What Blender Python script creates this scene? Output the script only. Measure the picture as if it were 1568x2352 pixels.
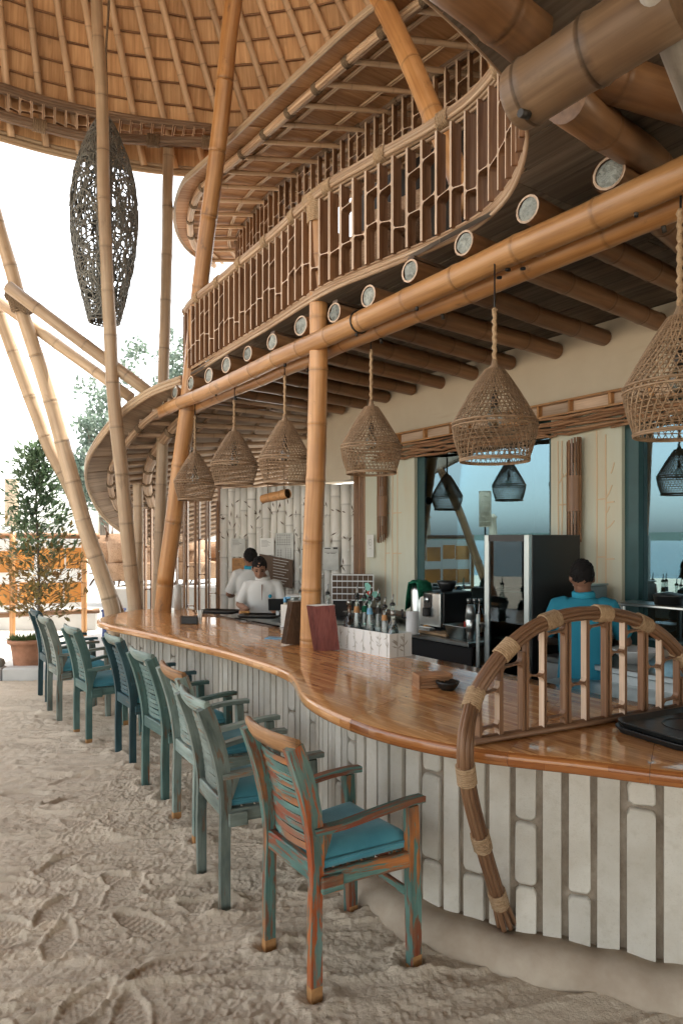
import bpy, math, random
import numpy as np
from mathutils import Vector, Matrix

for _o in list(bpy.data.objects):
    bpy.data.objects.remove(_o)
SC = bpy.context.scene
COL = SC.collection
R = math.radians
rng = random.Random(7)

# ------------------------------------------------------------------ camera
HC, FP, CX, CY = 1.70, 1568.0, 784.0, 1239.0      # eye height, focal length, principal column, horizon row (survey units)
cam = bpy.data.cameras.new("camera")
cam.sensor_fit = 'VERTICAL'; cam.sensor_height = 36.0; cam.lens = 24.0
cam.shift_y = 0.0268
cam.clip_start = 0.05; cam.clip_end = 6000
camo = bpy.data.objects.new("camera", cam)
COL.objects.link(camo)
camo.location = (0, 0, HC); camo.rotation_euler = (R(90), 0, 0)
SC.camera = camo

# ------------------------------------------------------------------ sky, sun, exposure
SUN_EL, SUN_AZ = R(66), R(62)                      # azimuth clockwise from +Y
w = bpy.data.worlds.new("World"); SC.world = w; w.use_nodes = True
nt = w.node_tree
sky = nt.nodes.new("ShaderNodeTexSky"); sky.sky_type = 'NISHITA'; sky.sun_disc = False
sky.sun_elevation = SUN_EL; sky.sun_rotation = SUN_AZ
sky.air_density = 1.1; sky.dust_density = 2.2; sky.ozone_density = 1.0
bg = nt.nodes["Background"]; bg.inputs["Strength"].default_value = 0.15
hz = nt.nodes.new("ShaderNodeHueSaturation"); hz.inputs["Saturation"].default_value = 0.28      # pale hazy tropical sky
wm = nt.nodes.new("ShaderNodeMix"); wm.data_type = 'RGBA'; wm.blend_type = 'MULTIPLY'; wm.inputs[0].default_value = 1.0; wm.inputs[7].default_value = (1.02, 1.0, .945, 1)   # warm sea haze
nt.links.new(sky.outputs[0], hz.inputs["Color"]); nt.links.new(hz.outputs[0], wm.inputs[6]); nt.links.new(wm.outputs[2], bg.inputs[0])
sl = bpy.data.lights.new("sun", 'SUN'); sl.energy = 2.2; sl.angle = R(0.6); sl.color = (1.0, 0.93, 0.82)
so = bpy.data.objects.new("sun", sl); COL.objects.link(so)
sdir = Vector((math.sin(SUN_AZ)*math.cos(SUN_EL), math.cos(SUN_AZ)*math.cos(SUN_EL), math.sin(SUN_EL)))
so.rotation_euler = sdir.to_track_quat('Z', 'Y').to_euler(); so.location = sdir*30
SC.view_settings.view_transform = 'Standard'; SC.view_settings.look = 'None'
SC.view_settings.exposure = 2.36; SC.view_settings.gamma = 1.0
SC.render.engine = 'CYCLES'
SC.cycles.use_denoising = True; SC.cycles.use_adaptive_sampling = True; SC.cycles.adaptive_threshold = .02
SC.cycles.max_bounces = 8; SC.cycles.diffuse_bounces = 4; SC.cycles.glossy_bounces = 4
SC.cycles.transmission_bounces = 6; SC.cycles.transparent_max_bounces = 12
SC.cycles.caustics_reflective = False; SC.cycles.caustics_refractive = False
SC.cycles.sample_clamp_indirect = 8

# ------------------------------------------------------------------ geometry helpers
def V(*a): return Vector(a)
def P(u, v, Y): return Vector(((u-CX)/FP*Y, Y, HC-(v-CY)/FP*Y))      # a surveyed point at distance Y
def G(u, v, z): return P(u, v, (HC-z)*FP/(v-CY))                      # a surveyed point at height z

def catmull(pts, n=8, closed=False):
    pts = [Vector(p) for p in pts]; out = []; N = len(pts)
    segs = N if closed else N-1
    for i in range(segs):
        p1, p2 = pts[i], pts[(i+1) % N]
        p0 = pts[(i-1) % N] if (closed or i > 0) else p1*2-p2
        p3 = pts[(i+2) % N] if (closed or i < N-2) else p2*2-p1
        for k in range(n):
            t = k/n
            out.append(0.5*((2*p1)+(p2-p0)*t+(2*p0-5*p1+4*p2-p3)*t*t+(3*p1-p0-3*p2+p3)*t**3))
    if not closed: out.append(pts[-1].copy())
    return out

class Path:
    """polyline measured by arc length"""
    def __init__(s, pts):
        s.p = [Vector(p) for p in pts]; s.d = [0.0]
        for a, b in zip(s.p, s.p[1:]): s.d.append(s.d[-1]+(b-a).length)
        s.L = s.d[-1]
    def at(s, x):
        x = min(max(x, 0), s.L); lo, hi = 0, len(s.d)-1
        while hi-lo > 1:
            m = (lo+hi)//2
            if s.d[m] <= x: lo = m
            else: hi = m
        k = (x-s.d[lo])/max(1e-9, s.d[hi]-s.d[lo])
        return s.p[lo].lerp(s.p[hi], k)
    def tan(s, x, e=0.03):
        return (s.at(min(x+e, s.L))-s.at(max(x-e, 0))).normalized()

class MB:
    """collects verts and faces of one mesh, with grain coordinates and tone on every vertex"""
    def __init__(s): s.v = []; s.g = []; s.t = []; s.f = []; s.sm = []; s.off = rng.uniform(0, 50)
    def vert(s, p, g=None, t=1.0):
        s.v.append((p[0], p[1], p[2])); g = g if g is not None else p
        s.g.append((g[0]+s.off, g[1]+s.off*.7, g[2]+s.off*.3)); s.t.append(t); return len(s.v)-1
    def face(s, ids, smooth=False): s.f.append(tuple(ids)); s.sm.append(smooth)
    def tube(s, path, rad, seg=10, cap=True, tone=1.0, closed=False, flat=None, up=None, smooth=True, rot=0.0):
        """path of points, radius (number or list), flat=(a,b) squashes the section"""
        s.off = rng.uniform(0, 50)
        n = len(path); path = [Vector(p) for p in path]; rows = []
        L = 0.0; N = None
        for i, p in enumerate(path):
            if closed: T = path[(i+1) % n]-path[(i-1) % n]
            else: T = path[min(i+1, n-1)]-path[max(i-1, 0)]
            T = T.normalized() if T.length > 1e-9 else Vector((0, 0, 1))
            if N is None:
                a = Vector(up) if up is not None else (Vector((0, 0, 1)) if abs(T.z) < .9 else Vector((1, 0, 0)))
                N = (a-T*a.dot(T)).normalized()
            elif up is not None:
                a = Vector(up); N = (a-T*a.dot(T)).normalized()
            else:
                N = N-T*N.dot(T); N = N.normalized() if N.length > 1e-6 else T.orthogonal().normalized()
            B = T.cross(N)
            if i: L += (p-path[i-1]).length
            r = rad[i] if isinstance(rad, (list, tuple)) else rad
            tn = tone[i] if isinstance(tone, (list, tuple)) else tone
            fa, fb = flat if flat else (1, 1); row = []
            for k in range(seg):
                th = 2*math.pi*k/seg+rot; c, sn = math.cos(th), math.sin(th)
                row.append(s.vert(p+N*(c*r*fa)+B*(sn*r*fb), (c*r, sn*r, L), tn))
            rows.append(row)
        m = n if closed else n-1
        for i in range(m):
            a, b = rows[i], rows[(i+1) % n]
            for k in range(seg):
                k2 = (k+1) % seg; s.face((a[k], a[k2], b[k2], b[k]), smooth)
        if cap and not closed:
            s.face(rows[0][::-1]); s.face(rows[-1])
        return rows
    def box(s, c, ax, ay, az, hx, hy, hz, tone=1.0, ch=0.0):
        """box, grain along its longest side; ch chamfers all its edges"""
        s.off = rng.uniform(0, 50)
        c = Vector(c); ax, ay, az = Vector(ax).normalized(), Vector(ay).normalized(), Vector(az).normalized()
        h = [hx, hy, hz]; li = h.index(max(h)); order = [i for i in range(3) if i != li]+[li]
        def put(x, y, z):
            q = (x, y, z)
            return s.vert(c+ax*x+ay*y+az*z, (q[order[0]], q[order[1]], q[order[2]]), tone)
        if ch <= 0:
            i = [put(sx*hx, sy*hy, sz*hz) for sx in (-1, 1) for sy in (-1, 1) for sz in (-1, 1)]
            for q in ((0, 1, 3, 2), (4, 6, 7, 5), (0, 4, 5, 1), (2, 3, 7, 6), (0, 2, 6, 4), (1, 5, 7, 3)):
                s.face([i[k] for k in q])
            return
        ch = min(ch, .45*min(h)); idx = {}
        for sx in (-1, 1):
            for sy in (-1, 1):
                for sz in (-1, 1):
                    idx[sx, sy, sz] = (put(sx*hx, sy*(hy-ch), sz*(hz-ch)), put(sx*(hx-ch), sy*hy, sz*(hz-ch)), put(sx*(hx-ch), sy*(hy-ch), sz*hz))
        for a in (-1, 1):
            s.face([idx[a, y, z][0] for y, z in ((-1, -1), (1, -1), (1, 1), (-1, 1))][::a])
            s.face([idx[x, a, z][1] for x, z in ((-1, -1), (-1, 1), (1, 1), (1, -1))][::a])
            s.face([idx[x, y, a][2] for x, y in ((-1, -1), (1, -1), (1, 1), (-1, 1))][::a])
        for a in (-1, 1):
            for b in (-1, 1):
                s.face((idx[a, b, -1][0], idx[a, b, -1][1], idx[a, b, 1][1], idx[a, b, 1][0]))
                s.face((idx[a, -1, b][0], idx[a, -1, b][2], idx[a, 1, b][2], idx[a, 1, b][0]))
                s.face((idx[-1, a, b][1], idx[-1, a, b][2], idx[1, a, b][2], idx[1, a, b][1]))
                for d in (-1, 1): s.face(idx[a, b, d])
    def bar(s, p0, p1, w, h, up=(0, 0, 1), tone=1.0, ch=0.0):
        p0, p1 = Vector(p0), Vector(p1); d = (p1-p0); L = d.length; d.normalize()
        u = Vector(up); sd = d.cross(u).normalized(); u = sd.cross(d)
        s.box((p0+p1)/2, d, sd, u, L/2, w/2, h/2, tone, ch)
    def slab(s, poly, o, ex, ey, ez, d0, d1, ch, tone=1.0):
        """extruded polygon whose front edge is rounded off"""
        s.off = rng.uniform(0, 50); o = Vector(o); n = len(poly); rows = []
        for k, d in ((1, d0), (1, d1-ch), (.35, d1-ch*.25), (0, d1)):
            row = []
            for x, y in poly:
                q = max(1e-6, math.hypot(x, y)); f_ = 1-ch*(1-k)/q*.9
                row.append(s.vert(o+ex*(x*f_)+ey*(y-math.copysign(min(abs(y), ch*(1-k)), y))+ez*d, (x, y, d), tone))
            rows.append(row)
        for a, b in zip(rows, rows[1:]):
            for i in range(n): j = (i+1) % n; s.face((a[i], a[j], b[j], b[i]), True)
        s.face(rows[-1])
    def prism(s, poly, o, ex, ey, ez, d0, d1, tone=1.0, smooth=False, grain=None):
        """polygon (x,y) in the frame ex,ey extruded along ez from d0 to d1"""
        s.off = rng.uniform(0, 50)
        o, ex, ey, ez = Vector(o), Vector(ex), Vector(ey), Vector(ez); n = len(poly)
        gr = grain or (lambda x, y, z: (x, z, y))
        a = [s.vert(o+ex*x+ey*y+ez*d0, gr(x, y, d0), tone) for x, y in poly]
        b = [s.vert(o+ex*x+ey*y+ez*d1, gr(x, y, d1), tone) for x, y in poly]
        s.face(a[::-1]); s.face(b)
        for i in range(n):
            j = (i+1) % n; s.face((a[i], a[j], b[j], b[i]), smooth)
    def lathe(s, prof, o=(0, 0, 0), seg=20, tone=1.0, axis=None, cap=True, smooth=True):
        s.off = rng.uniform(0, 50)
        o = Vector(o); az = Vector(axis).normalized() if axis is not None else Vector((0, 0, 1))
        ax = az.orthogonal().normalized() if axis is not None else Vector((1, 0, 0)); ay = az.cross(ax); rows = []
        for i, (r, z) in enumerate(prof):
            tn = tone[i] if isinstance(tone, (list, tuple)) else tone
            rows.append([s.vert(o+ax*(r*math.cos(2*math.pi*k/seg))+ay*(r*math.sin(2*math.pi*k/seg))+az*z,
                                (r*math.cos(2*math.pi*k/seg), r*math.sin(2*math.pi*k/seg), z), tn) for k in range(seg)])
        for a, b in zip(rows, rows[1:]):
            for k in range(seg):
                k2 = (k+1) % seg; s.face((a[k], a[k2], b[k2], b[k]), smooth)
        if cap:
            if prof[0][0] > 1e-5: s.face(rows[0][::-1])
            if prof[-1][0] > 1e-5: s.face(rows[-1])
    def loft(s, rings, cap=True, smooth=True, tone=1.0):
        """rings: lists of points, all of one length"""
        n = len(rings[0]); rows = []; L = 0
        for i, rg in enumerate(rings):
            if i: L += (Vector(rg[0])-Vector(rings[i-1][0])).length
            rows.append([s.vert(p, (p[0], p[1], p[2]), tone) for p in rg])
        for a, b in zip(rows, rows[1:]):
            for k in range(n):
                k2 = (k+1) % n; s.face((a[k], a[k2], b[k2], b[k]), smooth)
        if cap: s.face(rows[0][::-1]); s.face(rows[-1])
    def culm(s, pts, r0, r1, inter=0.36, seg=14, phase=None, cap=True, node=.035, wob=.09):
        """bamboo culm along a path: swollen nodes with a dark scar, slight taper"""
        s.off = rng.uniform(0, 50)
        pa = Path(pts); L = pa.L; x = (phase if phase is not None else rng.uniform(.15, 1)*inter)
        st = {0.0: (1, 1), L: (1, 1)}
        curved = len(pts) > 2
        k = 0.0
        while curved and k < L: st[k] = (1, 1); k += .12
        while x < L:
            dk = rng.uniform(.5, .8)
            for d, m, t in ((-.05, 1.0, 1.0), (-.018, 1.0+node*.5, .97), (-.006, 1+node*1.2, .88), (0, 1-node*.3, dk), (.007, 1+node*1.6, .84), (.022, 1+node*.4, 1.05), (.07, 1.0, 1.06)):
                q = x+d*min(1.5, r0/.07)
                if 0 < q < L: st[q] = (m, t)
            x += inter*rng.uniform(.88, 1.12)
        keys = sorted(st); keys = [q for i, q in enumerate(keys) if i == 0 or q-keys[i-1] > 1e-4]
        nk = max(3, int(L/inter)+2); kn = [Vector((rng.uniform(-1, 1), rng.uniform(-1, 1), rng.uniform(-1, 1)))*(r0*wob) for _ in range(nk+1)]
        def kink(q): f_ = q/L*(nk-1); i = min(int(f_), nk-1); return kn[i].lerp(kn[i+1], f_-i)
        s.tube([pa.at(q)+kink(q) for q in keys], [(r0+(r1-r0)*q/L)*st[q][0] for q in keys], seg, cap, [st[q][1] for q in keys])
    def mesh(s, name):
        m = bpy.data.meshes.new(name)
        m.from_pydata(s.v, [], s.f)
        m.polygons.foreach_set("use_smooth", s.sm)
        a = m.attributes.new("gco", 'FLOAT_VECTOR', 'POINT'); a.data.foreach_set("vector", np.array(s.g, dtype=np.float32).ravel())
        a = m.attributes.new("tone", 'FLOAT', 'POINT'); a.data.foreach_set("value", np.array(s.t, dtype=np.float32))
        m.update(); return m

def put(name, data, mat, parent=None, mtx=None, kind=None):
    me = data.mesh(name) if isinstance(data, MB) else data
    if mat is not None and not me.materials:
        me.materials.append(mat)
    o = bpy.data.objects.new(name, me); COL.objects.link(o)
    if mtx is not None: o.matrix_basis = mtx
    if parent is not None:
        o.parent = parent
        if parent.type == 'EMPTY' and not parent.get("_local"): o.matrix_parent_inverse = Matrix.Translation(-parent.location)
        elif parent.type == 'MESH' and parent.get("_mtx"): o.matrix_parent_inverse = parent.matrix_basis.inverted()
    if kind: o["kind"] = kind
    return o

def tag(o, label, cat, group=None, kind=None):
    o["label"] = label; o["category"] = cat
    if group: o["group"] = group
    if kind: o["kind"] = kind
    return o

def thing(name, label, cat, loc=(0, 0, 0), group=None, local=False, rz=0.0):
    e = bpy.data.objects.new(name, None); COL.objects.link(e); e.location = loc; e.empty_display_size = .1
    e.rotation_euler = (0, 0, rz)
    if local: e["_local"] = 1
    return tag(e, label, cat, group)

def copy_tree(o, parent=None):
    c = o.copy(); COL.objects.link(c)
    if parent is not None: c.parent = parent
    for ch in o.children: copy_tree(ch, c)
    return c
# ------------------------------------------------------------------ materials
class NT:
    def __init__(s, name):
        s.m = bpy.data.materials.new(name); s.m.use_nodes = True; s.t = s.m.node_tree
        s.b = s.t.nodes["Principled BSDF"]
    def n(s, kind, **kw):
        x = s.t.nodes.new(kind)
        for k, v in kw.items(): setattr(x, k, v)
        return x
    def l(s, a, b): s.t.links.new(a, b)
    def attr(s, name): return s.n("ShaderNodeAttribute", attribute_name=name)
    def gco(s, scale=(1, 1, 1), src="gco"):
        mp = s.n("ShaderNodeMapping"); mp.inputs["Scale"].default_value = scale
        if src == "gco": s.l(s.attr("gco").outputs["Vector"], mp.inputs[0])
        else: s.l(s.n("ShaderNodeTexCoord").outputs[src], mp.inputs[0])
        return mp.outputs[0]
    def noise(s, vec, scale=1.0, detail=4.0, rough=.55, dist=0.0):
        x = s.n("ShaderNodeTexNoise"); x.inputs["Scale"].default_value = scale; x.inputs["Detail"].default_value = detail
        x.inputs["Roughness"].default_value = rough; x.inputs["Distortion"].default_value = dist
        s.l(vec, x.inputs["Vector"]); return x.outputs["Fac"]
    def ramp(s, fac, stops):
        x = s.n("ShaderNodeValToRGB"); e = x.color_ramp.elements
        while len(e) < len(stops): e.new(.5)
        for q, (p, c) in zip(e, stops):
            q.position = p; q.color = (c[0], c[1], c[2], 1) if isinstance(c, (tuple, list)) else (c, c, c, 1)
        s.l(fac, x.inputs[0]); return x.outputs[0]
    def mix(s, fac, a, b, mode='MIX'):
        x = s.n("ShaderNodeMix", data_type='RGBA', blend_type=mode)
        if isinstance(fac, (int, float)): x.inputs[0].default_value = fac
        else: s.l(fac, x.inputs[0])
        for v, i in ((a, 6), (b, 7)):
            if isinstance(v, (tuple, list)): x.inputs[i].default_value = (v[0], v[1], v[2], 1)
            else: s.l(v, x.inputs[i])
        return x.outputs[2]
    def math(s, op, a, b=None, c=None):
        x = s.n("ShaderNodeMath", operation=op)
        for i, v in enumerate((a, b, c)):
            if v is None: continue
            if isinstance(v, (int, float)): x.inputs[i].default_value = v
            else: s.l(v, x.inputs[i])
        return x.outputs[0]
    def bump(s, h, strength=.3, dist=.01):
        x = s.n("ShaderNodeBump"); x.inputs["Strength"].default_value = strength; x.inputs["Distance"].default_value = dist
        s.l(h, x.inputs["Height"]); s.l(x.outputs[0], s.b.inputs["Normal"])
    def tone(s, col, lo=.88, hi=1.12):
        r = s.n("ShaderNodeObjectInfo").outputs["Random"]
        k = s.math('MULTIPLY_ADD', r, hi-lo, lo)
        k = s.math('MULTIPLY', k, s.attr("tone").outputs["Fac"])
        c = s.n("ShaderNodeCombineColor")
        for i in range(3): s.l(k, c.inputs[i])
        return s.mix(1.0, col, c.outputs[0], 'MULTIPLY')
    def base(s, col, rough=.6, spec=.5, coat=0.0, metal=0.0):
        if isinstance(col, (tuple, list)): s.b.inputs["Base Color"].default_value = (col[0], col[1], col[2], 1)
        else: s.l(col, s.b.inputs["Base Color"])
        if isinstance(rough, (int, float)): s.b.inputs["Roughness"].default_value = rough
        else: s.l(rough, s.b.inputs["Roughness"])
        s.b.inputs["Specular IOR Level"].default_value = spec
        s.b.inputs["Coat Weight"].default_value = coat; s.b.inputs["Metallic"].default_value = metal
        return s.m

MAT = {}
def wood(name, dark, mid, light, sc=(45, 45, 1.6), rough=.45, bump=.25, blotch=.5, coat=0.0, stain=.0, lo=.85, hi=1.15):
    n = NT(name)
    st = n.noise(n.gco(sc), 1.0, 5, .6, .3)
    c = n.ramp(st, ((.28, dark), (.5, mid), (.74, light)))
    bl = n.noise(n.gco((3.5, 3.5, 1.3)), 1.0, 4, .6)
    c = n.mix(n.ramp(bl, ((.35, blotch), (.62, 0.0))), c, n.mix(1.0, c, (.62, .52, .44), 'MULTIPLY'))
    if stain:
        sp = n.noise(n.gco((9, 9, 4)), 1.0, 5, .7)
        c = n.mix(n.ramp(sp, ((.60, 0.0), (.72, stain))), c, (.10, .06, .035))
    c = n.tone(c, lo, hi)
    m = n.base(c, n.ramp(st, ((.2, rough*1.2), (.8, rough*.85))), .45, coat)
    n.bump(st, bump, .004); MAT[name] = m; return m

wood("bamboo", (.33, .155, .054), (.48, .245, .092), (.59, .34, .16), (26, 26, .9), .34, .10, .6, .12, .75)
wood("bamboo_pale", (.31, .225, .145), (.44, .325, .215), (.54, .41, .285), (26, 26, .9), .45, .10, .55, .0, .35)
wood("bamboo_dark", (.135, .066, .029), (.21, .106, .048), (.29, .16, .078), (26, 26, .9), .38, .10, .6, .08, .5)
wood("slice_edge", (.48, .345, .24), (.62, .465, .345), (.72, .57, .445), (60, 60, 2.5), .6, .15, .45)
wood("slice_brown", (.13, .058, .025), (.205, .098, .044), (.285, .15, .074), (60, 60, 2.5), .55, .15, .5)
wood("cane_bundle", (.28, .165, .09), (.47, .315, .195), (.66, .50, .36), (70, 70, 2.0), .5, .25, .6)
wood("cane_arch", (.12, .058, .028), (.22, .115, .06), (.32, .19, .11), (70, 70, 2.0), .5, .25, .6)
wood("mat_weave", (.39, .215, .098), (.55, .325, .16), (.68, .44, .24), (34, 34, 1.5), .65, .35, .40, .0, .30, .84, 1.16)
wood("mat_shaded", (.20, .145, .10), (.29, .215, .155), (.38, .295, .22), (34, 34, 1.5), .7, .35, .40, .0, .20, .84, 1.16)  # mat copy greyed and darkened: the low canopy's shade is in its colour
wood("rib_shaded", (.24, .165, .11), (.34, .245, .17), (.44, .33, .24), (30, 30, 1.2), .55, .10, .5)  # rib copy darkened the same way, shade put into the colour
wood("cane_ring", (.13, .082, .05), (.22, .145, .095), (.34, .245, .17), (70, 70, 2.0), .55, .25, .6)
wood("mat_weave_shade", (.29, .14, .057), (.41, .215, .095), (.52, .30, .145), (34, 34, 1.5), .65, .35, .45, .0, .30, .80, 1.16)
wood("rafter_cane", (.40, .27, .16), (.53, .37, .235), (.64, .47, .325), (30, 30, 1.2), .5, .10, .5)
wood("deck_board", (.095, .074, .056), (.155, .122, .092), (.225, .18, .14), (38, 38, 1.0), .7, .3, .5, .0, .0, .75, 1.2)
wood("weathered", (.20, .10, .05), (.34, .18, .09), (.50, .31, .18), (40, 40, 1.5), .65, .4, .6, .0, .5)
wood("dark_wood", (.045, .028, .018), (.085, .05, .03), (.13, .08, .05), (40, 40, 1.5), .5, .3, .4)
wood("menu_brown", (.06, .035, .02), (.105, .062, .036), (.15, .09, .055), (90, 90, 6), .6, .3, .3)
wood("menu_red", (.10, .022, .018), (.16, .038, .03), (.21, .06, .045), (90, 90, 6), .55, .3, .3)
wood("wicker", (.19, .115, .065), (.32, .205, .125), (.44, .30, .19), (90, 90, 40), .7, .5, .3)
wood("rope", (.24, .155, .085), (.37, .25, .145), (.50, .36, .23), (120, 120, 60), .85, .7, .3)
wood("rope_dark", (.11, .075, .045), (.18, .125, .078), (.26, .19, .125), (120, 120, 60), .85, .7, .3)
wood("bamboo_grey", (.30, .27, .23), (.41, .375, .33), (.52, .48, .43), (26, 26, .9), .5, .1, .5, .0, .4)
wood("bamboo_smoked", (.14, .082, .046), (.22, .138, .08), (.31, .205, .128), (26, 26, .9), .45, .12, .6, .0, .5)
wood("shade_cane", (.19, .12, .068), (.29, .195, .12), (.40, .285, .185), (60, 60, 12), .6, .2, .3)
wood("lantern_weave", (.10, .105, .10), (.165, .17, .16), (.23, .23, .21), (60, 60, 30), .7, .3, .3)
wood("tray_black", (.008, .009, .009), (.012, .013, .013), (.018, .019, .019), (20, 20, 20), .35, .1, .1)
wood("trunk_bark", (.07, .055, .045), (.12, .10, .08), (.18, .15, .12), (40, 40, 6), .85, .6, .3)
wood("board_tan", (.26, .17, .09), (.35, .24, .14), (.43, .31, .19), (30, 30, 2), .6, .1, .3)

def counter_mat(nm="counter_wood", dark=False):
    n = NT(nm)
    def lam(sx, sy, seed):
        b = n.n("ShaderNodeTexBrick"); b.offset = .37; b.offset_frequency = 2; b.squash = 1.0
        n.l(n.gco((1, 1, 1)), b.inputs["Vector"])
        b.inputs["Scale"].default_value = 1.0; b.inputs["Brick Width"].default_value = sx; b.inputs["Row Height"].default_value = sy
        b.inputs["Mortar Size"].default_value = .0006; b.inputs["Bias"].default_value = -.15 if seed else 0.1
        b.inputs["Color1"].default_value = (.84, .475, .20, 1); b.inputs["Color2"].default_value = (.52, .235, .082, 1)
        b.inputs["Mortar"].default_value = (.34, .14, .05, 1); return b.outputs[0]
    c = lam(.34, .024, 0)
    st = n.noise(n.gco((7, 70, 40)), 1.0, 5, .6, .2)
    c = n.mix(n.ramp(st, ((.3, .38), (.6, 0.0))), c, (.42, .175, .058))
    kn = n.noise(n.gco((9, 34, 9)), 1.0, 2, .5)
    c = n.mix(n.ramp(kn, ((.61, 0.0), (.74, .6))), c, (.22, .08, .026))
    bl = n.noise(n.gco((1.1, 1.6, 1)), 1.0, 3, .5)
    c = n.mix(n.ramp(bl, ((.35, .35), (.65, 0.0))), c, n.mix(1.0, c, (.7, .58, .5), 'MULTIPLY'))
    if dark: c = n.mix(1.0, c, (.50, .36, .27), 'MULTIPLY')
    c = n.tone(c, .94, 1.06)
    wear = n.noise(n.gco((2.3, 6, 2)), 1.0, 4, .6)
    m = n.base(c, n.ramp(wear, ((.4, .11), (.62, .20), (.75, .33))), .5, .4)
    n.b.inputs["Coat Roughness"].default_value = .05
    wv = n.noise(n.gco((5, 5, 5)), 1.0, 2, .5)
    n.bump(wv, .18, .012); MAT[nm] = m
counter_mat(); counter_mat("counter_edge", True)

def paint_mat(name, teal, wear_cols, lo, dark):
    """chipped paint over stained timber"""
    n = NT(name)
    v = n.noise(n.gco((26, 26, 3.2)), 1.0, 6, .68, .5); v2 = n.noise(n.gco((70, 70, 7)), 1.0, 4, .6)
    streak = n.noise(n.gco((90, 90, 3)), 1.0, 4, .6)
    under = n.ramp(n.noise(n.gco((8, 8, 2.2)), 1.0, 3, .6), ((.36, wear_cols[0]), (.52, wear_cols[1]), (.68, wear_cols[2])))
    under = n.mix(n.ramp(streak, ((.3, .6), (.6, 0))), under, n.mix(1.0, under, (.45, .4, .35), 'MULTIPLY'))
    coat = n.ramp(n.noise(n.gco((12, 12, 3)), 1.0, 5, .6), ((.3, dark), (.5, teal), (.72, tuple(min(1, c*1.45+.02) for c in teal))))
    coat = n.mix(n.ramp(streak, ((.35, .4), (.6, 0))), coat, n.mix(1.0, coat, (.55, .55, .5), 'MULTIPLY'))
    wear = n.math('ADD', n.math('MULTIPLY', v, .72), n.math('MULTIPLY', v2, .28))
    mask = n.ramp(wear, ((lo, 0.0), (lo+.035, 1.0)))
    c = n.tone(n.mix(mask, coat, under), .92, 1.08)
    m = n.base(c, .55, .4); n.bump(n.math('ADD', n.math('MULTIPLY', mask, -.6), streak), .35, .003); MAT[name] = m
TK = (.52, .19, .05)
paint_mat("paint_worn", (.085, .18, .16), ((.25, .045, .014), (.20, .10, .055), TK), .485, (.045, .10, .09))
paint_mat("paint_red", (.10, .17, .15), ((.30, .05, .014), (.34, .085, .022), (.50, .19, .055)), .495, (.06, .11, .10))
paint_mat("paint_teal", (.075, .138, .126), ((.20, .075, .03), (.13, .095, .065), (.33, .13, .045)), .585, (.03, .09, .09))
paint_mat("paint_grey", (.15, .185, .165), ((.12, .075, .045), (.16, .12, .085), (.30, .15, .07)), .555, (.05, .075, .07))
paint_mat("paint_dark", (.022, .065, .078), ((.035, .03, .025), (.07, .055, .04), (.16, .08, .035)), .575, (.012, .03, .036))
paint_mat("paint_pale", (.22, .28, .255), ((.16, .10, .06), (.22, .16, .11), (.42, .20, .07)), .56, (.10, .16, .15))
paint_mat("paint_tan", (.36, .19, .085), ((.30, .14, .055), (.20, .11, .06), (.50, .33, .2)), .50, (.28, .13, .05))

def simple(name, col, rough=.6, spec=.5, metal=0.0, var=.0, scale=8, bump=0.0, bsc=60, coat=0.0, bd=.004):
    n = NT(name); c = col
    if var:
        f = n.noise(n.gco((scale,)*3), 1.0, 5, .6)
        c = n.ramp(f, ((.3, tuple(x*(1-var) for x in col)), (.7, tuple(min(1, x*(1+var)) for x in col))))
    m = n.base(c, rough, spec, coat, metal)
    if bump: n.bump(n.noise(n.gco((bsc,)*3), 1.0, 4, .6), bump, bd)
    MAT[name] = m; return m
simple("leg_tip", (.36, .185, .07), .6, .4, 0, .25, 20, .2)
simple("black_plastic", (.012, .013, .014), .4)
simple("black_matte", (.009, .009, .010), .7, .3)
simple("steel", (.56, .60, .60), .28, .5, 1.0, .12, 6)
simple("steel_dull", (.40, .43, .43), .42, .5, .9, .2, 5)
simple("alu", (.50, .56, .56), .4, .5, .8)
simple("white_plastic", (.72, .73, .72), .4, .5)
simple("paper", (.74, .74, .70), .8, .2, 0, .06, 6)
simple("paper_grey", (.52, .53, .50), .8, .2, 0, .15, 6)
simple("terracotta", (.36, .185, .115), .85, .2, 0, .3, 7, .4, 40)
simple("skin", (.26, .135, .085), .5, .4, 0, .08, 10)
simple("skin_dark", (.19, .095, .06), .5, .4, 0, .08, 10)
simple("hair", (.006, .005, .005), .75, .25, 0, .2, 60, .5, 200)
simple("shirt_white", (.60, .60, .575), .85, .2, 0, .05, 8, .9, 11, 0, .03)
simple("shirt_blue", (.022, .185, .27), .85, .2, 0, .12, 8, .9, 11, 0, .03)
simple("collar_blue", (.03, .26, .38), .85, .2)
simple("trousers_dark", (.02, .025, .04), .85, .2)
simple("towel_green", (.018, .13, .075), .95, .1, 0, .25, 30, .6, 90)
simple("mortar", (.36, .385, .36), .9, .2, 0, .35, 28, .8, 60)
simple("iron", (.045, .04, .036), .5, .5, .6, .3, 20)
simple("teal_frame", (.022, .075, .078), .45, .5, 0, .2, 5)
simple("fan_green", (.24, .55, .46), .4)
simple("red_label", (.42, .035, .02), .5)
simple("black_label", (.02, .015, .012), .5)
simple("label_cream", (.62, .55, .42), .6)
simple("sky_brochure", (.12, .34, .55), .35, .5, 0, .5, 12)
simple("orange_panel", (.62, .27, .065), .35, .5, 0, .35, 1.6)
simple("bin_blue", (.03, .06, .20), .5)
simple("umbrella_cloth", (.45, .37, .28), .85, .2, 0, .12, 4)
simple("pavement", (.50, .49, .46), .85, .2, 0, .12, 1.2, .3, 30)
simple("terrace_grey", (.46, .46, .44), .9, .2, 0, .15, 1.5, .3, 20)
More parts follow.
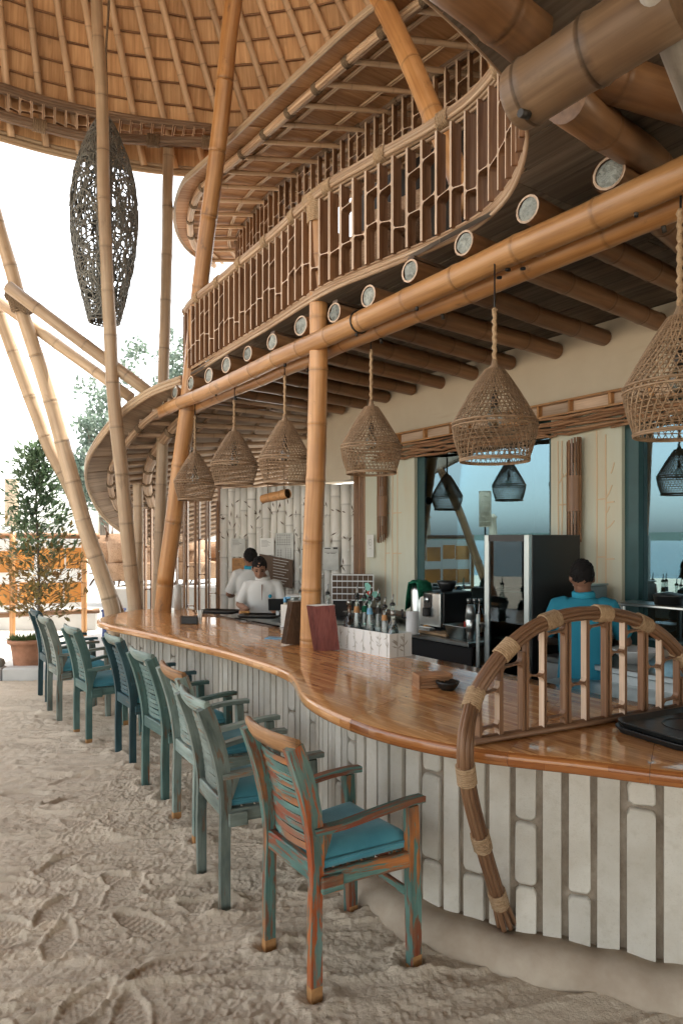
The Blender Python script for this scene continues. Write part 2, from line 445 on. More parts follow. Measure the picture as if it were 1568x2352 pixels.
simple("room_dark", (.035, .032, .030), .8, .2)
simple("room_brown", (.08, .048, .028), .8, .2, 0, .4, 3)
simple("food", (.50, .26, .09), .7, .3, 0, .4, 40)
simple("floor_concrete", (.20, .19, .18), .7, .3, 0, .2, 2)
simple("rock", (.24, .23, .20), .9, .2, 0, .4, 6, .8, 14)
simple("dark_drink", (.02, .010, .008), .15, .5)
simple("amber", (.36, .12, .03), .2, .5)
simple("stopper", (.30, .31, .30), .3, .5, .9)
simple("bulb_metal", (.05, .045, .04), .4, .5, .6)
simple("stone_edge", (.40, .38, .34), .85, .3, 0, .15, 8, .3, 40)

def cushion_mat():
    n = NT("cushion_blue")
    wv = n.noise(n.gco((4, 4, 4)), 1.0, 3, .6); th = n.noise(n.gco((260, 260, 260)), 1.0, 2, .5)
    c = n.ramp(wv, ((.3, (.045, .20, .265)), (.55, (.075, .28, .355)), (.8, (.12, .35, .42))))
    MAT["cushion_blue"] = n.base(n.tone(c, .9, 1.1), .9, .15); n.b.inputs["Sheen Weight"].default_value = .25
    n.bump(n.math('ADD', n.math('MULTIPLY', wv, 2.0), th), .25, .004)
cushion_mat()

def stone_mat():
    n = NT("white_stone")
    a = n.noise(n.gco((3, 3, 3)), 1.0, 4, .6); sp = n.noise(n.gco((140, 140, 140)), 1.0, 3, .7)
    c = n.ramp(a, ((.3, (.49, .455, .39)), (.55, (.58, .555, .495)), (.8, (.64, .62, .57))))
    c = n.mix(n.ramp(sp, ((.60, 0.0), (.70, .55))), c, (.42, .37, .30))
    md = n.noise(n.gco((16, 16, 16)), 1.0, 6, .72); c = n.mix(n.ramp(md, ((.52, 0.0), (.70, .5))), c, (.44, .40, .33))
    MAT["white_stone"] = n.base(n.tone(c, .90, 1.06), .75, .3); n.bump(n.math('ADD', sp, n.math('MULTIPLY', md, 2.0)), .4, .004)
    n = NT("grout")
    a = n.noise(n.gco((10, 10, 6)), 1.0, 5, .7); g = n.noise(n.gco((90, 90, 90)), 1.0, 4, .7)
    c = n.ramp(a, ((.3, (.19, .15, .11)), (.55, (.32, .27, .215)), (.75, (.46, .405, .335))))
    MAT["grout"] = n.base(c, .9, .2); n.bump(g, .6, .004)
    n = NT("cream_wall")
    a = n.noise(n.gco((1.4, 1.4, 1.4)), 1.0, 5, .6); b = n.noise(n.gco((9, 9, .8)), 1.0, 4, .6)
    c = n.ramp(a, ((.3, (.54, .46, .35)), (.7, (.63, .555, .44))))
    c = n.mix(n.ramp(b, ((.62, 0.0), (.78, .35))), c, (.42, .28, .16))
    MAT["cream_wall"] = n.base(c, .8, .3); n.bump(n.noise(n.gco((60, 60, 60)), 1.0, 4, .6), .15, .003)
    n = NT("pilaster_green")
    a = n.noise(n.gco((5, 5, .9)), 1.0, 5, .6)
    c = n.ramp(a, ((.3, (.56, .50, .37)), (.5, (.55, .55, .44)), (.75, (.57, .60, .51))))
    MAT["pilaster_green"] = n.base(c, .6, .4)
    n = NT("pilaster_line")
    MAT["pilaster_line"] = n.base((.62, .47, .31), .8, .2)
    n = NT("white_culm")
    a = n.noise(n.gco((8, 8, 2)), 1.0, 4, .6)
    c = n.ramp(a, ((.3, (.60, .58, .52)), (.7, (.74, .72, .67))))
    MAT["white_culm"] = n.base(n.tone(c, .93, 1.05), .45, .5)
stone_mat()

def leaf_mat(name, c0, c1, c2, trans=.25):
    n = NT(name)
    f = n.noise(n.gco((1.8, 1.8, 1.8)), 1.0, 3, .6)
    c = n.tone(n.ramp(f, ((.3, c0), (.52, c1), (.72, c2))), 1, 1)
    n.base(c, .5, .35)
    tr = n.n("ShaderNodeBsdfTranslucent"); n.l(c, tr.inputs[0])
    mx = n.n("ShaderNodeMixShader"); mx.inputs[0].default_value = trans
    n.l(n.b.outputs[0], mx.inputs[1]); n.l(tr.outputs[0], mx.inputs[2])
    n.l(mx.outputs[0], n.t.nodes["Material Output"].inputs[0]); MAT[name] = n.m
leaf_mat("leaf_green", (.06, .105, .06), (.11, .165, .095), (.17, .23, .14), .45)
leaf_mat("leaf_red", (.13, .15, .06), (.24, .17, .065), (.38, .20, .08), .45)
leaf_mat("leaf_hazy", (.10, .15, .12), (.16, .21, .17), (.22, .27, .22), .4)  # distance haze is put into the leaf colour, paler and greyer
leaf_mat("leaf_grass", (.08, .13, .04), (.14, .19, .06), (.22, .24, .10))

def glass_mats():
    n = NT("window_glass")                      # dark pane mirroring the beach; reflected sky's blue is put into the gloss colour
    gl = n.n("ShaderNodeBsdfGlossy"); gl.inputs["Roughness"].default_value = .008; gl.inputs[0].default_value = (.50, .76, .90, 1)
    tr = n.n("ShaderNodeBsdfTransparent"); tr.inputs[0].default_value = (.50, .58, .58, 1)
    fr = n.n("ShaderNodeFresnel"); fr.inputs[0].default_value = 1.5
    mx = n.n("ShaderNodeMixShader"); n.l(n.math('MULTIPLY_ADD', fr.outputs[0], .9, .15), mx.inputs[0])
    n.l(tr.outputs[0], mx.inputs[1]); n.l(gl.outputs[0], mx.inputs[2]); n.l(mx.outputs[0], n.t.nodes["Material Output"].inputs[0])
    MAT["window_glass"] = n.m
    n = NT("fridge_glass")
    gl = n.n("ShaderNodeBsdfGlossy"); gl.inputs["Roughness"].default_value = .012; gl.inputs[0].default_value = (.75, .85, .92, 1)
    tr = n.n("ShaderNodeBsdfTransparent"); tr.inputs[0].default_value = (.45, .50, .50, 1)
    mx = n.n("ShaderNodeMixShader"); mx.inputs[0].default_value = .045
    n.l(tr.outputs[0], mx.inputs[1]); n.l(gl.outputs[0], mx.inputs[2]); n.l(mx.outputs[0], n.t.nodes["Material Output"].inputs[0])
    MAT["fridge_glass"] = n.m
    n = NT("clear_glass")
    gl = n.n("ShaderNodeBsdfGlossy"); gl.inputs["Roughness"].default_value = .02
    tr = n.n("ShaderNodeBsdfTransparent"); tr.inputs[0].default_value = (.86, .90, .89, 1)
    fr = n.n("ShaderNodeLayerWeight"); fr.inputs[0].default_value = .35
    mx = n.n("ShaderNodeMixShader"); n.l(n.math('MULTIPLY_ADD', fr.outputs[0], .75, .06), mx.inputs[0])
    n.l(tr.outputs[0], mx.inputs[1]); n.l(gl.outputs[0], mx.inputs[2]); n.l(mx.outputs[0], n.t.nodes["Material Output"].inputs[0])
    MAT["clear_glass"] = n.m
    n = NT("frosted_panel"); n.base((.78, .78, .76), .5, .4)
    tr = n.n("ShaderNodeBsdfTranslucent"); tr.inputs[0].default_value = (.85, .85, .82, 1)
    mx = n.n("ShaderNodeMixShader"); mx.inputs[0].default_value = .5
    n.l(n.b.outputs[0], mx.inputs[1]); n.l(tr.outputs[0], mx.inputs[2]); n.l(mx.outputs[0], n.t.nodes["Material Output"].inputs[0])
    MAT["frosted_panel"] = n.m
    for nm, c in (("bottle_clear", (.80, .86, .85, 1)), ("bottle_amber", (.55, .30, .12, 1)), ("bottle_green", (.25, .42, .28, 1))):
        n = NT(nm)
        gl = n.n("ShaderNodeBsdfGlossy"); gl.inputs["Roughness"].default_value = .03
        tr = n.n("ShaderNodeBsdfTransparent"); tr.inputs[0].default_value = c
        fr = n.n("ShaderNodeLayerWeight"); fr.inputs[0].default_value = .45
        mx = n.n("ShaderNodeMixShader"); n.l(n.math('MULTIPLY_ADD', fr.outputs[0], .7, .05), mx.inputs[0])
        n.l(tr.outputs[0], mx.inputs[1]); n.l(gl.outputs[0], mx.inputs[2]); n.l(mx.outputs[0], n.t.nodes["Material Output"].inputs[0])
        MAT[nm] = n.m
    n = NT("sea_water"); a = n.noise(n.gco((.05, .05, .05)), 1.0, 3, .6)
    n.base(n.ramp(a, ((.3, (.03, .10, .13)), (.7, (.06, .16, .19)))), .12, .5)
    n.bump(n.noise(n.gco((.8, .8, .8)), 1.0, 6, .7), .6, .3); MAT["sea_water"] = n.m
glass_mats()

def sand_mats():
    n = NT("sand")
    big = n.noise(n.gco((.7, .7, .7)), 1.0, 4, .6); mid = n.noise(n.gco((9, 9, 9)), 1.0, 5, .65); gr = n.noise(n.gco((420, 420, 420)), 1.0, 3, .7)
    c = n.ramp(big, ((.3, (.60, .52, .41)), (.7, (.70, .62, .505))))
    c = n.mix(n.ramp(mid, ((.3, .45), (.6, 0.0))), c, (.50, .41, .31))
    c = n.mix(n.ramp(gr, ((.35, .5), (.62, 0.0))), c, (.40, .32, .24))
    c = n.mix(n.ramp(gr, ((.66, 0.0), (.76, .6))), c, (.76, .70, .62))
    MAT["sand"] = n.base(c, .95, .12)
    lump = n.noise(n.gco((75, 75, 75)), 1.0, 3, .6)
    n.bump(n.math('ADD', n.math('MULTIPLY', gr, .5), n.math('MULTIPLY', lump, 1.0)), .8, .010)
    n = NT("ledge_concrete")
    a = n.noise(n.gco((2.5, 2.5, 2.5)), 1.0, 5, .65); gr = n.noise(n.gco((200, 200, 200)), 1.0, 3, .7)
    c = n.ramp(a, ((.3, (.31, .245, .185)), (.55, (.43, .365, .29)), (.75, (.53, .47, .39))))
    MAT["ledge_concrete"] = n.base(c, .9, .2); n.bump(gr, .35, .003)
sand_mats()

def mortar_mat():
    n = NT("mortar_rough"); a = n.noise(n.gco((26, 26, 26)), 1.0, 5, .7); b = n.noise(n.gco((90, 90, 90)), 1.0, 4, .7)
    c = n.ramp(a, ((.30, (.17, .18, .165)), (.5, (.34, .36, .335)), (.72, (.47, .49, .46))))
    MAT["mortar_rough"] = n.base(n.tone(c, .72, 1.18), .95, .15); n.bump(n.math('ADD', a, b), .9, .012)
mortar_mat()
# ------------------------------------------------------------------ ground, sea, terrace
def vnoise(x, y, seed):
    r = np.random.RandomState(seed); T = r.rand(256, 256)
    xi, yi = np.floor(x).astype(int), np.floor(y).astype(int); fx, fy = x-xi, y-yi
    fx = fx*fx*(3-2*fx); fy = fy*fy*(3-2*fy)
    g = lambda i, j: T[i % 256, j % 256]
    return (g(xi, yi)*(1-fx)+g(xi+1, yi)*fx)*(1-fy)+(g(xi, yi+1)*(1-fx)+g(xi+1, yi+1)*fx)*fy
def fbm(x, y, seed, o=4, k=.5):
    s, a, t = 0, 1.0, 0
    for i in range(o):
        s = s+a*vnoise(x*2**i+i*17.3, y*2**i+i*9.1, seed+i); t += a; a *= k
    return s/t

def grid_mesh(name, X, Y, Z):
    ny, nx = X.shape; m = bpy.data.meshes.new(name)
    co = np.stack([X, Y, Z], -1).reshape(-1, 3).astype(np.float32)
    i = np.arange(ny*nx).reshape(ny, nx)
    q = np.stack([i[:-1, :-1], i[:-1, 1:], i[1:, 1:], i[1:, :-1]], -1).reshape(-1, 4)
    m.vertices.add(len(co)); m.vertices.foreach_set("co", co.ravel())
    m.loops.add(q.size); m.loops.foreach_set("vertex_index", q.ravel().astype(np.int32))
    m.polygons.add(len(q)); m.polygons.foreach_set("loop_start", np.arange(0, q.size, 4, dtype=np.int32))
    m.polygons.foreach_set("use_smooth", np.ones(len(q), dtype=bool))
    a = m.attributes.new("gco", 'FLOAT_VECTOR', 'POINT'); a.data.foreach_set("vector", co.ravel())
    a = m.attributes.new("tone", 'FLOAT', 'POINT'); a.data.foreach_set("value", np.ones(len(co), dtype=np.float32))
    m.update(calc_edges=True); m.validate(); return m

CHAIRS = [  # rear-leg midpoint x, y, heading in degrees
    (-.199, 2.669, 33), (-.62, 3.286, 28), (-.90, 3.967, 31), (-1.234, 4.526, 35),
    (-1.658, 5.246, 34), (-2.188, 5.78, 36), (-2.717, 6.472, 36), (-3.10, 7.12, 34)]

def sand_height(X, Y):
    x = X*.985+Y*.17; y = Y*.985-X*.17                 # ripples run a little aslant
    wx = fbm(x*1.1, y*1.3, 3)-.5; wy = fbm(x*1.3+40, y*1.1, 5)-.5
    h = .030*(fbm(x*.8, y*1.2, 11, 3)-.5)
    dist = fbm(x*.55+8, y*.7, 21, 3)                    # where the sand has been scuffed
    for cx, cy, _ in CHAIRS:
        dist = dist+.22*np.exp(-(((X-cx+.15)/.55)**2+((Y-cy)/.5)**2))
    dist = dist+.20*np.exp(-(((X-.75)/.8)**2+((Y-2.35)/.5)**2))+.10*np.exp(-(((X+.4)/.9)**2+((Y-2.2)/.4)**2))
    scuff = np.clip((dist-.42)*4.0, 0, 1)
    def ridge(sx, sy, seed, kx, ky, pw):
        n_ = vnoise(x*sx+wx*kx, y*sy+wy*ky, seed); return (1-np.abs(2*n_-1))**pw
    q = y*2.9+1.5*fbm(x*.75, y*.6, 71, 3)+.35*fbm(x*3.1, y*2.2, 72, 2); fr_ = q-np.floor(q)       # raked scarps, steep on one side
    amp = np.clip((fbm(x*.9+3, y*1.6, 75, 3)-.36)*3.2, 0, 1)
    h = h+.026*fr_**2.2*amp*(.35+.65*scuff)
    q2 = y*7.4+1.6*fbm(x*1.5+9, y*1.1, 76, 3); f2 = q2-np.floor(q2)
    h = h+.011*f2**2*np.clip((fbm(x*1.5+13, y*2.6, 77, 3)-.40)*4, 0, 1)
    h = h+(.018*ridge(1.0, 7.0, 31, .7, 2.0, 4.5)+.012*ridge(2.0, 12, 37, 1.0, 3, 3.5)+.006*ridge(5, 20, 39, 1.5, 4, 2.5))*(.25+.75*scuff)
    cl = fbm(x*26, y*30, 41, 3, .75); cl2 = vnoise(x*70, y*76, 47); cm = np.clip(scuff*.9-.10+2.0*(fbm(x*1.9, y*3.6, 51, 3)-.42), 0, 1)
    h = h+((cl-.45)*.019+np.maximum(cl2-.45, 0)*.016)*cm
    h = h+.0022*(vnoise(x*40, y*44, 61)-.5)
    rr = random.Random(4); prints = []
    for k in range(46):
        py = rr.uniform(2.0, 7.6); px = rr.uniform(-.52, .05)*py-.1; prints.append((px, py, rr.uniform(-.5, .9), 1 if k % 2 else -1))
    prints += [(-.93, 2.46, 1.2, 1), (-1.18, 2.86, 1.75, -1), (-1.30, 3.1, 1.4, 1), (-.74, 2.40, 1.9, -1), (-1.45, 3.55, 1.1, 1), (-.1, 2.25, 1.0, -1), (-1.05, 3.3, 1.3, 1)]
    for px, py, ang, fl in prints:
        c, s = math.cos(ang), math.sin(ang)
        box = (np.abs(X-px) < .3) & (np.abs(Y-py) < .3)
        if not box.any(): continue
        l = (X[box]-px)*c+(Y[box]-py)*s; w_ = -(X[box]-px)*s+(Y[box]-py)*c
        wid = .050+.010*np.cos(l*16)+.004*fl*np.sin(l*11)
        d = np.sqrt((l/.145)**2+(w_/wid)**2)
        inside = np.clip((1.08-d)*7, 0, 1); rim = np.exp(-((d-1.2)/.16)**2)
        tread = .0022*np.sign(np.sin(l*210+np.sin(w_*190)*1.2))
        hb = h[box]; flat = hb.mean()*.7-.006+tread
        h[box] = hb*(1-inside*.92)+flat*inside*.92+rim*.006
    for cx, cy, hd in CHAIRS:                            # chair legs have pushed small holes and mounds
        a = R(hd); fx, fy = math.cos(a), math.sin(a)
        for dl, dw in ((0, .185), (0, -.185), (.43, .225), (.43, -.225)):
            px, py = cx+fx*dl-fy*dw, cy+fy*dl+fx*dw
            d2 = ((X-px)**2+(Y-py)**2)
            h = h-.016*np.exp(-d2/.0016)+.015*np.exp(-((np.sqrt(d2)-.075)/.035)**2)
    return h

xs = np.concatenate([np.linspace(-6.0, -1.6, 310, endpoint=False), np.linspace(-1.6, 1.35, 450, endpoint=False), np.linspace(1.35, 2.6, 80)])
ys = np.concatenate([np.linspace(1.2, 1.95, 40, endpoint=False), np.linspace(1.95, 4.2, 350, endpoint=False), np.linspace(4.2, 8.22, 360)])
X, Y = np.meshgrid(xs, ys); Zs = sand_height(X, Y)
edge = np.clip(np.minimum(np.minimum(X-xs[0], xs[-1]-X), Y-ys[0])/.5, 0, 1)
Zs = Zs*edge-.05*(1-edge)
sand = put("sand_ground", grid_mesh("sand_ground", X, Y, Zs), MAT["sand"]); sand["kind"] = "structure"

m = MB()                                               # the beach sheet far around, sloping into the sea
rows = []
for x, z in ((900, -.06), (60, -.06), (-20, -.06), (-30, -.25), (-46, -1.1)):
    rows.append([m.vert((x, y, z)) for y in (-900, -60, -20, 20, 60, 900)])
for a, b in zip(rows, rows[1:]):
    for k in range(5): m.face((a[k], a[k+1], b[k+1], b[k]))
o = put("beach", m, MAT["sand"]); o["kind"] = "structure"
m = MB(); m.face([m.vert(p) for p in ((-24, -3000, -.42), (-24, 3000, -.42), (-5000, 3000, -.42), (-5000, -3000, -.42))])
o = put("sea", m, MAT["sea_water"]); o["kind"] = "structure"
m = MB()                                               # far headland across the water
pts = []
for i in range(60):
    y = -700+i*40; pts.append((y, 6+9*abs(math.sin(i*.31))+7*abs(math.sin(i*.13+1))))
for k in range(len(pts)-1):
    (y0, h0), (y1, h1) = pts[k], pts[k+1]
    a = [m.vert(p) for p in ((-1500, y0, -1), (-1500, y1, -1), (-1560, y1, h1), (-1560, y0, h0), (-1700, y1, -1), (-1700, y0, -1))]
    m.face(a[:4], True); m.face((a[3], a[2], a[4], a[5]), True)
o = put("headland_hills", m, MAT["leaf_hazy"]); o["kind"] = "structure"

# pavement behind the kerb, kerb stones, raised terrace
m = MB(); m.box((4, 34, 0), (1, 0, 0), (0, 1, 0), (0, 0, 1), 22, 25.6, .10)
o = put("pavement", m, MAT["pavement"]); o["kind"] = "structure"
kerb = bpy.data.objects.new("kerb", None); COL.objects.link(kerb); kerb["kind"] = "structure"; kerb.location = (-5, 8.3, 0)
for i in range(8):
    m = MB(); m.box((-2.75-i*.9, 8.33+rng.uniform(-.01, .01), .06), (1, 0, 0), (0, 1, 0), (0, 0, 1), .44, .10, .085, 1, .018)
    put("kerb_stone", m, MAT["terrace_grey"], kerb)
m = MB(); m.box((-10.9, 16.4, .12), (1, 0, 0), (0, 1, 0), (0, 0, 1), 6.6, 4.4, .34, 1, .02)
o = put("terrace_step", m, MAT["terrace_grey"]); o["kind"] = "structure"
m = MB(); m.box((1.8, 17, .3), (1, 0, 0), (0, 1, 0), (0, 0, 1), 6.05, 4.6, .52, 1, .02)
o = put("raised_terrace", m, MAT["terrace_grey"]); o["kind"] = "structure"
m = MB(); m.box((2.9, 7.0, .0), (.568, -.823, 0), (.823, .568, 0), (0, 0, 1), 7.5, 3.2, .02)
o = put("bar_floor", m, MAT["floor_concrete"]); o["kind"] = "structure"
# ------------------------------------------------------------------ the bar building: wall, windows, joists, deck
WD = V(.568, -.823, 0); WN = V(.823, .568, 0); UP = V(0, 0, 1)
W0 = V(.252, 7.75, 0)
def W(s, z, d=0.0): return W0+WD*s+WN*d+UP*z           # s along the wall towards the camera, d into the room
bld = thing("bar_building", "cream walled bar building with bamboo joists, timber deck and tinted windows", "building", (2.0, 5.5, 0))
def wallbox(name, s0, s1, z0, z1, d0, d1, mat, parent=bld, ch=0.0):
    m = MB(); m.box(W((s0+s1)/2, (z0+z1)/2, (d0+d1)/2), WD, WN, UP, (s1-s0)/2, (d1-d0)/2, (z1-z0)/2, 1, ch)
    return put(name, m, MAT[mat], parent)
wallbox("wall", -1.7, 15.5, 2.70, 3.36, 0, .22, "cream_wall")
wallbox("wall", -1.7, -.26, 2.40, 2.70, .002, .218, "cream_wall")
wallbox("wall", .03, .875, 0.02, 2.70, 0.0, .22, "pilaster_green")
wallbox("wall", 2.588, 3.23, 0.02, 2.70, 0.0, .22, "pilaster_green")
wallbox("wall", 5.5, 15.5, 0.02, 2.70, 0.0, .22, "pilaster_green")  # this and the upper band run on unseen behind camera, added to cut light
for s0, s1 in ((.875, 2.588), (3.23, 5.5)):
    wallbox("wall", s0, s1, 0.02, .92, 0.003, .217, "cream_wall")
# room behind the glass
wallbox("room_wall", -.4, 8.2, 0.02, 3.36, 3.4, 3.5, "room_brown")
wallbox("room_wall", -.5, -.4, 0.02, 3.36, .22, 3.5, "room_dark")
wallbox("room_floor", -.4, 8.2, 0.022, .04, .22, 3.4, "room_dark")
for k in range(4):                                       # shelving in the room
    wallbox("shelf_unit", 3.6, 4.25, .6+k*.42, .64+k*.42, 1.2, 1.6, "dark_wood")
# fine incised lines on the pilasters, drawn like bamboo stems
def incised(s, z0, z1, lean=0.0):
    pass
ln = MB()
def line(pts, w_=.012):
    for a, b in zip(pts, pts[1:]):
        a, b = Vector(a), Vector(b); ln.bar(a, b, .006, w_, up=WD if abs((b-a).normalized().z) > .5 else UP)
for s0, z0, z1 in ((2.66, 1.0, 2.5), (2.70, 1.0, 2.5), (2.76, 1.0, 2.45), (3.02, 1.0, 2.54), (3.10, 1.0, 2.5), (.40, 1.0, 2.5), (.52, 1.0, 2.5), (.60, 1.0, 2.5)):
    zz = [z0+(z1-z0)*k/6 for k in range(7)]
    line([W(s0+rng.uniform(-.004, .004), z, -.001) for z in zz], .011)
    for z in (zz[2]+.05, zz[4]-.02):
        line([W(s0, z, -.001), W(s0+.07, z+.004, -.001)], .011)
for s0, z0, ds, dz in ((2.66, 2.15, .05, .08), (2.70, 1.35, -.04, .07), (3.10, 1.78, .07, .06), (3.10, 2.02, .05, .09), (3.14, 2.20, .03, .08), (3.10, 1.9, .03, .05), (2.70, 2.2, .06, .05)):
    line([W(s0, z0, -.001), W(s0+ds*.5, z0+dz*.35, -.001), W(s0+ds, z0+dz, -.001)], .008)
put("incised_line", ln, MAT["pilaster_line"], bld, kind="stuff")

def window(s0, s1, z0, z1, mull=(), turn=0.0):
    f = wallbox("window", s0, s0+.11, z0, z1, .04, .16, "teal_frame")
    wallbox("frame", s1-.05, s1, z0, z1, .042, .158, "teal_frame", f)
    wallbox("frame", s0+.11, s1-.05, z1-.09, z1, .044, .156, "teal_frame", f)
    wallbox("sill", s0+.11, s1-.05, z0, z0+.05, .03, .156, "teal_frame", f)
    for q in mull: wallbox("mullion", q-.02, q+.02, z0+.05, z1-.09, .046, .154, "teal_frame", f)
    pn = MB(); c_, s_ = math.cos(R(turn)), math.sin(R(turn)); pn.box(W((s0+s1)/2+.03, (z0+z1)/2, .10), WD*c_+WN*s_, WN*c_-WD*s_, UP, (s1-s0)/2-.06, .003, (z1-z0)/2-.05)
    put("pane", pn, MAT["window_glass"], f)
window(.875, 2.588, .92, 2.70, (), 4.0)
window(3.23, 5.5, .92, 2.70)

# lintel: a frieze of split bamboo over rough weathered strips
lint = wallbox("lintel", .2, 7.4, 2.80, 2.815, -.07, 0, "bamboo")
wallbox("rail", .2, 7.4, 2.695, 2.71, -.071, 0, "bamboo", lint)
s = .25
while s < 7.2:
    L = rng.uniform(.16, .42)
    m = MB(); rr = .018
    zc, hh = 2.755, .045
    m.box(W(s+.012, zc, -.035), WD, WN, UP, .012, .034, hh, 1, .006); put("septum", m, MAT["bamboo"], lint)
    m = MB(); m.box(W(s+L/2+.012, zc, -.012), WD, WN, UP, L/2-.014, .010, hh-.002, rng.uniform(.8, 1.1)); put("panel", m, MAT["slice_edge"], lint)
    s += L
for r_ in range(6):
    z = 2.68-r_*.026; s = .2+rng.uniform(0, .2)
    while s < 7.2:
        L = rng.uniform(.25, .75); pts = []
        for k in range(5): pts.append(W(s+L*k/4, z+rng.uniform(-.012, .012), -.045+.012*((r_ % 2)*2-1)+rng.uniform(-.01, .01)))
        m = MB(); m.tube(pts, [.007, .014, .016, .013, .006], 6, flat=(1.0, 1.6)); put("strip", m, MAT["weathered"], lint); s += L*rng.uniform(.72, .95)

# dark bamboo jamb where the wall ends
for k in range(5):
    m = MB(); m.culm([W(-.20+k*.046, .02, .03), W(-.20+k*.046, 2.56, .03)], .022, .022, .5, 8); put("jamb_culm", m, MAT["bamboo_dark"], bld)

# ---- beams
BZ = 3.10
def beamline(v_): return None
bA, bB = V(1.31+.674*2.2, .42, BZ), V(-2.20, 7.83, BZ)
bA = V(1.31+.674*1.9, 2.62-1.9, BZ)
m = MB(); m.culm([bA, bB], .070, .062, .40, 18, phase=.2); beam = put("beam", m, MAT["bamboo"], bld)
n2 = V(.829, .559, 0)
m = MB(); m.culm([bA+n2*.19+UP*-.015, bB+n2*.16+(bA-bB).normalized()*.75+UP*-.01], .066, .058, .42, 18); beam2 = put("beam", m, MAT["bamboo"], bld)
for t in (.18, .29, .45, .52, .63, .78):
    p = bA.lerp(bB, t); m = MB(); m.tube([p+UP*-.085-n2*.005, p+UP*-.055], .010, 6); m.tube([p+n2*.2+UP*-.10, p+n2*.19+UP*-.06], .010, 6)
    put("bolt", m, MAT["iron"], beam)
for t, dn in ((.372, .06), (.383, .10), (.366, .11)):
    p = bA.lerp(bB, t)+n2*(dn-.045)+UP*-.066; m = MB(); m.lathe([(.0, -.006), (.014, -.006), (.014, .002), (0, .002)], p, 10); put("drill_hole", m, MAT["black_matte"], beam)
p = bA.lerp(bB, .517); T = (bB-bA).normalized(); Nn = T.orthogonal().normalized(); Bn = T.cross(Nn)
m = MB(); m.tube([p+Nn*(.071*math.cos(a*math.pi/8))+Bn*(.071*math.sin(a*math.pi/8)) for a in range(16)], .006, 6, closed=True); put("steel_strap", m, MAT["iron"], beam)

# ---- joists with mortar filled ends
JZ = 3.238
ends = [(1397, 397), (1210, 480), (1064, 558), (940, 622), (845, 680), (767, 718), (690, 748), (624, 785), (568, 812), (519, 838), (479, 862), (438, 880), (401, 900), (372, 917)]
inner = [(1690, 665), (1640, 690), (1512, 738), (1385, 775), (1275, 805), (1170, 833), (1085, 858), (1015, 880), (945, 895), (885, 912), (833, 925), (785, 938), (745, 950), (710, 960)]
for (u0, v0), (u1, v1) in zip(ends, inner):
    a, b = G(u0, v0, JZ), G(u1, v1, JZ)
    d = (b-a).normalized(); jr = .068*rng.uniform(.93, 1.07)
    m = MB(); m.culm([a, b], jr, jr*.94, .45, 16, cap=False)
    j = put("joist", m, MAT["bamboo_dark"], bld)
    m = MB(); ax = d; e1 = ax.orthogonal().normalized(); e2 = ax.cross(e1); ids = []
    c = m.vert(a+d*.004, None, 1)
    for rr, dd in ((jr*.5, .002), (jr*.86, .010)):
        ids.append([m.vert(a+e1*(rr*math.cos(k*math.pi/8)*rng.uniform(.9, 1.08))+e2*(rr*math.sin(k*math.pi/8)*rng.uniform(.9, 1.08))+d*(dd+rng.uniform(-.004, .004))) for k in range(16)])
    for k in range(16):
        k2 = (k+1) % 16; m.face((c, ids[0][k], ids[0][k2])); m.face((ids[0][k], ids[1][k], ids[1][k2], ids[0][k2]))
    put("mortar_plug", m, MAT["mortar_rough"], j)
    m = MB(); rr = [[m.vert(a+e1*(q*math.cos(k*math.pi/8))+e2*(q*math.sin(k*math.pi/8))) for k in range(16)] for q in (jr*.84, jr*.999)]
    for k in range(16): m.face((rr[0][k], rr[0][(k+1) % 16], rr[1][(k+1) % 16], rr[1][k]))
    put("cut_rim", m, MAT["slice_edge"], j)
    m = MB(); m.lathe([(0, 0), (jr*.7, 0), (jr*.9, .012), (jr*.92, .03)][::1], b+d*.012, 14, axis=-d); put("end_cap", m, MAT["bamboo_dark"], j)
    if 2 <= ends.index((u0, v0)) <= 9 and ends.index((u0, v0)) % 2 == 1:
        m = MB(); m.bar(a+UP*(jr+.010)+d*.01, a+UP*(jr+.010)+d*.5, .05, .018); put("packer", m, MAT["dark_wood"], j)
# packer stub under the second joist
a = G(1210, 480, JZ); d = (G(1640, 690, JZ)-a).normalized()
m = MB(); m.culm([a+d*.10+UP*-.19, a+d*.10+UP*-.055], .026, .026, .3, 10); put("stub", m, MAT["bamboo"], bld)

# ---- deck of boards, clipped to the curved balcony edge
EDGE = [G(u, v, 3.40) for u, v in ((345, 905), (430, 865), (520, 808), (620, 748), (740, 672), (860, 620), (1000, 563), (1100, 510), (1170, 440), (1210, 340), (1203, 250), (1147, 150))]
EDGE = [V(p.x, p.y, 0) for p in EDGE]+[V(.22, 2.08, 0), V(-.35, 1.62, 0), V(-1.2, 1.05, 0), V(-2.6, .45, 0), V(-4.0, -.2, 0), V(-5.0, -1.2, 0), V(-5.2, -2.6, 0)]  # unseen deck sweep behind the camera, added to block sky light
EC = catmull(EDGE, 8)
OUT = [(p.x, p.y) for p in EC]+[(-5.2, -7.0), (8.5, -7.0), (8.8, -2.0), (6.2, 1.5), (4.2, 5.6), (1.6, 9.0), (-1.2, 9.2), (-1.9, 8.6)]
def clip(poly, nx, ny, c):                               # keep nx*x+ny*y <= c
    out = []
    for i in range(len(poly)):
        p, q = poly[i], poly[(i+1) % len(poly)]
        dp, dq = nx*p[0]+ny*p[1]-c, nx*q[0]+ny*q[1]-c
        if dp <= 0: out.append(p)
        if (dp < 0 < dq) or (dq < 0 < dp):
            k = dp/(dp-dq); out.append((p[0]+(q[0]-p[0])*k, p[1]+(q[1]-p[1])*k))
    return out
bdx, bdy = -.559, .829                                   # boards run along the balcony
bnx, bny = .829, .559
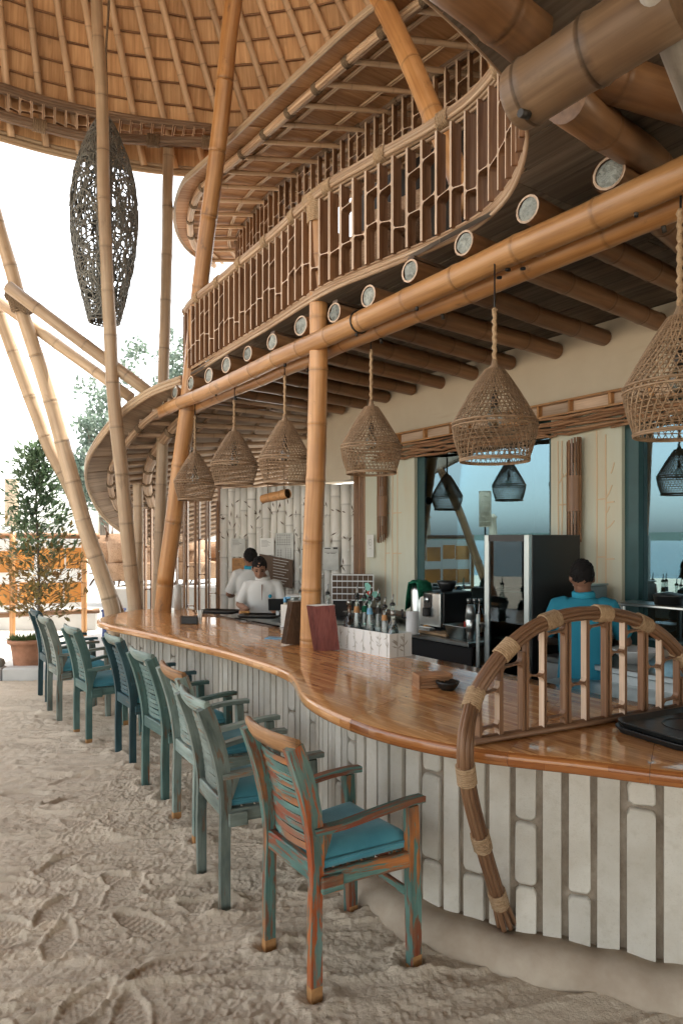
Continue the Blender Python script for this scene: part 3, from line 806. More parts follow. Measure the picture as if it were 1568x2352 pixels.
deck = bpy.data.objects.new("deck", None); COL.objects.link(deck); deck.parent = bld; deck.matrix_parent_inverse = Matrix.Translation(-bld.location)
CSPLIT = 2.19
def lay_boards(strip):
    cuts = [-10.0]; c = -10.0+rng.uniform(.3, 1.6)
    while c < 11: cuts.append(c); c += rng.uniform(1.3, 2.3)
    cuts.append(12)
    for c0, c1 in zip(cuts, cuts[1:]):
        pc = clip(clip(strip, bdx, bdy, c1-.004), -bdx, -bdy, -c0) if strip else []
        if len(pc) < 3: continue
        ar = abs(sum(pc[i][0]*pc[(i+1) % len(pc)][1]-pc[(i+1) % len(pc)][0]*pc[i][1] for i in range(len(pc))))/2
        if ar < .004: continue
        if sum(pc[i][0]*pc[(i+1) % len(pc)][1]-pc[(i+1) % len(pc)][0]*pc[i][1] for i in range(len(pc))) < 0: pc = pc[::-1]
        m = MB(); m.prism(pc, V(0, 0, 0), V(1, 0, 0), V(0, 1, 0), UP, 3.372+rng.uniform(-.002, .002), 3.40,
                          grain=lambda x, y, z: (x*bnx+y*bny, z, x*bdx+y*bdy))
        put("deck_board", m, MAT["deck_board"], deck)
q = -8.4
while q < 6.4:
    wq = .19
    for half in (clip(OUT, bdx, bdy, CSPLIT-.002), clip(OUT, -bdx, -bdy, -CSPLIT-.002)):
        lay_boards(clip(clip(half, bnx, bny, q+wq-.004), -bnx, -bny, -q) if half else [])
    q += wq
# solid layer above the boards and a pale edge strip
for half in (clip(OUT, bdx, bdy, CSPLIT-.001), clip(OUT, -bdx, -bdy, -CSPLIT-.001)):
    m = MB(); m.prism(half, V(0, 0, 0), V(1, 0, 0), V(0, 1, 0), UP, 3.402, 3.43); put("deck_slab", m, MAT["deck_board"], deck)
for dz, r_ in ((3.386, .014), (3.412, .012)):
    m = MB(); m.tube([V(p.x, p.y, dz) for p in EC], r_, 8); put("edge_cane", m, MAT["cane_bundle"], deck)
# upstairs wall behind the balcony, coloured near black to stand in for gloom
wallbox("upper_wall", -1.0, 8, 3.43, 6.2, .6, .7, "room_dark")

# ---- big bamboo beams under the deck near the camera
def culm_part(name, a, b, r0, r1, mat="bamboo_dark", inter=.42, par=bld, seg=18):
    m = MB(); m.culm([a, b], r0, r1, inter, seg); return put(name, m, MAT[mat], par)
_a, _b = P(1178, 235, 2.06), P(1560, -10, 1.70); _L = (_b-_a).length; _d = (_b-_a).normalized(); m = MB()
_pr = [(0, .70, .8), (.003, .84, .85), (.010, .94, .95), (.024, .99, 1), (.045, 1.0, 1), (.050, 1.045, .8), (.055, .985, .5), (.062, 1.05, .78), (.078, 1.0, 1.05), (.20, .985, 1), (.245, 1.0, 1), (.252, 1.055, .78), (.258, .98, .45), (.266, 1.06, .75), (.285, 1.0, 1.05), (.40, .99, 1), (_L, .98, 1)]
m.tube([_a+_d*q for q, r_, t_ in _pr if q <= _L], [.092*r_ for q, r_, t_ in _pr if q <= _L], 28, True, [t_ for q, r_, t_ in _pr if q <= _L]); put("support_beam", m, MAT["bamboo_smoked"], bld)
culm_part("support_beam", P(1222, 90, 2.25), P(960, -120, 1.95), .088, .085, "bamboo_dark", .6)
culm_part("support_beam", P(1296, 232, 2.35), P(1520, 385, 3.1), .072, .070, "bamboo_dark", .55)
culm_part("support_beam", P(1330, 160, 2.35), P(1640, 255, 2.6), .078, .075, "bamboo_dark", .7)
culm_part("support_beam", P(1500, -40, 1.65), P(1625, 330, 2.2), .037, .037, "bamboo_grey", .8)
p = P(1213, 265, 1.98); m = MB(); m.tube([p, p+V(-.03, -.02, -.005)], .012, 8); put("bolt", m, MAT["iron"], bld)
# ------------------------------------------------------------------ bamboo slices (lengthwise cut culms) for rails, friezes and screens
def slice_mesh(name, w_, h, dep, septa, t=.0078):
    """two culm walls joined by rounded septa; x width, z height, y depth; base at z=0"""
    m = MB()
    for sx in (-1, 1):
        m.box((sx*(w_/2-t/2), 0, h/2), (1, 0, 0), (0, 1, 0), (0, 0, 1), t/2, dep/2, h/2, 1.0)
    g = w_/2-t; n = 5; rr = min(g*.8, .020)
    for z, tilt in septa:
        top, bot = [], []
        for k in range(n+1):
            a = math.pi/2*k/n
            top.append((g-rr+rr*math.sin(a), rr-rr*math.cos(a)))
        th = .0028
        up_ = [(-x, z+th+y-tilt*x) for x, y in top[::-1]]+[(x, z+th+y+tilt*x) for x, y in top]
        dn_ = [(x, z-th-y+tilt*x) for x, y in top[::-1]]+[(-x, z-th-y-tilt*x) for x, y in top]
        m.prism(up_+dn_, (0, 0, 0), V(1, 0, 0), V(0, 0, 1), V(0, 1, 0), -dep/2+.001, dep/2-.001, .95)
    return m.mesh(name)

def slice_mats(me):
    me.materials.append(MAT["slice_edge"]); me.materials.append(MAT["slice_brown"])
    for p in me.polygons:                                   # cut faces are pale, the hollow inside is brown
        p.material_index = 0 if abs(p.normal.y) > .7 else 1
def slice_set(tagname, w_, h, dep, n=7, seed=1):
    rr = random.Random(seed); out = []
    for i in range(n):
        k = rr.choice((1, 1, 1, 2)); z0 = rr.uniform(.12, .5)*h
        sp = [(z0, rr.uniform(-.25, .25))]
        if k == 2: sp.append((min(h*.94, z0+rr.uniform(.35, .5)*h), rr.uniform(-.25, .25)))
        me = slice_mesh(tagname, w_, h, dep, sp); slice_mats(me); out.append(me)
    return out
def frame_mtx(p, xd, zd=UP):
    x = Vector(xd).normalized(); z = Vector(zd); z = (z-x*z.dot(x)).normalized(); y = z.cross(x)
    return Matrix(((x.x, y.x, z.x, p[0]), (x.y, y.y, z.y, p[1]), (x.z, y.z, z.z, p[2]), (0, 0, 0, 1)))

def bundle(m, pts, r, k=7, strand=None):
    """a hand rail of k canes lashed side by side"""
    pa = [Vector(p) for p in pts]; st = strand or r*.42
    for j in range(k):
        a = 2*math.pi*j/k; out = []
        for i, p in enumerate(pa):
            T = (pa[min(i+1, len(pa)-1)]-pa[max(i-1, 0)]).normalized(); s_ = T.cross(UP).normalized(); u_ = s_.cross(T)
            out.append(p+s_*(math.cos(a)*(r-st))+u_*(math.sin(a)*(r-st)))
        m.tube(out, st, 6, tone=rng.uniform(.75, 1.15))
    m.tube(pa, r*.62, 8, tone=.5)
def lashing(name, p, T, r, L, mat, parent, turns=None):
    """rope wound round a rail"""
    T = Vector(T).normalized(); N = T.orthogonal().normalized(); B = T.cross(N); n = turns or max(3, int(L/.011)); m = MB()
    pts = []
    for i in range(n*10+1):
        a = 2*math.pi*i/10; q = -L/2+L*i/(n*10); pts.append(p+T*q+N*(r*math.cos(a))+B*(r*math.sin(a)))
    m.tube(pts, L/n*.56, 5); m.tube([p-T*L*.48, p+T*L*.48], r*.985, 12)
    return put(name, m, MAT[mat], parent)
# ------------------------------------------------------------------ balcony railing
RZ0, RZ1 = 3.44, 4.08
rp = [V(-1.05, 7.75, 0), V(-1.42, 7.55, 0)]+[V(p.x, p.y, 0) for p in EDGE[1:13]]
RC = Path(catmull(rp, 10))
rail = thing("balcony_railing", "curved balcony railing of split bamboo pickets with rope lashed cane handrail", "railing", (.0, 4.6, RZ0))
SL_RAIL = slice_set("picket", .113, RZ1-RZ0-.05, .075, 9, 3)
s = .04; k = 0
while s < RC.L-.05:
    p, T = RC.at(s), RC.tan(s); put("picket", SL_RAIL[(k*5+k//4) % 9], None, rail, frame_mtx((p.x, p.y, RZ0), T)); s += .1150; k += 1
hp = [RC.at(RC.L*i/110) for i in range(111)]
m = MB(); bundle(m, [V(p.x, p.y, RZ1+.012) for p in hp], .043, 8, .0165); put("handrail", m, MAT["cane_bundle"], rail, kind="stuff")
for z, r_ in ((RZ1-.050, .010), (RZ0+.004, .009), (RZ0-.012, .008)):
    m = MB(); m.tube([V(p.x, p.y, z) for p in hp], r_, 6); put("rail_cane", m, MAT["cane_bundle"], rail)
s = .35
while s < RC.L:
    p = RC.at(s); lashing("lashing", V(p.x, p.y, RZ1+.012), RC.tan(s), .047, .085, "rope", rail, 7); s += .50

# wicker furniture on the balcony, seen through the pickets
def armchair_wicker(name, label, loc, rz, group=None):
    t = thing(name, label, "chair", loc, group, True, rz)
    m = MB(); m.box((0, 0, .30), (1, 0, 0), (0, 1, 0), (0, 0, 1), .30, .29, .13, 1, .03); put("seat", m, MAT["wicker"], t)
    m = MB(); m.box((0, .27, .62), (1, 0, 0), (0, 1, .15), (0, -.15, 1), .29, .035, .24, 1, .03); put("backrest", m, MAT["wicker"], t)
    for sx in (-1, 1):
        m = MB(); m.box((sx*.29, 0, .50), (1, 0, 0), (0, 1, 0), (0, 0, 1), .03, .27, .09, 1, .02); put("armrest", m, MAT["wicker"], t)
        for sy in (-1, 1):
            m = MB(); m.tube([(sx*.24, sy*.23, .0), (sx*.24, sy*.23, .2)], .02, 8); put("leg", m, MAT["dark_wood"], t)
for i, (x, y, rz, lb) in enumerate(((-.95, 6.95, .6, "brown wicker armchair behind the far end of the balcony railing"), (.25, 5.05, .8, "brown wicker armchair upstairs right of the wrapped post"), (1.15, 4.1, .5, "brown wicker armchair upstairs behind the railing's curved end"))):
    armchair_wicker("wicker_armchair", lb, (x, y, 3.43), -rz, "wicker armchairs on the balcony")

# ------------------------------------------------------------------ main roof: steep bamboo cone over the sand
APEX = V(-3.1, 5.0, 12.5)
ringL = [G(u, v, 6.30) for u, v in ((482, 332), (384, 330), (307, 325), (200, 319), (102, 297), (0, 269))]
ringU = [G(u, v, 6.58) for u, v in ((530, 308), (482, 300), (402, 292), (307, 281), (200, 261), (102, 238), (0, 207))]
right_ext = [V(4.6, 4.6, 0), V(3.4, 6.2, 0), V(2.0, 7.3, 0), V(.6, 7.9, 0), V(-.4, 8.12, 0)]
left_ext = [V(-4.45, 6.95, 0), V(-4.85, 6.2, 0), V(-5.15, 5.2, 0), V(-5.2, 4.0, 0), V(-5.0, 2.4, 0), V(-4.4, .8, 0), V(-3.2, -.6, 0), V(-1.4, -1.5, 0), V(.8, -1.7, 0), V(2.8, -.8, 0), V(4.3, .8, 0), V(4.9, 2.8, 0)]
U_PTS = [V(p.x, p.y, 6.58) for p in right_ext]+ringU+[V(p.x, p.y, 6.58) for p in left_ext]
L_PTS = [V(p.x, p.y, 6.30) for p in right_ext]+ringL+[V(p.x, p.y, 6.30) for p in left_ext]
UC, LC = catmull(U_PTS, 6, True), catmull(L_PTS, 6, True)
URING = Path(UC+[UC[0]])
roof = thing("main_roof", "tall conical bamboo mat roof with pole rafters over the sand", "roof", (-3.1, 5, 6.3))
def cone(p, t): return p.lerp(APEX, t)
def ringpt(s): 
    p = URING.at(s % URING.L); return V(p.x, p.y, 6.66)
spac = .335; nr = int(URING.L/spac); spac = URING.L/nr
def inview(p):
    if p.y < .5: return False
    u = CX+p.x/p.y*FP; v = CY-(p.z-HC)/p.y*FP
    return -60 < u < 1050 and -90 < v < 420 and p.y > 4.5
TE = -.075
rows_t = [TE+.0335*i for i in range(26)]
skin = MB(); cells = 0
for i in range(nr):
    a, b = ringpt(i*spac), ringpt((i+1)*spac)
    for j in range(len(rows_t)-1):
        t0, t1 = rows_t[j], rows_t[j+1]+.004
        q = [cone(a, t0), cone(b, t0), cone(b, t1), cone(a, t1)]
        nrm = (q[1]-q[0]).cross(q[3]-q[0]).normalized()
        out_ = nrm if nrm.dot(V(q[0].x-APEX.x, q[0].y-APEX.y, 0)) > 0 else -nrm
        c = (q[0]+q[2])/2
        if inview(c) and cells < 300:
            lift = [.030+rng.uniform(0, .004), .030+rng.uniform(0, .004), .036, .036]
            m = MB(); ex = (q[1]-q[0]); 
            lo = [x+out_*l for x, l in zip(q, lift)]; hi = [x+out_*.014 for x in lo]
            gg = lambda p: ((p-q[0]).dot(ex.normalized()), 0.0, (p-q[0]).dot((q[3]-q[0]).normalized()))
            ia = [m.vert(p, gg(p)) for p in lo]; ib = [m.vert(p, gg(p)) for p in hi]
            m.face(ia[::-1]); m.face(ib)
            for k in range(4): m.face((ia[k], ia[(k+1) % 4], ib[(k+1) % 4], ib[k]))
            put("mat_panel", m, MAT["mat_weave"], roof); cells += 1
        else:
            ids = [skin.vert(x+out_*.05) for x in q]; skin.face(ids)
    # upper, unseen part of the cone and the rafter
    t0 = rows_t[-1]; q = [cone(a, t0), cone(b, t0), cone(b, .97), cone(a, .97)]; skin.face([skin.vert(x) for x in q])
    if inview(cone(a, 0)) or inview(cone(a, .12)) or inview(cone(a, .2)):
        d = (cone(a, .5)-cone(a, TE)).normalized()
        m = MB(); m.culm([cone(a, TE)-d*.02, cone(a, .62)], .041, .034, .36, 10); put("rafter", m, MAT["rafter_cane"], roof)
put("roof_skin", skin, MAT["mat_weave"], roof, kind="stuff")
for j, t in enumerate(rows_t[1:]):
    pts = [cone(ringpt(i*spac), t) for i in range(nr)]
    seg = [p+(V(p.x-APEX.x, p.y-APEX.y, 0).normalized()*.016) for p in pts if p.y > 5.0 and p.x < 3.0]
    if len(seg) > 3:
        m = MB(); m.tube(seg, .013, 5); put("purlin", m, MAT["bamboo_dark"], roof)
# eave trim
pts = [cone(V(p.x, p.y, 6.66), TE-.006) for p in UC]
for dz, r_ in ((0, .030), (.05, .026), (-.035, .02)):
    m = MB(); m.tube([p+V((p.x-APEX.x)*.006, (p.y-APEX.y)*.006, dz) for p in pts], r_, 7, closed=True); put("eave_cane", m, MAT["bamboo_pale"], roof)
# ring frieze under the rafters
fz = thing("roof_ring_frieze", "bamboo slat frieze between two cane ring beams under the main roof", "frieze", (-2.6, 7.8, 6.3))
def away(p, k): d = V(p.x-APEX.x, p.y-APEX.y, 0).normalized(); return p-d*k
up_ = [away(p, .05) for p in UC]; lo_ = [away(p, .05) for p in LC]
m = MB(); bundle(m, [p for p in up_]+[up_[0]], .060, 7, .024); put("ring_beam", m, MAT["cane_ring"], fz, kind="stuff")
m = MB(); bundle(m, [p for p in lo_]+[lo_[0]], .058, 7, .024); put("ring_beam", m, MAT["cane_ring"], fz, kind="stuff")
SL_RING = slice_set("slat", .11, .30, .05, 5, 9)
LP, UPth = Path(lo_), Path(up_)
for i in range(int(LP.L/.118)):
    p = LP.at(i*.118); 
    if not (p.y > 6.0 and p.x < .6): continue
    q = UPth.at(i*.118/LP.L*UPth.L); T = LP.tan(i*.118)
    mt = frame_mtx((p.x, p.y, 6.30), T, q-p); put("slat", SL_RING[i % 5], None, fz, mt)
for i in range(0, int(LP.L/.62)):
    p = LP.at(i*.62)
    if p.y > 6 and p.x < .6: lashing("lashing", p, LP.tan(i*.62), .064, .14, "rope_dark", fz, 8)

# ------------------------------------------------------------------ canopy over the balcony
def canopy(name, label, E, I, nrib, nbat, matp, matr, rib_r=.026, drop=.05, z_in=0.0, fr=(0.0, 1.0), group=None, rib0=.15):
    """ruled soffit between eave curve E and inner curve I (lists of points of one length)"""
    t = thing(name, label, "canopy", tuple(E[len(E)//2]), group)
    PE, PI = Path(E), Path(I)
    def S(a, b): return PE.at(a*PE.L).lerp(PI.at(a*PI.L), b)
    for i in range(nrib):
        a = (i+.5)/nrib; p, q = S(a, rib0), S(a, fr[1])
        m = MB(); m.culm([p-UP*drop, q-UP*drop], rib_r, rib_r*.9, .4, 8); put("rib", m, MAT[matr], t)
    for i in range(nrib):
        for j in range(nbat):
            a0, a1, b0, b1 = i/nrib, (i+1)/nrib, fr[0]+(fr[1]-fr[0])*j/nbat, fr[0]+(fr[1]-fr[0])*(j+1)/nbat
            q = [S(a0, b0), S(a1, b0), S(a1, b1), S(a0, b1)]; lift = UP*rng.uniform(0, .012); m = MB(); m.off = rng.uniform(0, 50)
            ex = (q[3]-q[0]).normalized()
            gg = lambda p: ((p-q[0]).dot((q[1]-q[0]).normalized()), 0.0, (p-q[0]).dot(ex))
            ia = [m.vert(p+lift, gg(p)) for p in q]; ib = [m.vert(p+lift+UP*.02, gg(p)) for p in q]
            m.face(ia[::-1]); m.face(ib)
            for k in range(4): m.face((ia[k], ia[(k+1) % 4], ib[(k+1) % 4], ib[k]))
            put("mat_panel", m, MAT[matp], t)
    for j in range(1, nbat+1):
        b = fr[0]+(fr[1]-fr[0])*j/nbat*.98
        for off in (-.012, .012):
            m = MB(); m.tube([S(k/60, b)+V(off, 0, -.016) for k in range(61)], .012, 5); put("batten", m, MAT[matr], t)
    return t, S
e2 = [G(u, v, 5.6) for u, v in ((1330, -420), (1100, -170), (1000, -95), (880, 0), (784, 80), (650, 205), (525, 325), (450, 392), (415, 428), (400, 480), (405, 530), (428, 570), (470, 603))]
i2 = [G(u, v, 5.72) for u, v in ((1900, -300), (1480, -140), (1300, -50), (1190, 25), (1075, 105), (950, 190), (780, 312), (690, 378), (620, 435), (575, 490), (552, 520), (545, 545), (552, 575))]
E2, I2 = catmull(e2, 6), catmull(i2, 6)
# soffit reaches on behind the frieze
I2x = [p+V(.826, .564, 0)*.9+UP*.03 for p in I2]
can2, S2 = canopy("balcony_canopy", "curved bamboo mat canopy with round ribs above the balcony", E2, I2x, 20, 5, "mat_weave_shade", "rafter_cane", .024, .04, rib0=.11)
for dz, off, r_ in ((.02, -.01, .018), (.05, -.02, .016), (-.012, 0, .014)):
    m = MB(); m.tube([p+UP*dz-V(.826, .564, 0)*off for p in E2], r_, 7); put("eave_cane", m, MAT["bamboo_pale"], can2)
bp = [S2(k/80, .105)-UP*.045 for k in range(81)]
m = MB(); bundle(m, bp, .042, 7, .017); put("ring_beam", m, MAT["cane_bundle"], can2, kind="stuff")
BP = Path(bp)
for i in range(int(BP.L/.42)): lashing("lashing", BP.at(i*.42+.2), BP.tan(i*.42+.2), .044, .06, "rope_dark", can2, 5)
# frieze hanging inside that canopy
fr2 = thing("canopy_frieze", "slanted frieze of split bamboo slats under the balcony canopy", "frieze", tuple(I2[30]))
IP = Path(I2); FH = .46
SL_F2 = slice_set("slat", .120, FH, .050, 7, 21)
for i in range(int(IP.L/.123)):
    p, T = IP.at(i*.123), IP.tan(i*.123)
    put("slat", SL_F2[(i*3) % 7], None, fr2, frame_mtx((p.x, p.y, p.z-FH-.05), T))
for dz, r_, nm in ((-.05, .034, "top_rail"), (-FH-.08, .046, "bottom_rail")):
    m = MB(); bundle(m, [p+UP*dz for p in I2], r_, 7); put(nm, m, MAT["cane_ring"], fr2, kind="stuff")
    for i in range(int(IP.L/.5)): lashing("lashing", IP.at(i*.5+.25)+UP*dz, IP.tan(i*.5+.25), r_*1.08, .075, "rope_dark", fr2, 6)

# ------------------------------------------------------------------ low canopy at the far end of the bar
e3 = [P(418, 878, 7.1), P(342, 908, 7.3), P(272, 960, 7.6), P(217, 1030, 8.0), P(198, 1080, 8.6), P(206, 1130, 9.4), P(240, 1188, 10.4), P(300, 1232, 11.6), P(380, 1262, 12.6)]
i3 = [P(720, 925, 7.6), P(720, 945, 7.9), P(715, 968, 8.3), P(705, 1000, 8.9), P(695, 1030, 9.6), P(680, 1065, 10.6), P(660, 1110, 11.8), P(640, 1150, 12.9), P(620, 1185, 13.8)]
E3, I3 = catmull(e3, 8), catmull(i3, 8)
can3, S3 = canopy("low_canopy", "low curved bamboo canopy with closely set ribs at the far end of the bar", E3, I3, 24, 7, "mat_shaded", "rib_shaded", .030, .055, rib0=.09)
for dz, off, r_ in ((.02, 0, .022), (.055, 0, .022), (-.015, 0, .018)):
    m = MB(); m.tube([p+UP*dz for p in E3], r_, 7); put("eave_cane", m, MAT["bamboo_pale"], can3)
for b, r_ in ((.10, .040), (.26, .062)):
    bp = [S3(.02+.9*k/70, b)-UP*.10 for k in range(71)]; m = MB(); bundle(m, bp, r_, 7); put("ring_beam", m, MAT["cane_bundle"], can3, kind="stuff"); BP = Path(bp)
    for i in range(int(BP.L/.55)): lashing("lashing", BP.at(i*.55+.3), BP.tan(i*.55+.3), r_*1.08, .07, "rope_dark", can3, 6)

# ------------------------------------------------------------------ bamboo posts and braces
def post(label, pts, r0, r1, mat="bamboo", inter=.42, name="bamboo_post", group="bamboo posts"):
    m = MB(); pts = [Vector(p) for p in pts]
    m.culm(catmull(pts, 5) if len(pts) > 2 else pts, r0, r1, inter, 16); o = put(name, m, MAT[mat]); return tag(o, label, "post", group)
cb = V(-.232, 4.97, .0)
pm = post("thick golden bamboo post standing through the counter beside the menus", [V(-.245, 4.97, .0), V(-.225, 4.97, .95), V(-.185, 4.93, 2.2), V(-.165, 4.86, 3.3), V(-.17, 4.80, 4.10)], .078, .062, "bamboo", .40)
for dz, L, r_ in ((-.02, .16, .068),):
    lashing("lashing", V(-.17, 4.80, 4.10+dz-.06), (0, 0, 1), .069, .2, "rope", pm, 16)
    lashing("lashing", V(-.17, 4.80, 4.105), RC.tan(RC.L*.55), .056, .24, "rope", pm, 16)
post("tall leaning bamboo post rising from the far counter through the balcony edge", [P(368, 1560, 7.45), P(375, 1395, 7.4), P(430, 950, 7.1), P(466, 620, 6.85), P(505, 290, 6.5), P(545, -80, 6.15)], .092, .078, "bamboo", .62)
post("slender leaning bamboo post in front of the hanging lantern", [P(322, 1580, 7.75), P(312, 1400, 7.7), P(296, 1260, 7.6), P(262, 900, 7.4), P(246, 600, 7.2), P(234, 260, 7.0), P(222, -60, 6.8)], .082, .056, "bamboo_pale", .5)
post("straight thin bamboo post carrying the roof ring with wrapped top", [P(360, 1560, 8.1), P(364, 1390, 8.1), P(378, 800, 8.05), P(388, 332, 7.98)], .070, .062, "bamboo_pale", .55)
post("short bamboo post under the low canopy's ring beam", [P(322, 1560, 8.6), P(320, 1400, 8.6), P(317, 1112, 8.6)], .066, .062, "bamboo_pale", .5)
post("left bamboo pole of the slanting pair crossed by a brace", [V(-2.62, 8.1, -.05), P(258, 1405, 8.05), P(190, 1190, 7.95), P(120, 930, 7.85), P(52, 710, 7.7), P(-60, 310, 7.4)], .100, .066, "bamboo_pale", .5)
post("rear bamboo pole of the slanting pair behind the crossed brace", [V(-2.42, 8.6, -.05), P(268, 1405, 8.5), P(165, 1130, 8.4), P(96, 985, 8.3), P(-50, 580, 8.0)], .088, .066, "bamboo_pale", .5)
post("upper of two slanting bamboo braces tied to the left pole", [P(20, 660, 7.42), P(345, 902, 7.40)], .066, .066, "bamboo_pale", .6, "bamboo_brace", "bamboo braces")
post("lower of two slanting bamboo braces behind the left pole", [P(-30, 672, 7.95), P(300, 912, 7.65)], .066, .060, "bamboo_pale", .6, "bamboo_brace", "bamboo braces")
br = post("leaning golden bamboo post standing on the balcony above the railing", [P(1085, 480, 4.45), P(1000, 285, 4.65), P(935, 130, 4.85), P(845, -60, 5.1)], .075, .072, "bamboo", .55)
post("bamboo post stub behind the balcony railing near the big beam end", [P(1190, 330, 4.2), P(1120, 60, 4.6)], .065, .06, "bamboo", .6)
p = P(33, 700, 7.55); 
lash = thing("brace_lashing", "grey rope lashing where the slanting pole crosses the brace", "rope", tuple(p))
lashing("winding", P(48, 690, 7.60), P(345, 902, 7.40)-P(20, 660, 7.42), .078, .30, "rope_dark", lash, 12)
lashing("winding", P(40, 690, 7.66), P(120, 930, 7.85)-P(52, 710, 7.7), .086, .24, "rope_dark", lash, 10)
# ------------------------------------------------------------------ bar counter
CZ, CT = .92, .056
FB = [((-2.24, 7.60), (-2.02, 7.70)), ((-2.375, 7.22), (-1.78, 7.74)), ((-2.386, 6.68), (-1.54, 7.457)), ((-2.155, 6.27), (-1.3, 7.1)), ((-1.68, 5.76), (-1.03, 6.72)),
      ((-.986, 4.97), (-.529, 6.05)), ((-.595, 4.46), (-.1, 5.5)), ((-.31, 3.98), (.25, 4.98)), ((-.172, 3.36), (.555, 4.53)), ((.097, 2.878), (.836, 4.146)),
      ((.44, 2.58), (1.094, 3.763)), ((.85, 2.407), (1.37, 3.33)), ((1.15, 2.277), (1.584, 3.168)), ((1.7, 2.10), (2.05, 2.95)), ((2.3, 1.95), (2.5, 2.8))]
FC = catmull([V(a[0], a[1], 0) for a, b in FB], 10); BC = catmull([V(b[0], b[1], 0) for a, b in FB], 10)
bar = thing("bar_counter", "long wavy bar counter with glossy laminated wood top and white stone front", "counter", (0, 4, 0))
NF = len(FC)
bounds = [0, 21, 48, 70, 88, 104, 117, NF-1]
FPATH = Path(FC)
for a, b in zip(bounds, bounds[1:]):
    m = MB(); m.off = rng.uniform(0, 20); rows = []
    for i in range(a, b+1):
        f_, k_ = FC[i], BC[i]; d = (k_-f_); L = d.length; d.normalize(); al = FPATH.d[i]
        T = (FC[min(i+1, NF-1)]-FC[max(i-1, 0)]).normalized()
        sh = T*(.0008 if i == a else (-.0008 if i == b else 0)); row = []
        prof = [(L, CZ-CT), (.012, CZ-CT), (.004, CZ-CT+.004), (0, CZ-CT+.012), (0, CZ-.018), (.004, CZ-.008), (.012, CZ-.002), (.022, CZ)]
        nt_ = 10
        prof += [(.022+(L-.022)*q/nt_, CZ) for q in range(1, nt_+1)]
        for x, z in prof:
            p = f_+d*x+sh+UP*z
            if x < .013 and z < CZ-.003: g = (al, z*1.0, 0)           # the edge shows end-matched blocks
            else: g = (p.x*bdx+p.y*bdy, p.x*bnx+p.y*bny, 0)
            row.append(m.vert(p, g))
        rows.append(row)
    n_ = len(rows[0]); edge_f = []
    for r0, r1 in zip(rows, rows[1:]):
        for k in range(n_):
            k2 = (k+1) % n_; m.face((r0[k], r1[k], r1[k2], r0[k2]), 1 <= k <= n_-2); edge_f.append(1 <= k <= 5)
    for rw, rev in ((rows[0], False), (rows[-1], True)):
        ids = [m.vert(m.v[q], (m.g[q][0]-m.off, m.g[q][1]-m.off*.7, m.g[q][2]-m.off*.3)) for q in rw]; m.face(ids[::-1] if rev else ids)
    o = put("counter_slab", m, MAT["counter_wood"], bar)
    if a >= 88:                                          # darker stained edge blocks at the near end
        o.data.materials.append(MAT["counter_edge"])
        for pg, e in zip(o.data.polygons, edge_f): pg.material_index = 1 if e else 0

# wall under the top: grout backing with stone blocks set into it
def wallcurve(off):
    out = []
    for i in range(12, NF):
        d = (BC[i]-FC[i]).normalized(); k = off*(min(1, (i-12)/14)*.45+.55) if i < 40 else off
        out.append(FC[i]+d*k)
    return out
WC = wallcurve(.30); WP = Path(WC)
m = MB(); rows = []
for i, p in enumerate(WC):
    T = WP.tan(WP.d[i]); nn = V(T.y, -T.x, 0)
    if nn.dot(p-BC[min(NF-1, i+12)]) < 0: nn = -nn
    q = [p-nn*.012, p-nn*.16]
    rows.append([m.vert(q[0]+UP*-.05), m.vert(q[0]+UP*(CZ-CT-.002)), m.vert(q[1]+UP*(CZ-CT-.002)), m.vert(q[1]+UP*-.05)])
for r0, r1 in zip(rows, rows[1:]):
    for k in range(4): m.face((r0[k], r1[k], r1[(k+1) % 4], r0[(k+1) % 4]), k == 0)
m.face(rows[0]); m.face(rows[-1][::-1])
put("backing_wall", m, MAT["grout"], bar)
def rounded(w_, h, r, n=3):
    r = min(r, w_*.45, h*.45); out = []
    for cx, cy, a0 in ((w_/2-r, h/2-r, 0), (-w_/2+r, h/2-r, 90), (-w_/2+r, -h/2+r, 180), (w_/2-r, -h/2+r, 270)):
        for k in range(n+1):
            a = R(a0+90*k/n); out.append((cx+r*math.cos(a), cy+r*math.sin(a)))
    return out
s = .03; k = 0
rs = random.Random(12)
while s < WP.L-.12:
    near = s/WP.L
    w_ = rs.uniform(.066, .084) if k % 2 else rs.uniform(.082, .105)
    w_ *= .72+.28*min(1, max(0, (near-.35)*2.2))
    gap = .013+.020*min(1, max(0, (near-.55)*2.6))
    p, T = WP.at(s+w_/2), WP.tan(s+w_/2); nn = V(T.y, -T.x, 0)
    if nn.dot(p-V(1.0, 6.0, 0)) < 0: nn = -nn
    z0, z1 = .0, CZ-CT-.004; cuts = [z0, z1]
    split = (k % 2 == 0) if near > .6 else (k % 4 == 0)
    if split: cuts = [z0]+sorted(rs.sample([.17, .30, .42, .56, .68, .78], rs.choice((1, 2))))+[z1]
    for a, b in zip(cuts, cuts[1:]):
        h = b-a-.012
        if h < .03: continue
        m = MB(); rad = rs.uniform(.016, .026) if split else .009
        m.slab([(x_+rs.uniform(-.0022, .0022), y_+rs.uniform(-.0022, .0022)) for x_, y_ in rounded(w_, h, rad)], p+UP*((a+b)/2), T, UP, nn, -.014, .006+rs.uniform(-.003, .006), .008, rs.uniform(.90, 1.04))
        put("stone_block", m, MAT["white_stone"], bar)
    s += w_+gap; k += 1
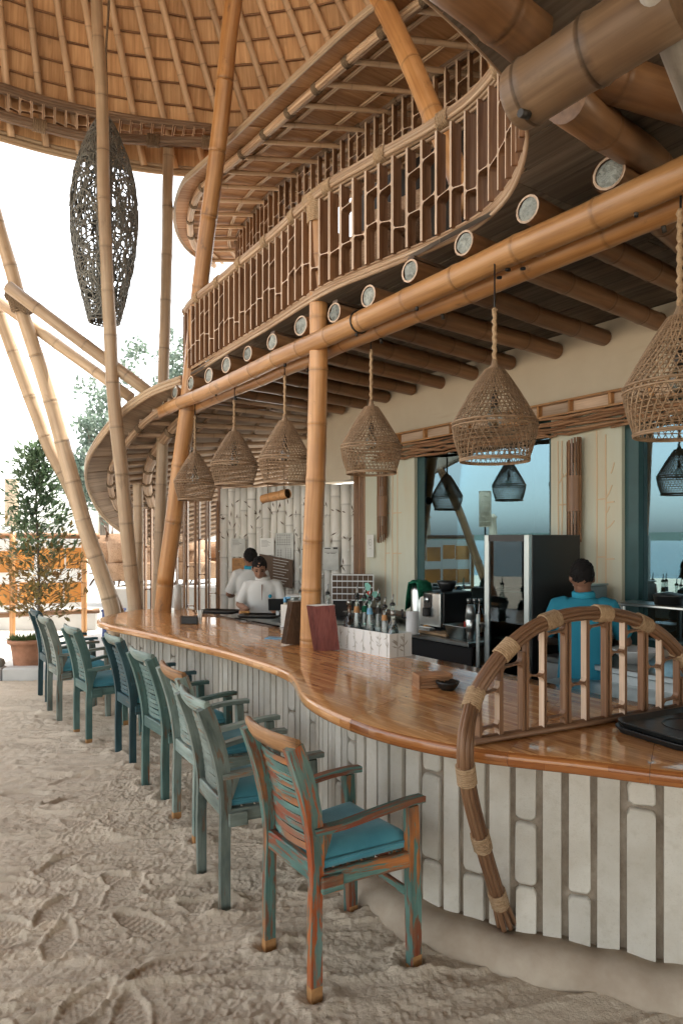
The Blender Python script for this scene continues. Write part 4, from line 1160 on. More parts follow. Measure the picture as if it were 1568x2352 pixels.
# rough concrete ledge that the wall stands on
m = MB(); rows = []
for i in range(60, NF):
    j = i-12; p = WC[j]; T = WP.tan(WP.d[j]); nn = V(T.y, -T.x, 0)
    if nn.dot(p-BC[i]) < 0: nn = -nn
    t = min(1, (i-60)/30); h = .03+.085*t+.006*math.sin(i*.9); wd = .06+.075*t+.01*math.sin(i*.6+1)
    prof = [(-.02, h), (wd*.55, h-.004), (wd*.85, h-.014), (wd, h-.04), (wd+.018, h*.4), (wd+.03, -.06), (-.02, -.06)]
    rows.append([m.vert(p+nn*(a+rng.uniform(-.002, .002))+UP*(b+rng.uniform(-.002, .002))) for a, b in prof])
for r0, r1 in zip(rows, rows[1:]):
    for k in range(7): m.face((r0[k], r1[k], r1[(k+1) % 7], r0[(k+1) % 7]), True)
m.face(rows[0]); m.face(rows[-1][::-1])
put("ledge", m, MAT["ledge_concrete"], bar)

# ------------------------------------------------------------------ arched cane screen on the counter
A0, AD = V(.50, 2.60, 0), V(1.07, .54, 0).normalized(); AN = V(AD.y, -AD.x, 0)
def inplane(u, v):
    k = (u-CX)/FP; t = (k*A0.y-A0.x)/(AD.x-k*AD.y); p = A0+AD*t; return V(p.x, p.y, HC-(v-CY)/FP*p.y)
arch = thing("arched_screen", "arched cane screen with rope lashings standing on the counter's near end", "screen", (.9, 2.8, CZ))
ap = [P(1163, 2122, 2.80), P(1144, 2063, 2.76), P(1105, 1933, 2.62), P(1073, 1800, 2.50), P(1068, 1700, 2.47), inplane(1086, 1608), inplane(1118, 1548), inplane(1163, 1492), inplane(1212, 1450), inplane(1263, 1425), inplane(1320, 1411), inplane(1380, 1409), inplane(1430, 1416), inplane(1478, 1434), inplane(1525, 1466), inplane(1562, 1508), inplane(1590, 1560), inplane(1605, 1630)]
AP = Path(catmull(ap, 8)); pts = [AP.at(AP.L*i/120) for i in range(121)]
for j, (oa, ob) in enumerate(((-.016, .014), (.0, .018), (.016, .014), (-.018, -.004), (.018, -.004), (-.008, -.018), (.010, -.018))):
    out = []
    for i, p in enumerate(pts):
        T = (pts[min(i+1, 120)]-pts[max(i-1, 0)]).normalized(); s_ = T.cross(AN).normalized()
        sp = 1.0+max(0, (6-i))*.12
        out.append(p+AN*(oa*sp)+s_*ob*sp)
    m = MB(); m.tube(out, .0115, 7, tone=rng.uniform(.8, 1.15)); put("frame_cane", m, MAT["cane_arch"], arch)
for u, v, Y in ((1142, 2063, 2.76), (1104, 1933, 2.62), (1070, 1776, 2.49), (1087, 1606, 0), (1163, 1492, 0), (1263, 1425, 0), (1380, 1409, 0), (1474, 1432, 0), (1562, 1508, 0)):
    q = P(u, v, Y) if Y else inplane(u, v)
    s_ = min((AP.L*i/400 for i in range(401)), key=lambda x: (AP.at(x)-q).length)
    lashing("lashing", AP.at(s_), AP.tan(s_), .034, .080, "rope", arch, 9)
b0, b1 = inplane(1080, 1711), inplane(1612, 1621)
b0.z = b1.z = CZ+.016
m = MB(); m.tube([b0, b1], .014, 8); m.tube([b0-AN*-.02+UP*-.002, b1-AN*-.02+UP*-.002], .012, 8); put("bottom_rail", m, MAT["cane_arch"], arch)
t_end = (b1-b0).length
def archtop(x):
    p = b0+AD*x; best = None
    for i in range(30, 121):
        q = pts[i]
        if q.z < CZ+.05: continue
        if best is None or abs((q-p).dot(AD)) < best[0]: best = (abs((q-p).dot(AD)), q.z)
    return best[1]
x = .085; kk = 0
while x < t_end-.05:
    w_ = (.106, .118, .100, .122)[kk % 4]; zt = min(archtop(x-w_*.5)+.040, archtop(x+w_*.5)+.040, archtop(x)+.01)-.012; h = zt-(CZ+.022)
    if h > .05:
        r_ = random.Random(40+kk); sp = [(min(h*.85, r_.uniform(.06, .30)), r_.uniform(-.15, .15))] if kk % 2 == 0 else [(h-.05, .1)]
        if kk % 3 == 0: sp.append((.035, .05))
        me = slice_mesh("picket", w_, h, .030, sp, .011); me.materials.append(MAT["slice_edge"]); me.materials.append(MAT["cane_arch"])
        for pg in me.polygons: pg.material_index = 0 if kk % 2 == 0 and pg.center.x > 0 and pg.normal.x < -.7 else 1  # light from the left painted in: left-facing inner walls get the pale colour
        p = b0+AD*x; put("picket", me, None, arch, frame_mtx((p.x, p.y, CZ+.022), AD))
    x += w_+.003; kk += 1

# ------------------------------------------------------------------ chairs
RWd, FWd, DPT = .37, .45, .43
def post_path(sy):
    y = sy*RWd/2
    return [(0, y, -.09), (.0, y, .30), (.004, y, .50), (-.012, y, .66), (-.045, y, .80), (-.095, y, .945)]
def make_chair(paint, crest, tip, postp=None):
    t = thing("slatted_chair", "x", "chair", (0, 0, 0), "slatted armchairs along the bar", True)
    for sy in (1, -1):
        m = MB(); pts = catmull(post_path(sy), 4); m.tube(pts, [.033+.014*min(1, max(0, (p.z-.45)/.25)) for p in pts], 4, flat=(1.0, .70), up=(1, 0, 0), smooth=False, rot=math.pi/4)
        pp = put("rear_post", m, MAT[postp if (postp and sy < 0) else paint], t)
        if tip: m = MB(); m.box((0, sy*RWd/2, -.01), (1, 0, 0), (0, 1, 0), (0, 0, 1), .0238, .0168, .065, 1); put("bare_tip", m, MAT[tip], pp)
        m = MB(); m.tube([(DPT+.005, sy*FWd/2, -.09), (DPT, sy*FWd/2, .25), (DPT-.012, sy*(FWd/2+.002), .645)], [.030, .034, .031], 4, up=(1, 0, 0), smooth=False, rot=math.pi/4)
        lg = put("front_leg", m, MAT[paint], t)
        if tip: m = MB(); m.box((DPT+.004, sy*FWd/2, -.01), (1, 0, 0), (0, 1, 0), (0, 0, 1), .0226, .0226, .065, 1); put("bare_tip", m, MAT[tip], lg)
        m = MB(); pa = catmull([(-.012, sy*(RWd/2+.012), .625), (.10, sy*(RWd/2+.030), .632), (.28, sy*(FWd/2+.004), .655), (DPT-.02, sy*FWd/2, .662), (DPT+.05, sy*(FWd/2-.004), .660)], 4)
        m.tube(pa, [.028]*len(pa), 4, flat=(.62, 1.1), up=(0, 0, 1), smooth=False, rot=math.pi/4); put("armrest", m, MAT[paint], t)
        m = MB(); m.prism([(-.004, .0), (.05, -.015), (.018, -.10), (-.004, -.14)], (.018, sy*(RWd/2), .62), V(1, 0, 0), V(0, 0, 1), V(0, 1, 0), -.016, .016); put("arm_bracket", m, MAT[paint], t)
        m = MB(); m.bar((.02, sy*(RWd/2), .435), (DPT-.022, sy*FWd/2, .435), .026, .062, ch=.004); put("side_rail", m, MAT[paint], t)
        m = MB(); m.bar((.01, sy*(RWd/2+.030), .425), (.10, sy*(RWd/2+.034), .425), .020, .062, ch=.004); put("block", m, MAT[paint], t)
    m = MB(); m.bar((DPT, -FWd/2+.02, .435), (DPT, FWd/2-.02, .435), .026, .060, ch=.004); put("front_rail", m, MAT[paint], t)
    m = MB(); m.bar((DPT-.02, -FWd/2+.02, .30), (DPT-.02, FWd/2-.02, .30), .022, .034, ch=.004); put("stretcher", m, MAT[paint], t)
    m = MB(); m.bar((.0, -RWd/2+.015, .468), (.0, RWd/2-.015, .468), .030, .075, ch=.005); put("back_rail", m, MAT[paint], t)
    for k in range(6):
        x = .06+.062*k; hw = RWd/2-.02+(FWd-RWd)/2*x/DPT
        m = MB(); m.bar((x, -hw, .462), (x, hw, .462), .048, .014, ch=.002); put("seat_slat", m, MAT[paint], t)
    pp = Path(catmull([V(*q) for q in post_path(0)], 8)); z2s = lambda z: min((pp.L*i/300 for i in range(301)), key=lambda s_: abs(pp.at(s_).z-z))
    for k in range(11):
        z = .535+.0325*k; s_ = z2s(z); c = pp.at(s_); T = pp.tan(s_); nrm = V(T.z, 0, -T.x)
        pts = [V(c.x+.022-.030*(1-(q/3)**2) if True else 0, (RWd/2-.012)*q/3, c.z) for q in range(-3, 4)]
        m = MB(); m.tube(pts, .0155, 4, flat=(1.05, .40), up=(T+nrm*.35), smooth=False, rot=math.pi/4); put("back_slat", m, MAT[paint], t)
    pts = [V(-.088+.010-.034*(1-(q/4)**2), (RWd/2+.018)*q/4, .938+.004*(1-(q/4)**2)) for q in range(-4, 5)]
    m = MB(); m.tube(pts, .047, 8, flat=(.92, .40), up=(-.42, 0, 1), smooth=True); put("crest_rail", m, MAT[crest], t)
    return t
def make_cushion():
    m = MB(); n = 12; rows = []
    def half(x): return (RWd+(FWd-RWd)*x/DPT)/2-.012
    L0, L1 = .02, DPT+.015
    prof = [(-.0, 0), (.03, .004), (.05, .02), (.05, .040), (.03, .054), (0, .062)]
    for i in range(n+1):
        x = L0+(L1-L0)*i/n; row = []
        for j in range(n+1):
            y = half(x)*(2*j/n-1); e = min(1, min(i, n-i, j, n-j)/2.2)
            row.append((x, y, .060*(e**.45)*.9+.006+.006*math.sin(x*14)*math.cos(y*17)*e))
        rows.append(row)
    z0 = .472
    top = [[m.vert((x, y, z0+z+.014)) for x, y, z in r] for r in rows]
    mid = [[m.vert((x, y, z0+.0)) for x, y, z in r] for r in rows]
    for i in range(n):
        for j in range(n):
            m.face((top[i][j], top[i+1][j], top[i+1][j+1], top[i][j+1]), True); m.face((mid[i][j], mid[i][j+1], mid[i+1][j+1], mid[i+1][j]))
    for i in range(n):
        m.face((top[i][0], mid[i][0], mid[i+1][0], top[i+1][0]), True); m.face((top[i][n], top[i+1][n], mid[i+1][n], mid[i][n]), True)
        m.face((top[0][i], top[0][i+1], mid[0][i+1], mid[0][i]), True); m.face((top[n][i], mid[n][i], mid[n][i+1], top[n][i+1]), True)
    o = put("seat_cushion", m, MAT["cushion_blue"]); tag(o, "x", "cushion", "blue seat cushions on the bar chairs")
    m = MB(); ring = [V(L0, -half(L0), 0), V(L1, -half(L1), 0), V(L1, half(L1), 0), V(L0, half(L0), 0)]
    rp_ = []
    for a, b in zip(ring, ring[1:]+ring[:1]): rp_ += [a.lerp(b, k/8) for k in range(8)]
    m.tube([p+UP*(z0+.026) for p in rp_], .0055, 5, closed=True); put("piping", m, MAT["cushion_blue"], o)
    return o
styles = [("paint_worn", "paint_tan", "leg_tip", "heavily worn chair with red and orange showing, nearest of the row"),
          ("paint_grey", "paint_pale", None, "grey green slatted chair with dark arms, second from the front"),
          ("paint_pale", "paint_tan", "leg_tip", "pale green slatted chair with a bare orange top rail, third of the row"),
          ("paint_teal", "paint_pale", None, "bright teal legged slatted chair, fourth of the row"),
          ("paint_dark", "paint_pale", None, "very dark blue slatted chair in the middle of the row"),
          ("paint_teal", "paint_pale", "leg_tip", "green slatted chair with orange leg tips, third from the far end"),
          ("paint_grey", "paint_grey", None, "brown grey slatted chair, second from the far end"),
          ("paint_dark", "paint_dark", None, "dark slatted chair at the far end beside the flower pot")]
protos = {}
cush0 = make_cushion(); first = True
for (x, y, hd), (pa, cr, tp, lb), nth in zip(CHAIRS, styles, ("nearest", "second", "third", "fourth", "fifth", "sixth", "seventh", "last")):
    key = (pa, cr, tp)
    t = copy_tree(protos[key]) if key in protos else make_chair(pa, cr, tp, 'paint_red' if pa == 'paint_worn' else None); protos.setdefault(key, t)
    t.location = (x, y, 0); t.rotation_euler = (rng.uniform(-.012, .012), rng.uniform(-.01, .01), R(hd)); t["label"] = lb
    c = cush0 if first else copy_tree(cush0); first = False
    c.location = (x, y, 0); c.rotation_euler = (0, 0, R(hd)+rng.uniform(-.03, .03)); c["label"] = "blue cushion on the %s slatted chair %s" % (nth, "of the row" if nth != "last" else "beside the pot")
    c["_mtx"] = 0

# ------------------------------------------------------------------ pendant lamps
def shade_profile(t):                                   # t 0 bottom .. 1 neck: radius factor
    if t < .06: return .80+.35*t
    if t < .40: return .821+.179*math.sin((t-.06)/.34*math.pi/2)
    return .10+.90*(1-((t-.40)/.60))**.86
def lamp_meshes():
    D, H = .205, .475; weave = MB(); N = 40
    def pt(a, t, dr=0): r = D*shade_profile(t)+dr; return V(r*math.cos(a), r*math.sin(a), t*H)
    for dirn in (1, -1):
        for k in range(N):
            pts = [pt(2*math.pi*k/N+dirn*(tt*1.25), .015+tt*.93, dirn*.0011) for tt in [q/20 for q in range(21)]]
            weave.tube(pts, .0023, 4, cap=False, flat=(.8, 1.35), tone=rng.uniform(.8, 1.15), smooth=False)
    rings = MB(); tt = .03
    while tt < .96:
        weave.tube([pt(2*math.pi*q/28, tt) for q in range(28)], .0021, 4, closed=True, smooth=False, tone=rng.uniform(.8, 1.1)); tt += .045 if tt < .42 else (.036 if tt < .7 else .022)
    for tt in (.012, .028, .36, .40):
        rings.tube([pt(2*math.pi*q/32, tt, .003) for q in range(32)], .0048, 5, closed=True)
    cap_ = MB(); cap_.lathe([(.026, .92*H), (.024, .97*H), (.016, 1.0*H), (.010, 1.05*H), (0, 1.05*H)], seg=12)
    sock = MB(); sock.lathe([(.0, .56*H), (.018, .56*H), (.02, .60*H), (.014, .70*H), (.005, .72*H), (.004, 1.0*H), (0, 1.0*H)], seg=10)
    bulb = MB(); bulb.lathe([(.0, .345*H), (.022, .355*H), (.036, .40*H), (.040, .45*H), (.034, .50*H), (.020, .545*H), (.017, .57*H)], seg=16, cap=False)
    fil = MB(); 
    for a in range(4): fil.tube([V(.014*math.cos(a*1.57), .014*math.sin(a*1.57), .40*H), V(.007*math.cos(a*1.57+.6), .007*math.sin(a*1.57+.6), .55*H)], .0012, 4)
    return [("weave", weave, "shade_cane"), ("rim", rings, "shade_cane"), ("neck_cap", cap_, "shade_cane"), ("socket", sock, "bulb_metal"), ("bulb", bulb, "bottle_clear"), ("filament", fil, "amber")], H
LM, LH = lamp_meshes(); LM = [(n_, mb.mesh(n_), mt) for n_, mb, mt in LM]
for u, vt, vb, Y, vr, lb in ((448, 1036, 1150, 6.9, 955, "smallest woven basket lamp, farthest along the beam"), (538, 985, 1116, 6.1, 890, "woven basket lamp second from the far end of the beam"),
                         (654, 957, 1112, 5.45, 830, "woven basket lamp half hidden by the thick post"), (852, 926, 1090, 4.62, 765, "woven basket lamp just right of the thick post"),
                         (1135, 836, 1062, 3.36, 655, "large woven basket lamp in front of the tinted window"), (1560, 712, 1003, 2.66, 480, "largest woven basket lamp cut off by the picture's right edge")):
    bot = P(u, vb, Y); z0 = bot.z; t = thing("pendant_lamp", lb, "lamp", (bot.x, bot.y, z0), "basket lamps hung from the beam", True, rng.uniform(0, 6))
    H_ = (vb-vt)/FP*Y; sc = min(1.12, max(.95, H_/LH))
    for n_, me, mt in LM:
        o = put(n_, me, MAT[mt], t); o.scale = (1, 1, sc)
        if n_ == "weave": o["kind"] = "stuff"
    top = P(u, vr, Y).z-z0
    m = MB(); zz = [LH*sc*1.0+(top-LH*sc)*q/24 for q in range(25)]; lim = max(LH*sc+.1, top-(.0 if rng.random() < .5 else .12))
    m.tube([V(.004*math.sin(q*2.4), .004*math.cos(q*2.4), min(z, lim)) for q, z in enumerate(zz)], [.010+.002*(q % 2) for q in range(25)], 7); put("rope", m, MAT["rope"], t)
    m = MB(); m.tube([V(.0, 0, LH*sc), V(.004, 0, top+.14)], .0045, 6); put("cord", m, MAT["black_plastic"], t)

# ------------------------------------------------------------------ big woven lantern
c0 = P(240, 740, 7.45); LHt = P(240, 268, 7.45).z-c0.z
lan = thing("hanging_lantern", "large dark spindle shaped lantern of tangled twigs hanging behind the slender post", "lantern", tuple(c0))
def lr(t):                                              # t 0 bottom .. 1 top
    return .345*(.46+.54*math.sin(min(1, t/.52)*math.pi/2)) if t < .52 else .345*(math.cos((t-.52)/.48*math.pi/2)**.75*.88+.12)
def lp(a, t, k=1.0): r = lr(t)*k; return c0+V(r*math.cos(a), r*math.sin(a), t*LHt)
m = MB(); rr = random.Random(5)
for i in range(560):
    a, t, ha = rr.uniform(0, 6.283), rr.random(), rr.uniform(0, 6.283); pts = []
    for k in range(9):
        pts.append(lp(a, min(1, max(0, t)), 1+rr.uniform(-.02, .03))); ha += rr.uniform(-.9, .9)
        a += math.cos(ha)*.045/max(.10, lr(min(1, max(0, t)))); t += math.sin(ha)*.045/LHt*1.4
    m.tube(pts, .0085, 4, cap=False, smooth=False, tone=rr.uniform(.7, 1.3))
for q in range(14): m.tube([lp(2*math.pi*q/14, k/24) for k in range(25)], .007, 4, cap=False)
for t in (0.0, .015, .25, .5, .75, .97): m.tube([lp(2*math.pi*k/24, t) for k in range(24)], .009, 5, closed=True)
put("twig_weave", m, MAT["lantern_weave"], lan, kind="stuff")
m = MB(); m.lathe([(.085, .03*LHt), (.085, .96*LHt)], c0, 12, cap=False); put("inner_sleeve", m, MAT["lantern_weave"], lan)
m = MB(); top = P(250, -30, 7.2); pts = [c0+V(0, 0, LHt), P(246, 220, 7.42), P(244, 120, 7.38), P(250, 20, 7.3), top]
m.tube(catmull(pts, 8), .013, 6); put("rope", m, MAT["rope_dark"], lan)
# ------------------------------------------------------------------ planting and terrace on the far left
def leaf(m, p, d, up, L, w_, fold=.25, tone=1.0):
    d = d.normalized(); s_ = d.cross(up); s_ = s_.normalized() if s_.length > 1e-4 else d.orthogonal().normalized(); n_ = s_.cross(d)
    a, b = m.vert(p, p, tone), m.vert(p+d*L, p, tone)
    l_, r_ = m.vert(p+d*L*.45+s_*w_+n_*w_*fold, p, tone), m.vert(p+d*L*.45-s_*w_+n_*w_*fold, p, tone)
    m.face((a, l_, b), False); m.face((a, b, r_), False)
def rv(r_): 
    a, z = r_.uniform(0, 6.283), r_.uniform(-1, 1); q = math.sqrt(1-z*z); return V(q*math.cos(a), q*math.sin(a), z)
pc = V(-3.93, 8.55, .10)
pot = thing("flower_pot", "round terracotta pot with wide rim at the sand's far edge", "pot", tuple(pc))
m = MB(); m.lathe([(.14, 0), (.155, .02), (.185, .25), (.195, .30), (.225, .305), (.232, .33), (.228, .355), (.205, .36), (.19, .33), (.0, .325)], pc, 24); put("body", m, MAT["terracotta"], pot)
m = MB(); m.lathe([(0, .332), (.19, .335), (.192, .325)], pc, 20); put("soil", m, MAT["room_brown"], pot)
g = MB(); r_ = random.Random(3)
for i in range(500):
    a, q = r_.uniform(0, 6.283), .2*math.sqrt(r_.random()); p = pc+V(q*math.cos(a), q*math.sin(a), .33)
    leaf(g, p, V(math.cos(a)*.5, math.sin(a)*.5, 1)+rv(r_)*.5, V(1, 0, .1), r_.uniform(.06, .13), .006)
o = put("pot_grass", g, MAT["leaf_grass"]); tag(o, "tufts of short grass growing in the terracotta pot", "grass", None, "stuff")
shrub = thing("potted_shrub", "slender shrub with green upper and reddish lower leaves in the pot", "shrub", (pc.x+.06, pc.y, .4))
tk = MB(); base = pc+V(.13, 0, .32); r_ = random.Random(8)
trunk = catmull([base, base+V(.02, 0, .5), base+V(0, .02, 1.1), base+V(-.02, 0, 1.8), base+V(.02, 0, 2.35)], 6)
tk.tube(trunk, [.022*(1-.8*i/len(trunk)) for i in range(len(trunk))], 7); TP = Path(trunk)
gr, rd = MB(), MB()
for i in range(118):
    s_ = TP.L*(.10+.9*i/118); p0 = TP.at(s_); a = i*2.4+r_.uniform(-.4, .4); f_ = s_/TP.L
    L = (.62*(1-f_)**.6*min(1, .45+f_*2.0)+.10)*r_.uniform(.65, 1.15)
    d = V(math.cos(a), math.sin(a), .35+.5*f_).normalized(); pts = [p0, p0+d*L*.5+UP*.02, p0+d*L+UP*r_.uniform(-.02, .10)]
    tk.tube(pts, [.004, .0028, .0015], 4, cap=False)
    for k in range(24):
        q = r_.uniform(.2, 1.08); c = pts[0].lerp(pts[2], q)+rv(r_)*.06
        leaf(gr if f_ > .42+r_.uniform(-.12, .12) else rd, c, d+rv(r_)*.9, UP+rv(r_)*.5, r_.uniform(.075, .13), .021, .3, r_.uniform(.75, 1.3))
put("trunk", tk, MAT["trunk_bark"], shrub); put("crown", gr, MAT["leaf_green"], shrub, kind="stuff"); put("lower_leaves", rd, MAT["leaf_red"], shrub, kind="stuff")
m = MB(); r_ = random.Random(1); rows = []
for i in range(7):
    t = math.pi*i/6; rows.append([V(-4.28, 8.36, .18)+V(.17*math.sin(t)*math.cos(k*.7)*r_.uniform(.85, 1.15), .12*math.sin(t)*math.sin(k*.7)*r_.uniform(.85, 1.15), .10*math.cos(t)) for k in range(9)])
m.loft(rows[::-1]); o = put("grey_rock", m, MAT["rock"]); tag(o, "rounded grey rock on the pavement left of the terracotta pot", "rock")

def far_tree(label, c, rx, rz, n, seed, trunk_h):
    t = thing("far_tree", label, "tree", (c.x, c.y, .1), "trees beyond the terrace"); r_ = random.Random(seed); tr, lv = MB(), MB()
    tr.tube([V(c.x+.1, c.y, .1), V(c.x, c.y, c.z-rz*.6), V(c.x-.1, c.y, c.z+rz*.3)], [.16, .12, .04], 8)
    cl = []
    for i in range(34):
        d = rv(r_); q = r_.uniform(.45, 1.0); p = c+V(d.x*rx*q, d.y*rx*q, d.z*rz*q); cl.append((p, r_.uniform(.28, .55)))
        tr.tube([V(c.x, c.y, c.z-rz*.3*r_.random()), c.lerp(p, .5)+rv(r_)*.12, p], [.03, .02, .008], 5, cap=False)
    for p, rad in cl:
        for k in range(n):
            d = rv(r_)*rad*(r_.random()**.45); leaf(lv, p+d, rv(r_)+UP*.2, rv(r_), r_.uniform(.14, .24), .05, .25, r_.uniform(.7, 1.35))
    put("trunk", tr, MAT["trunk_bark"], t); put("crown", lv, MAT["leaf_hazy"], t, kind="stuff")
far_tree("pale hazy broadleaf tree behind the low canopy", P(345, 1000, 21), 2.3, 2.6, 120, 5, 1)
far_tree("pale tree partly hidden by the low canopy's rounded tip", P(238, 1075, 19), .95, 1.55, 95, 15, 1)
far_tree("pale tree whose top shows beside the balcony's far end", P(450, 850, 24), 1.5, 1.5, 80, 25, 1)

# wind screen of frosted panels with orange sheets between bamboo rails
def screen(label, A, B, n, seed):
    t = thing("wind_screen", label, "screen", (A.x, A.y, .1), "wind screens at the terrace"); r_ = random.Random(seed)
    D = (B-A); L = D.length; D.normalize(); N = V(-D.y, D.x, 0)
    at = lambda s_, z, k=0: V(A.x, A.y, 0)+V(D.x, D.y, 0)*s_+N*k+UP*z
    for z, rr_ in ((1.76, .05), (.50, .045)):
        m = MB(); m.culm([at(-.25, z), at(L+.05, z)], rr_, rr_, .5, 10); put("rail", m, MAT["bamboo_dark"], t)
    for s_ in (0, L/2, L):
        m = MB(); m.culm([at(s_, .05, .09), at(s_, 1.82, .09)], .045, .045, .4, 10); put("post", m, MAT["bamboo"], t)
    w_ = L/n
    for i in range(n):
        m = MB(); m.box(at((i+.5)*w_, 1.13), D, N, UP, w_/2-.015, .006, .56); pn = put("panel", m, MAT["frosted_panel"], t)
        for k in (-1, 1): m = MB(); m.box(at((i+.5)*w_+k*(w_/2-.012), 1.13), D, N, UP, .012, .012, .57); put("panel_frame", m, MAT["white_plastic"], pn)
        for z0, z1 in ((1.20, 1.54), (.66, .99)):
            x0, x1 = i*w_+.04, (i+1)*w_-.04; cut = x0+(x1-x0)*r_.uniform(.35, .65)
            for a, b in ((x0, cut-.015), (cut+.015, x1)):
                m = MB(); m.box(at((a+b)/2, (z0+z1)/2+r_.uniform(-.03, .03)), D, N, UP, (b-a)/2, .016, (z1-z0)/2); put("orange_sheet", m, MAT["orange_panel"], pn)
screen("frosted wind screen with two rows of orange sheets behind the shrub", V(-4.30, 11.4, 0), V(-6.2, 10.4, 0), 3, 1)
screen("frosted wind screen with orange sheets beyond the picture's left edge, mirrored in the window", V(-6.5, 10.2, 0), V(-9.6, 6.9, 0), 5, 2)

# lantern posts, parasols, beach furniture
def lamp_post(label, x, y, h0, h1, r_):
    t = thing("lantern_post", label, "lamp", (x, y, .1), "white cylinder lantern posts")
    m = MB(); m.tube([V(x, y, .0), V(x, y, h0)], .028, 8); put("pole", m, MAT["iron"], t)
    m = MB(); m.lathe([(r_, h0), (r_, h1), (r_*.96, h1+.01), (0, h1+.015)], V(x, y, 0), 18); sh = put("shade", m, MAT["umbrella_cloth"], t)
    m = MB()
    for k in range(8): m.tube([V(x+r_*1.01*math.cos(q*.3927), y+r_*1.01*math.sin(q*.3927), h0+(h1-h0)*k/7) for q in range(16)], .010, 4, closed=True)
    for k in range(10): m.tube([V(x+r_*1.01*math.cos(k*.628), y+r_*1.01*math.sin(k*.628), h0), V(x+r_*1.01*math.cos(k*.628), y+r_*1.01*math.sin(k*.628), h1)], .006, 4)
    put("weave", m, MAT["umbrella_cloth"], sh, kind="stuff")
p = P(28, 1208, 15.5); lamp_post("white cylinder lantern on a post behind the shrub", p.x, p.y, p.z, p.z+1.05, .14)
p = P(237, 1225, 21); lamp_post("white cylinder lantern on a post under the low canopy's tip", p.x, p.y, p.z, p.z+.85, .13)
lamp_post("white cylinder lantern mirrored in the tinted window left of the fridge", -8.6, 9.0, 1.95, 3.0, .17)
lamp_post("white cylinder lantern mirrored in the window behind the hanging lamp", -14.0, 6.6, 2.1, 3.2, .19)
def parasol(label, x, y, h):
    t = thing("closed_parasol", label, "parasol", (x, y, 0), "closed parasols on the beach"); c = V(x, y, 0)
    m = MB(); m.tube([c, c+UP*h], .025, 8); put("pole", m, MAT["bulb_metal"], t)
    m = MB(); rows = []
    for z, r_ in ((.42, .02), (.43, .14), (.55, .17), (.75, .14), (.93, .11), (.945, .16), (.965, .12), (1.0, .02)):
        rows.append([c+V(r_*(1+.22*math.cos(k*math.pi))*math.cos(k*math.pi/8), r_*(1+.22*math.cos(k*math.pi))*math.sin(k*math.pi/8), z*h) for k in range(16)])
    m.loft(rows); put("canopy", m, MAT["umbrella_cloth"], t)
parasol("closed cream parasol mirrored beside the window's slanting post", -15.5, 8.6, 2.6)
parasol("closed cream parasol mirrored in the glass fridge door", -11.0, 4.6, 2.5)
parasol("closed cream parasol mirrored in the window by the mirrored lantern", -22, 6.4, 2.8)
t = thing("beach_daybed", "low wooden daybed mirrored in the fridge door", "daybed", (-8.4, 4.9, 0))
m = MB(); m.box((-8.4, 4.9, .22), (1, .2, 0), (-.2, 1, 0), UP, .5, .9, .18, 1, .02); put("base", m, MAT["wicker"], t)
m = MB(); m.box((-8.4, 4.9, .45), (1, .2, 0), (-.2, 1, 0), UP, .48, .88, .05, 1, .03); put("mattress", m, MAT["umbrella_cloth"], t)
m = MB(); m.box((-8.5, 5.75, .7), (1, .2, 0), (-.2, 1, .3), UP, .48, .05, .3, 1, .02); put("backrest", m, MAT["wicker"], t)

# stacked wicker chairs on the raised terrace
def wicker(label, x, y, z, rz, flip):
    t = thing("wicker_chair", label, "chair", (x, y, z), "wicker chairs stacked on the terrace", True, rz); s_ = -1 if flip else 1; z0 = .86 if flip else 0
    def zz(q): return z0+s_*q
    m = MB(); rows = []
    for q, r0, r1 in ((.10, .24, .24), (.40, .29, .28), (.44, .30, .29)):
        rows.append([(r0*math.copysign(abs(math.cos(k*.3927))**.6, math.cos(k*.3927)), r1*math.copysign(abs(math.sin(k*.3927))**.6, math.sin(k*.3927)), zz(q)) for k in range(16)])
    m.loft(rows if not flip else rows[::-1]); put("seat", m, MAT["wicker"], t)
    m = MB(); rows = []
    for q, r0 in ((.40, .29), (.62, .31), (.84, .35)):
        pts = [(r0*math.cos(R(-10+200*k/12)), r0*math.sin(R(-10+200*k/12)), zz(q)) for k in range(13)]
        rows.append(pts+[(a*.88, b*.88, c) for a, b, c in pts[::-1]])
    m.loft(rows if not flip else rows[::-1]); put("backrest", m, MAT["wicker"], t)
    for sx in (-1, 1):
        for sy in (-1, 1):
            m = MB(); m.tube([(sx*.20, sy*.20, zz(.12)), (sx*.26, sy*.26, zz(-.02 if not flip else -.06))], [.022, .014], 6); put("leg", m, MAT["dark_wood"], t)
k = 0
for u, Y, z, fl, lb in ((250, 13.2, .82, False, "wicker chair standing left of the slender post on the terrace"), (287, 13.0, .82, False, "wicker chair standing on the terrace behind the slender post's base"),
                        (252, 13.3, 1.02, True, "upturned wicker chair on the stack left of the slender post"), (285, 13.1, 1.05, True, "upturned wicker chair with legs in the air behind the slender post"),
                        (338, 13.2, .82, False, "wicker chair seen between the short post and the lattice"), (336, 13.3, 1.05, True, "upturned wicker chair seen between the short post and the lattice"),
                        (440, 13.4, .82, False, "wicker chair seen through the bamboo lattice under the far lamp"), (442, 13.5, 1.05, True, "upturned wicker chair seen through the bamboo lattice"),
                        (478, 13.8, .82, False, "wicker chair seen through the lattice next to the white wall")):
    p = P(u, 1239, Y); wicker(lb, p.x, p.y, z, rng.uniform(-3, 3), fl); k += 1
p = P(262, 1400, 11.0); m = MB(); m.box((p.x, p.y, .33), (1, .1, 0), (-.1, 1, 0), UP, .16, .12, .23, 1, .02)
t = thing("blue_crate", "blue plastic crate on the pavement behind the posts", "crate", (p.x, p.y, .1)); put("shell", m, MAT["bin_blue"], t)
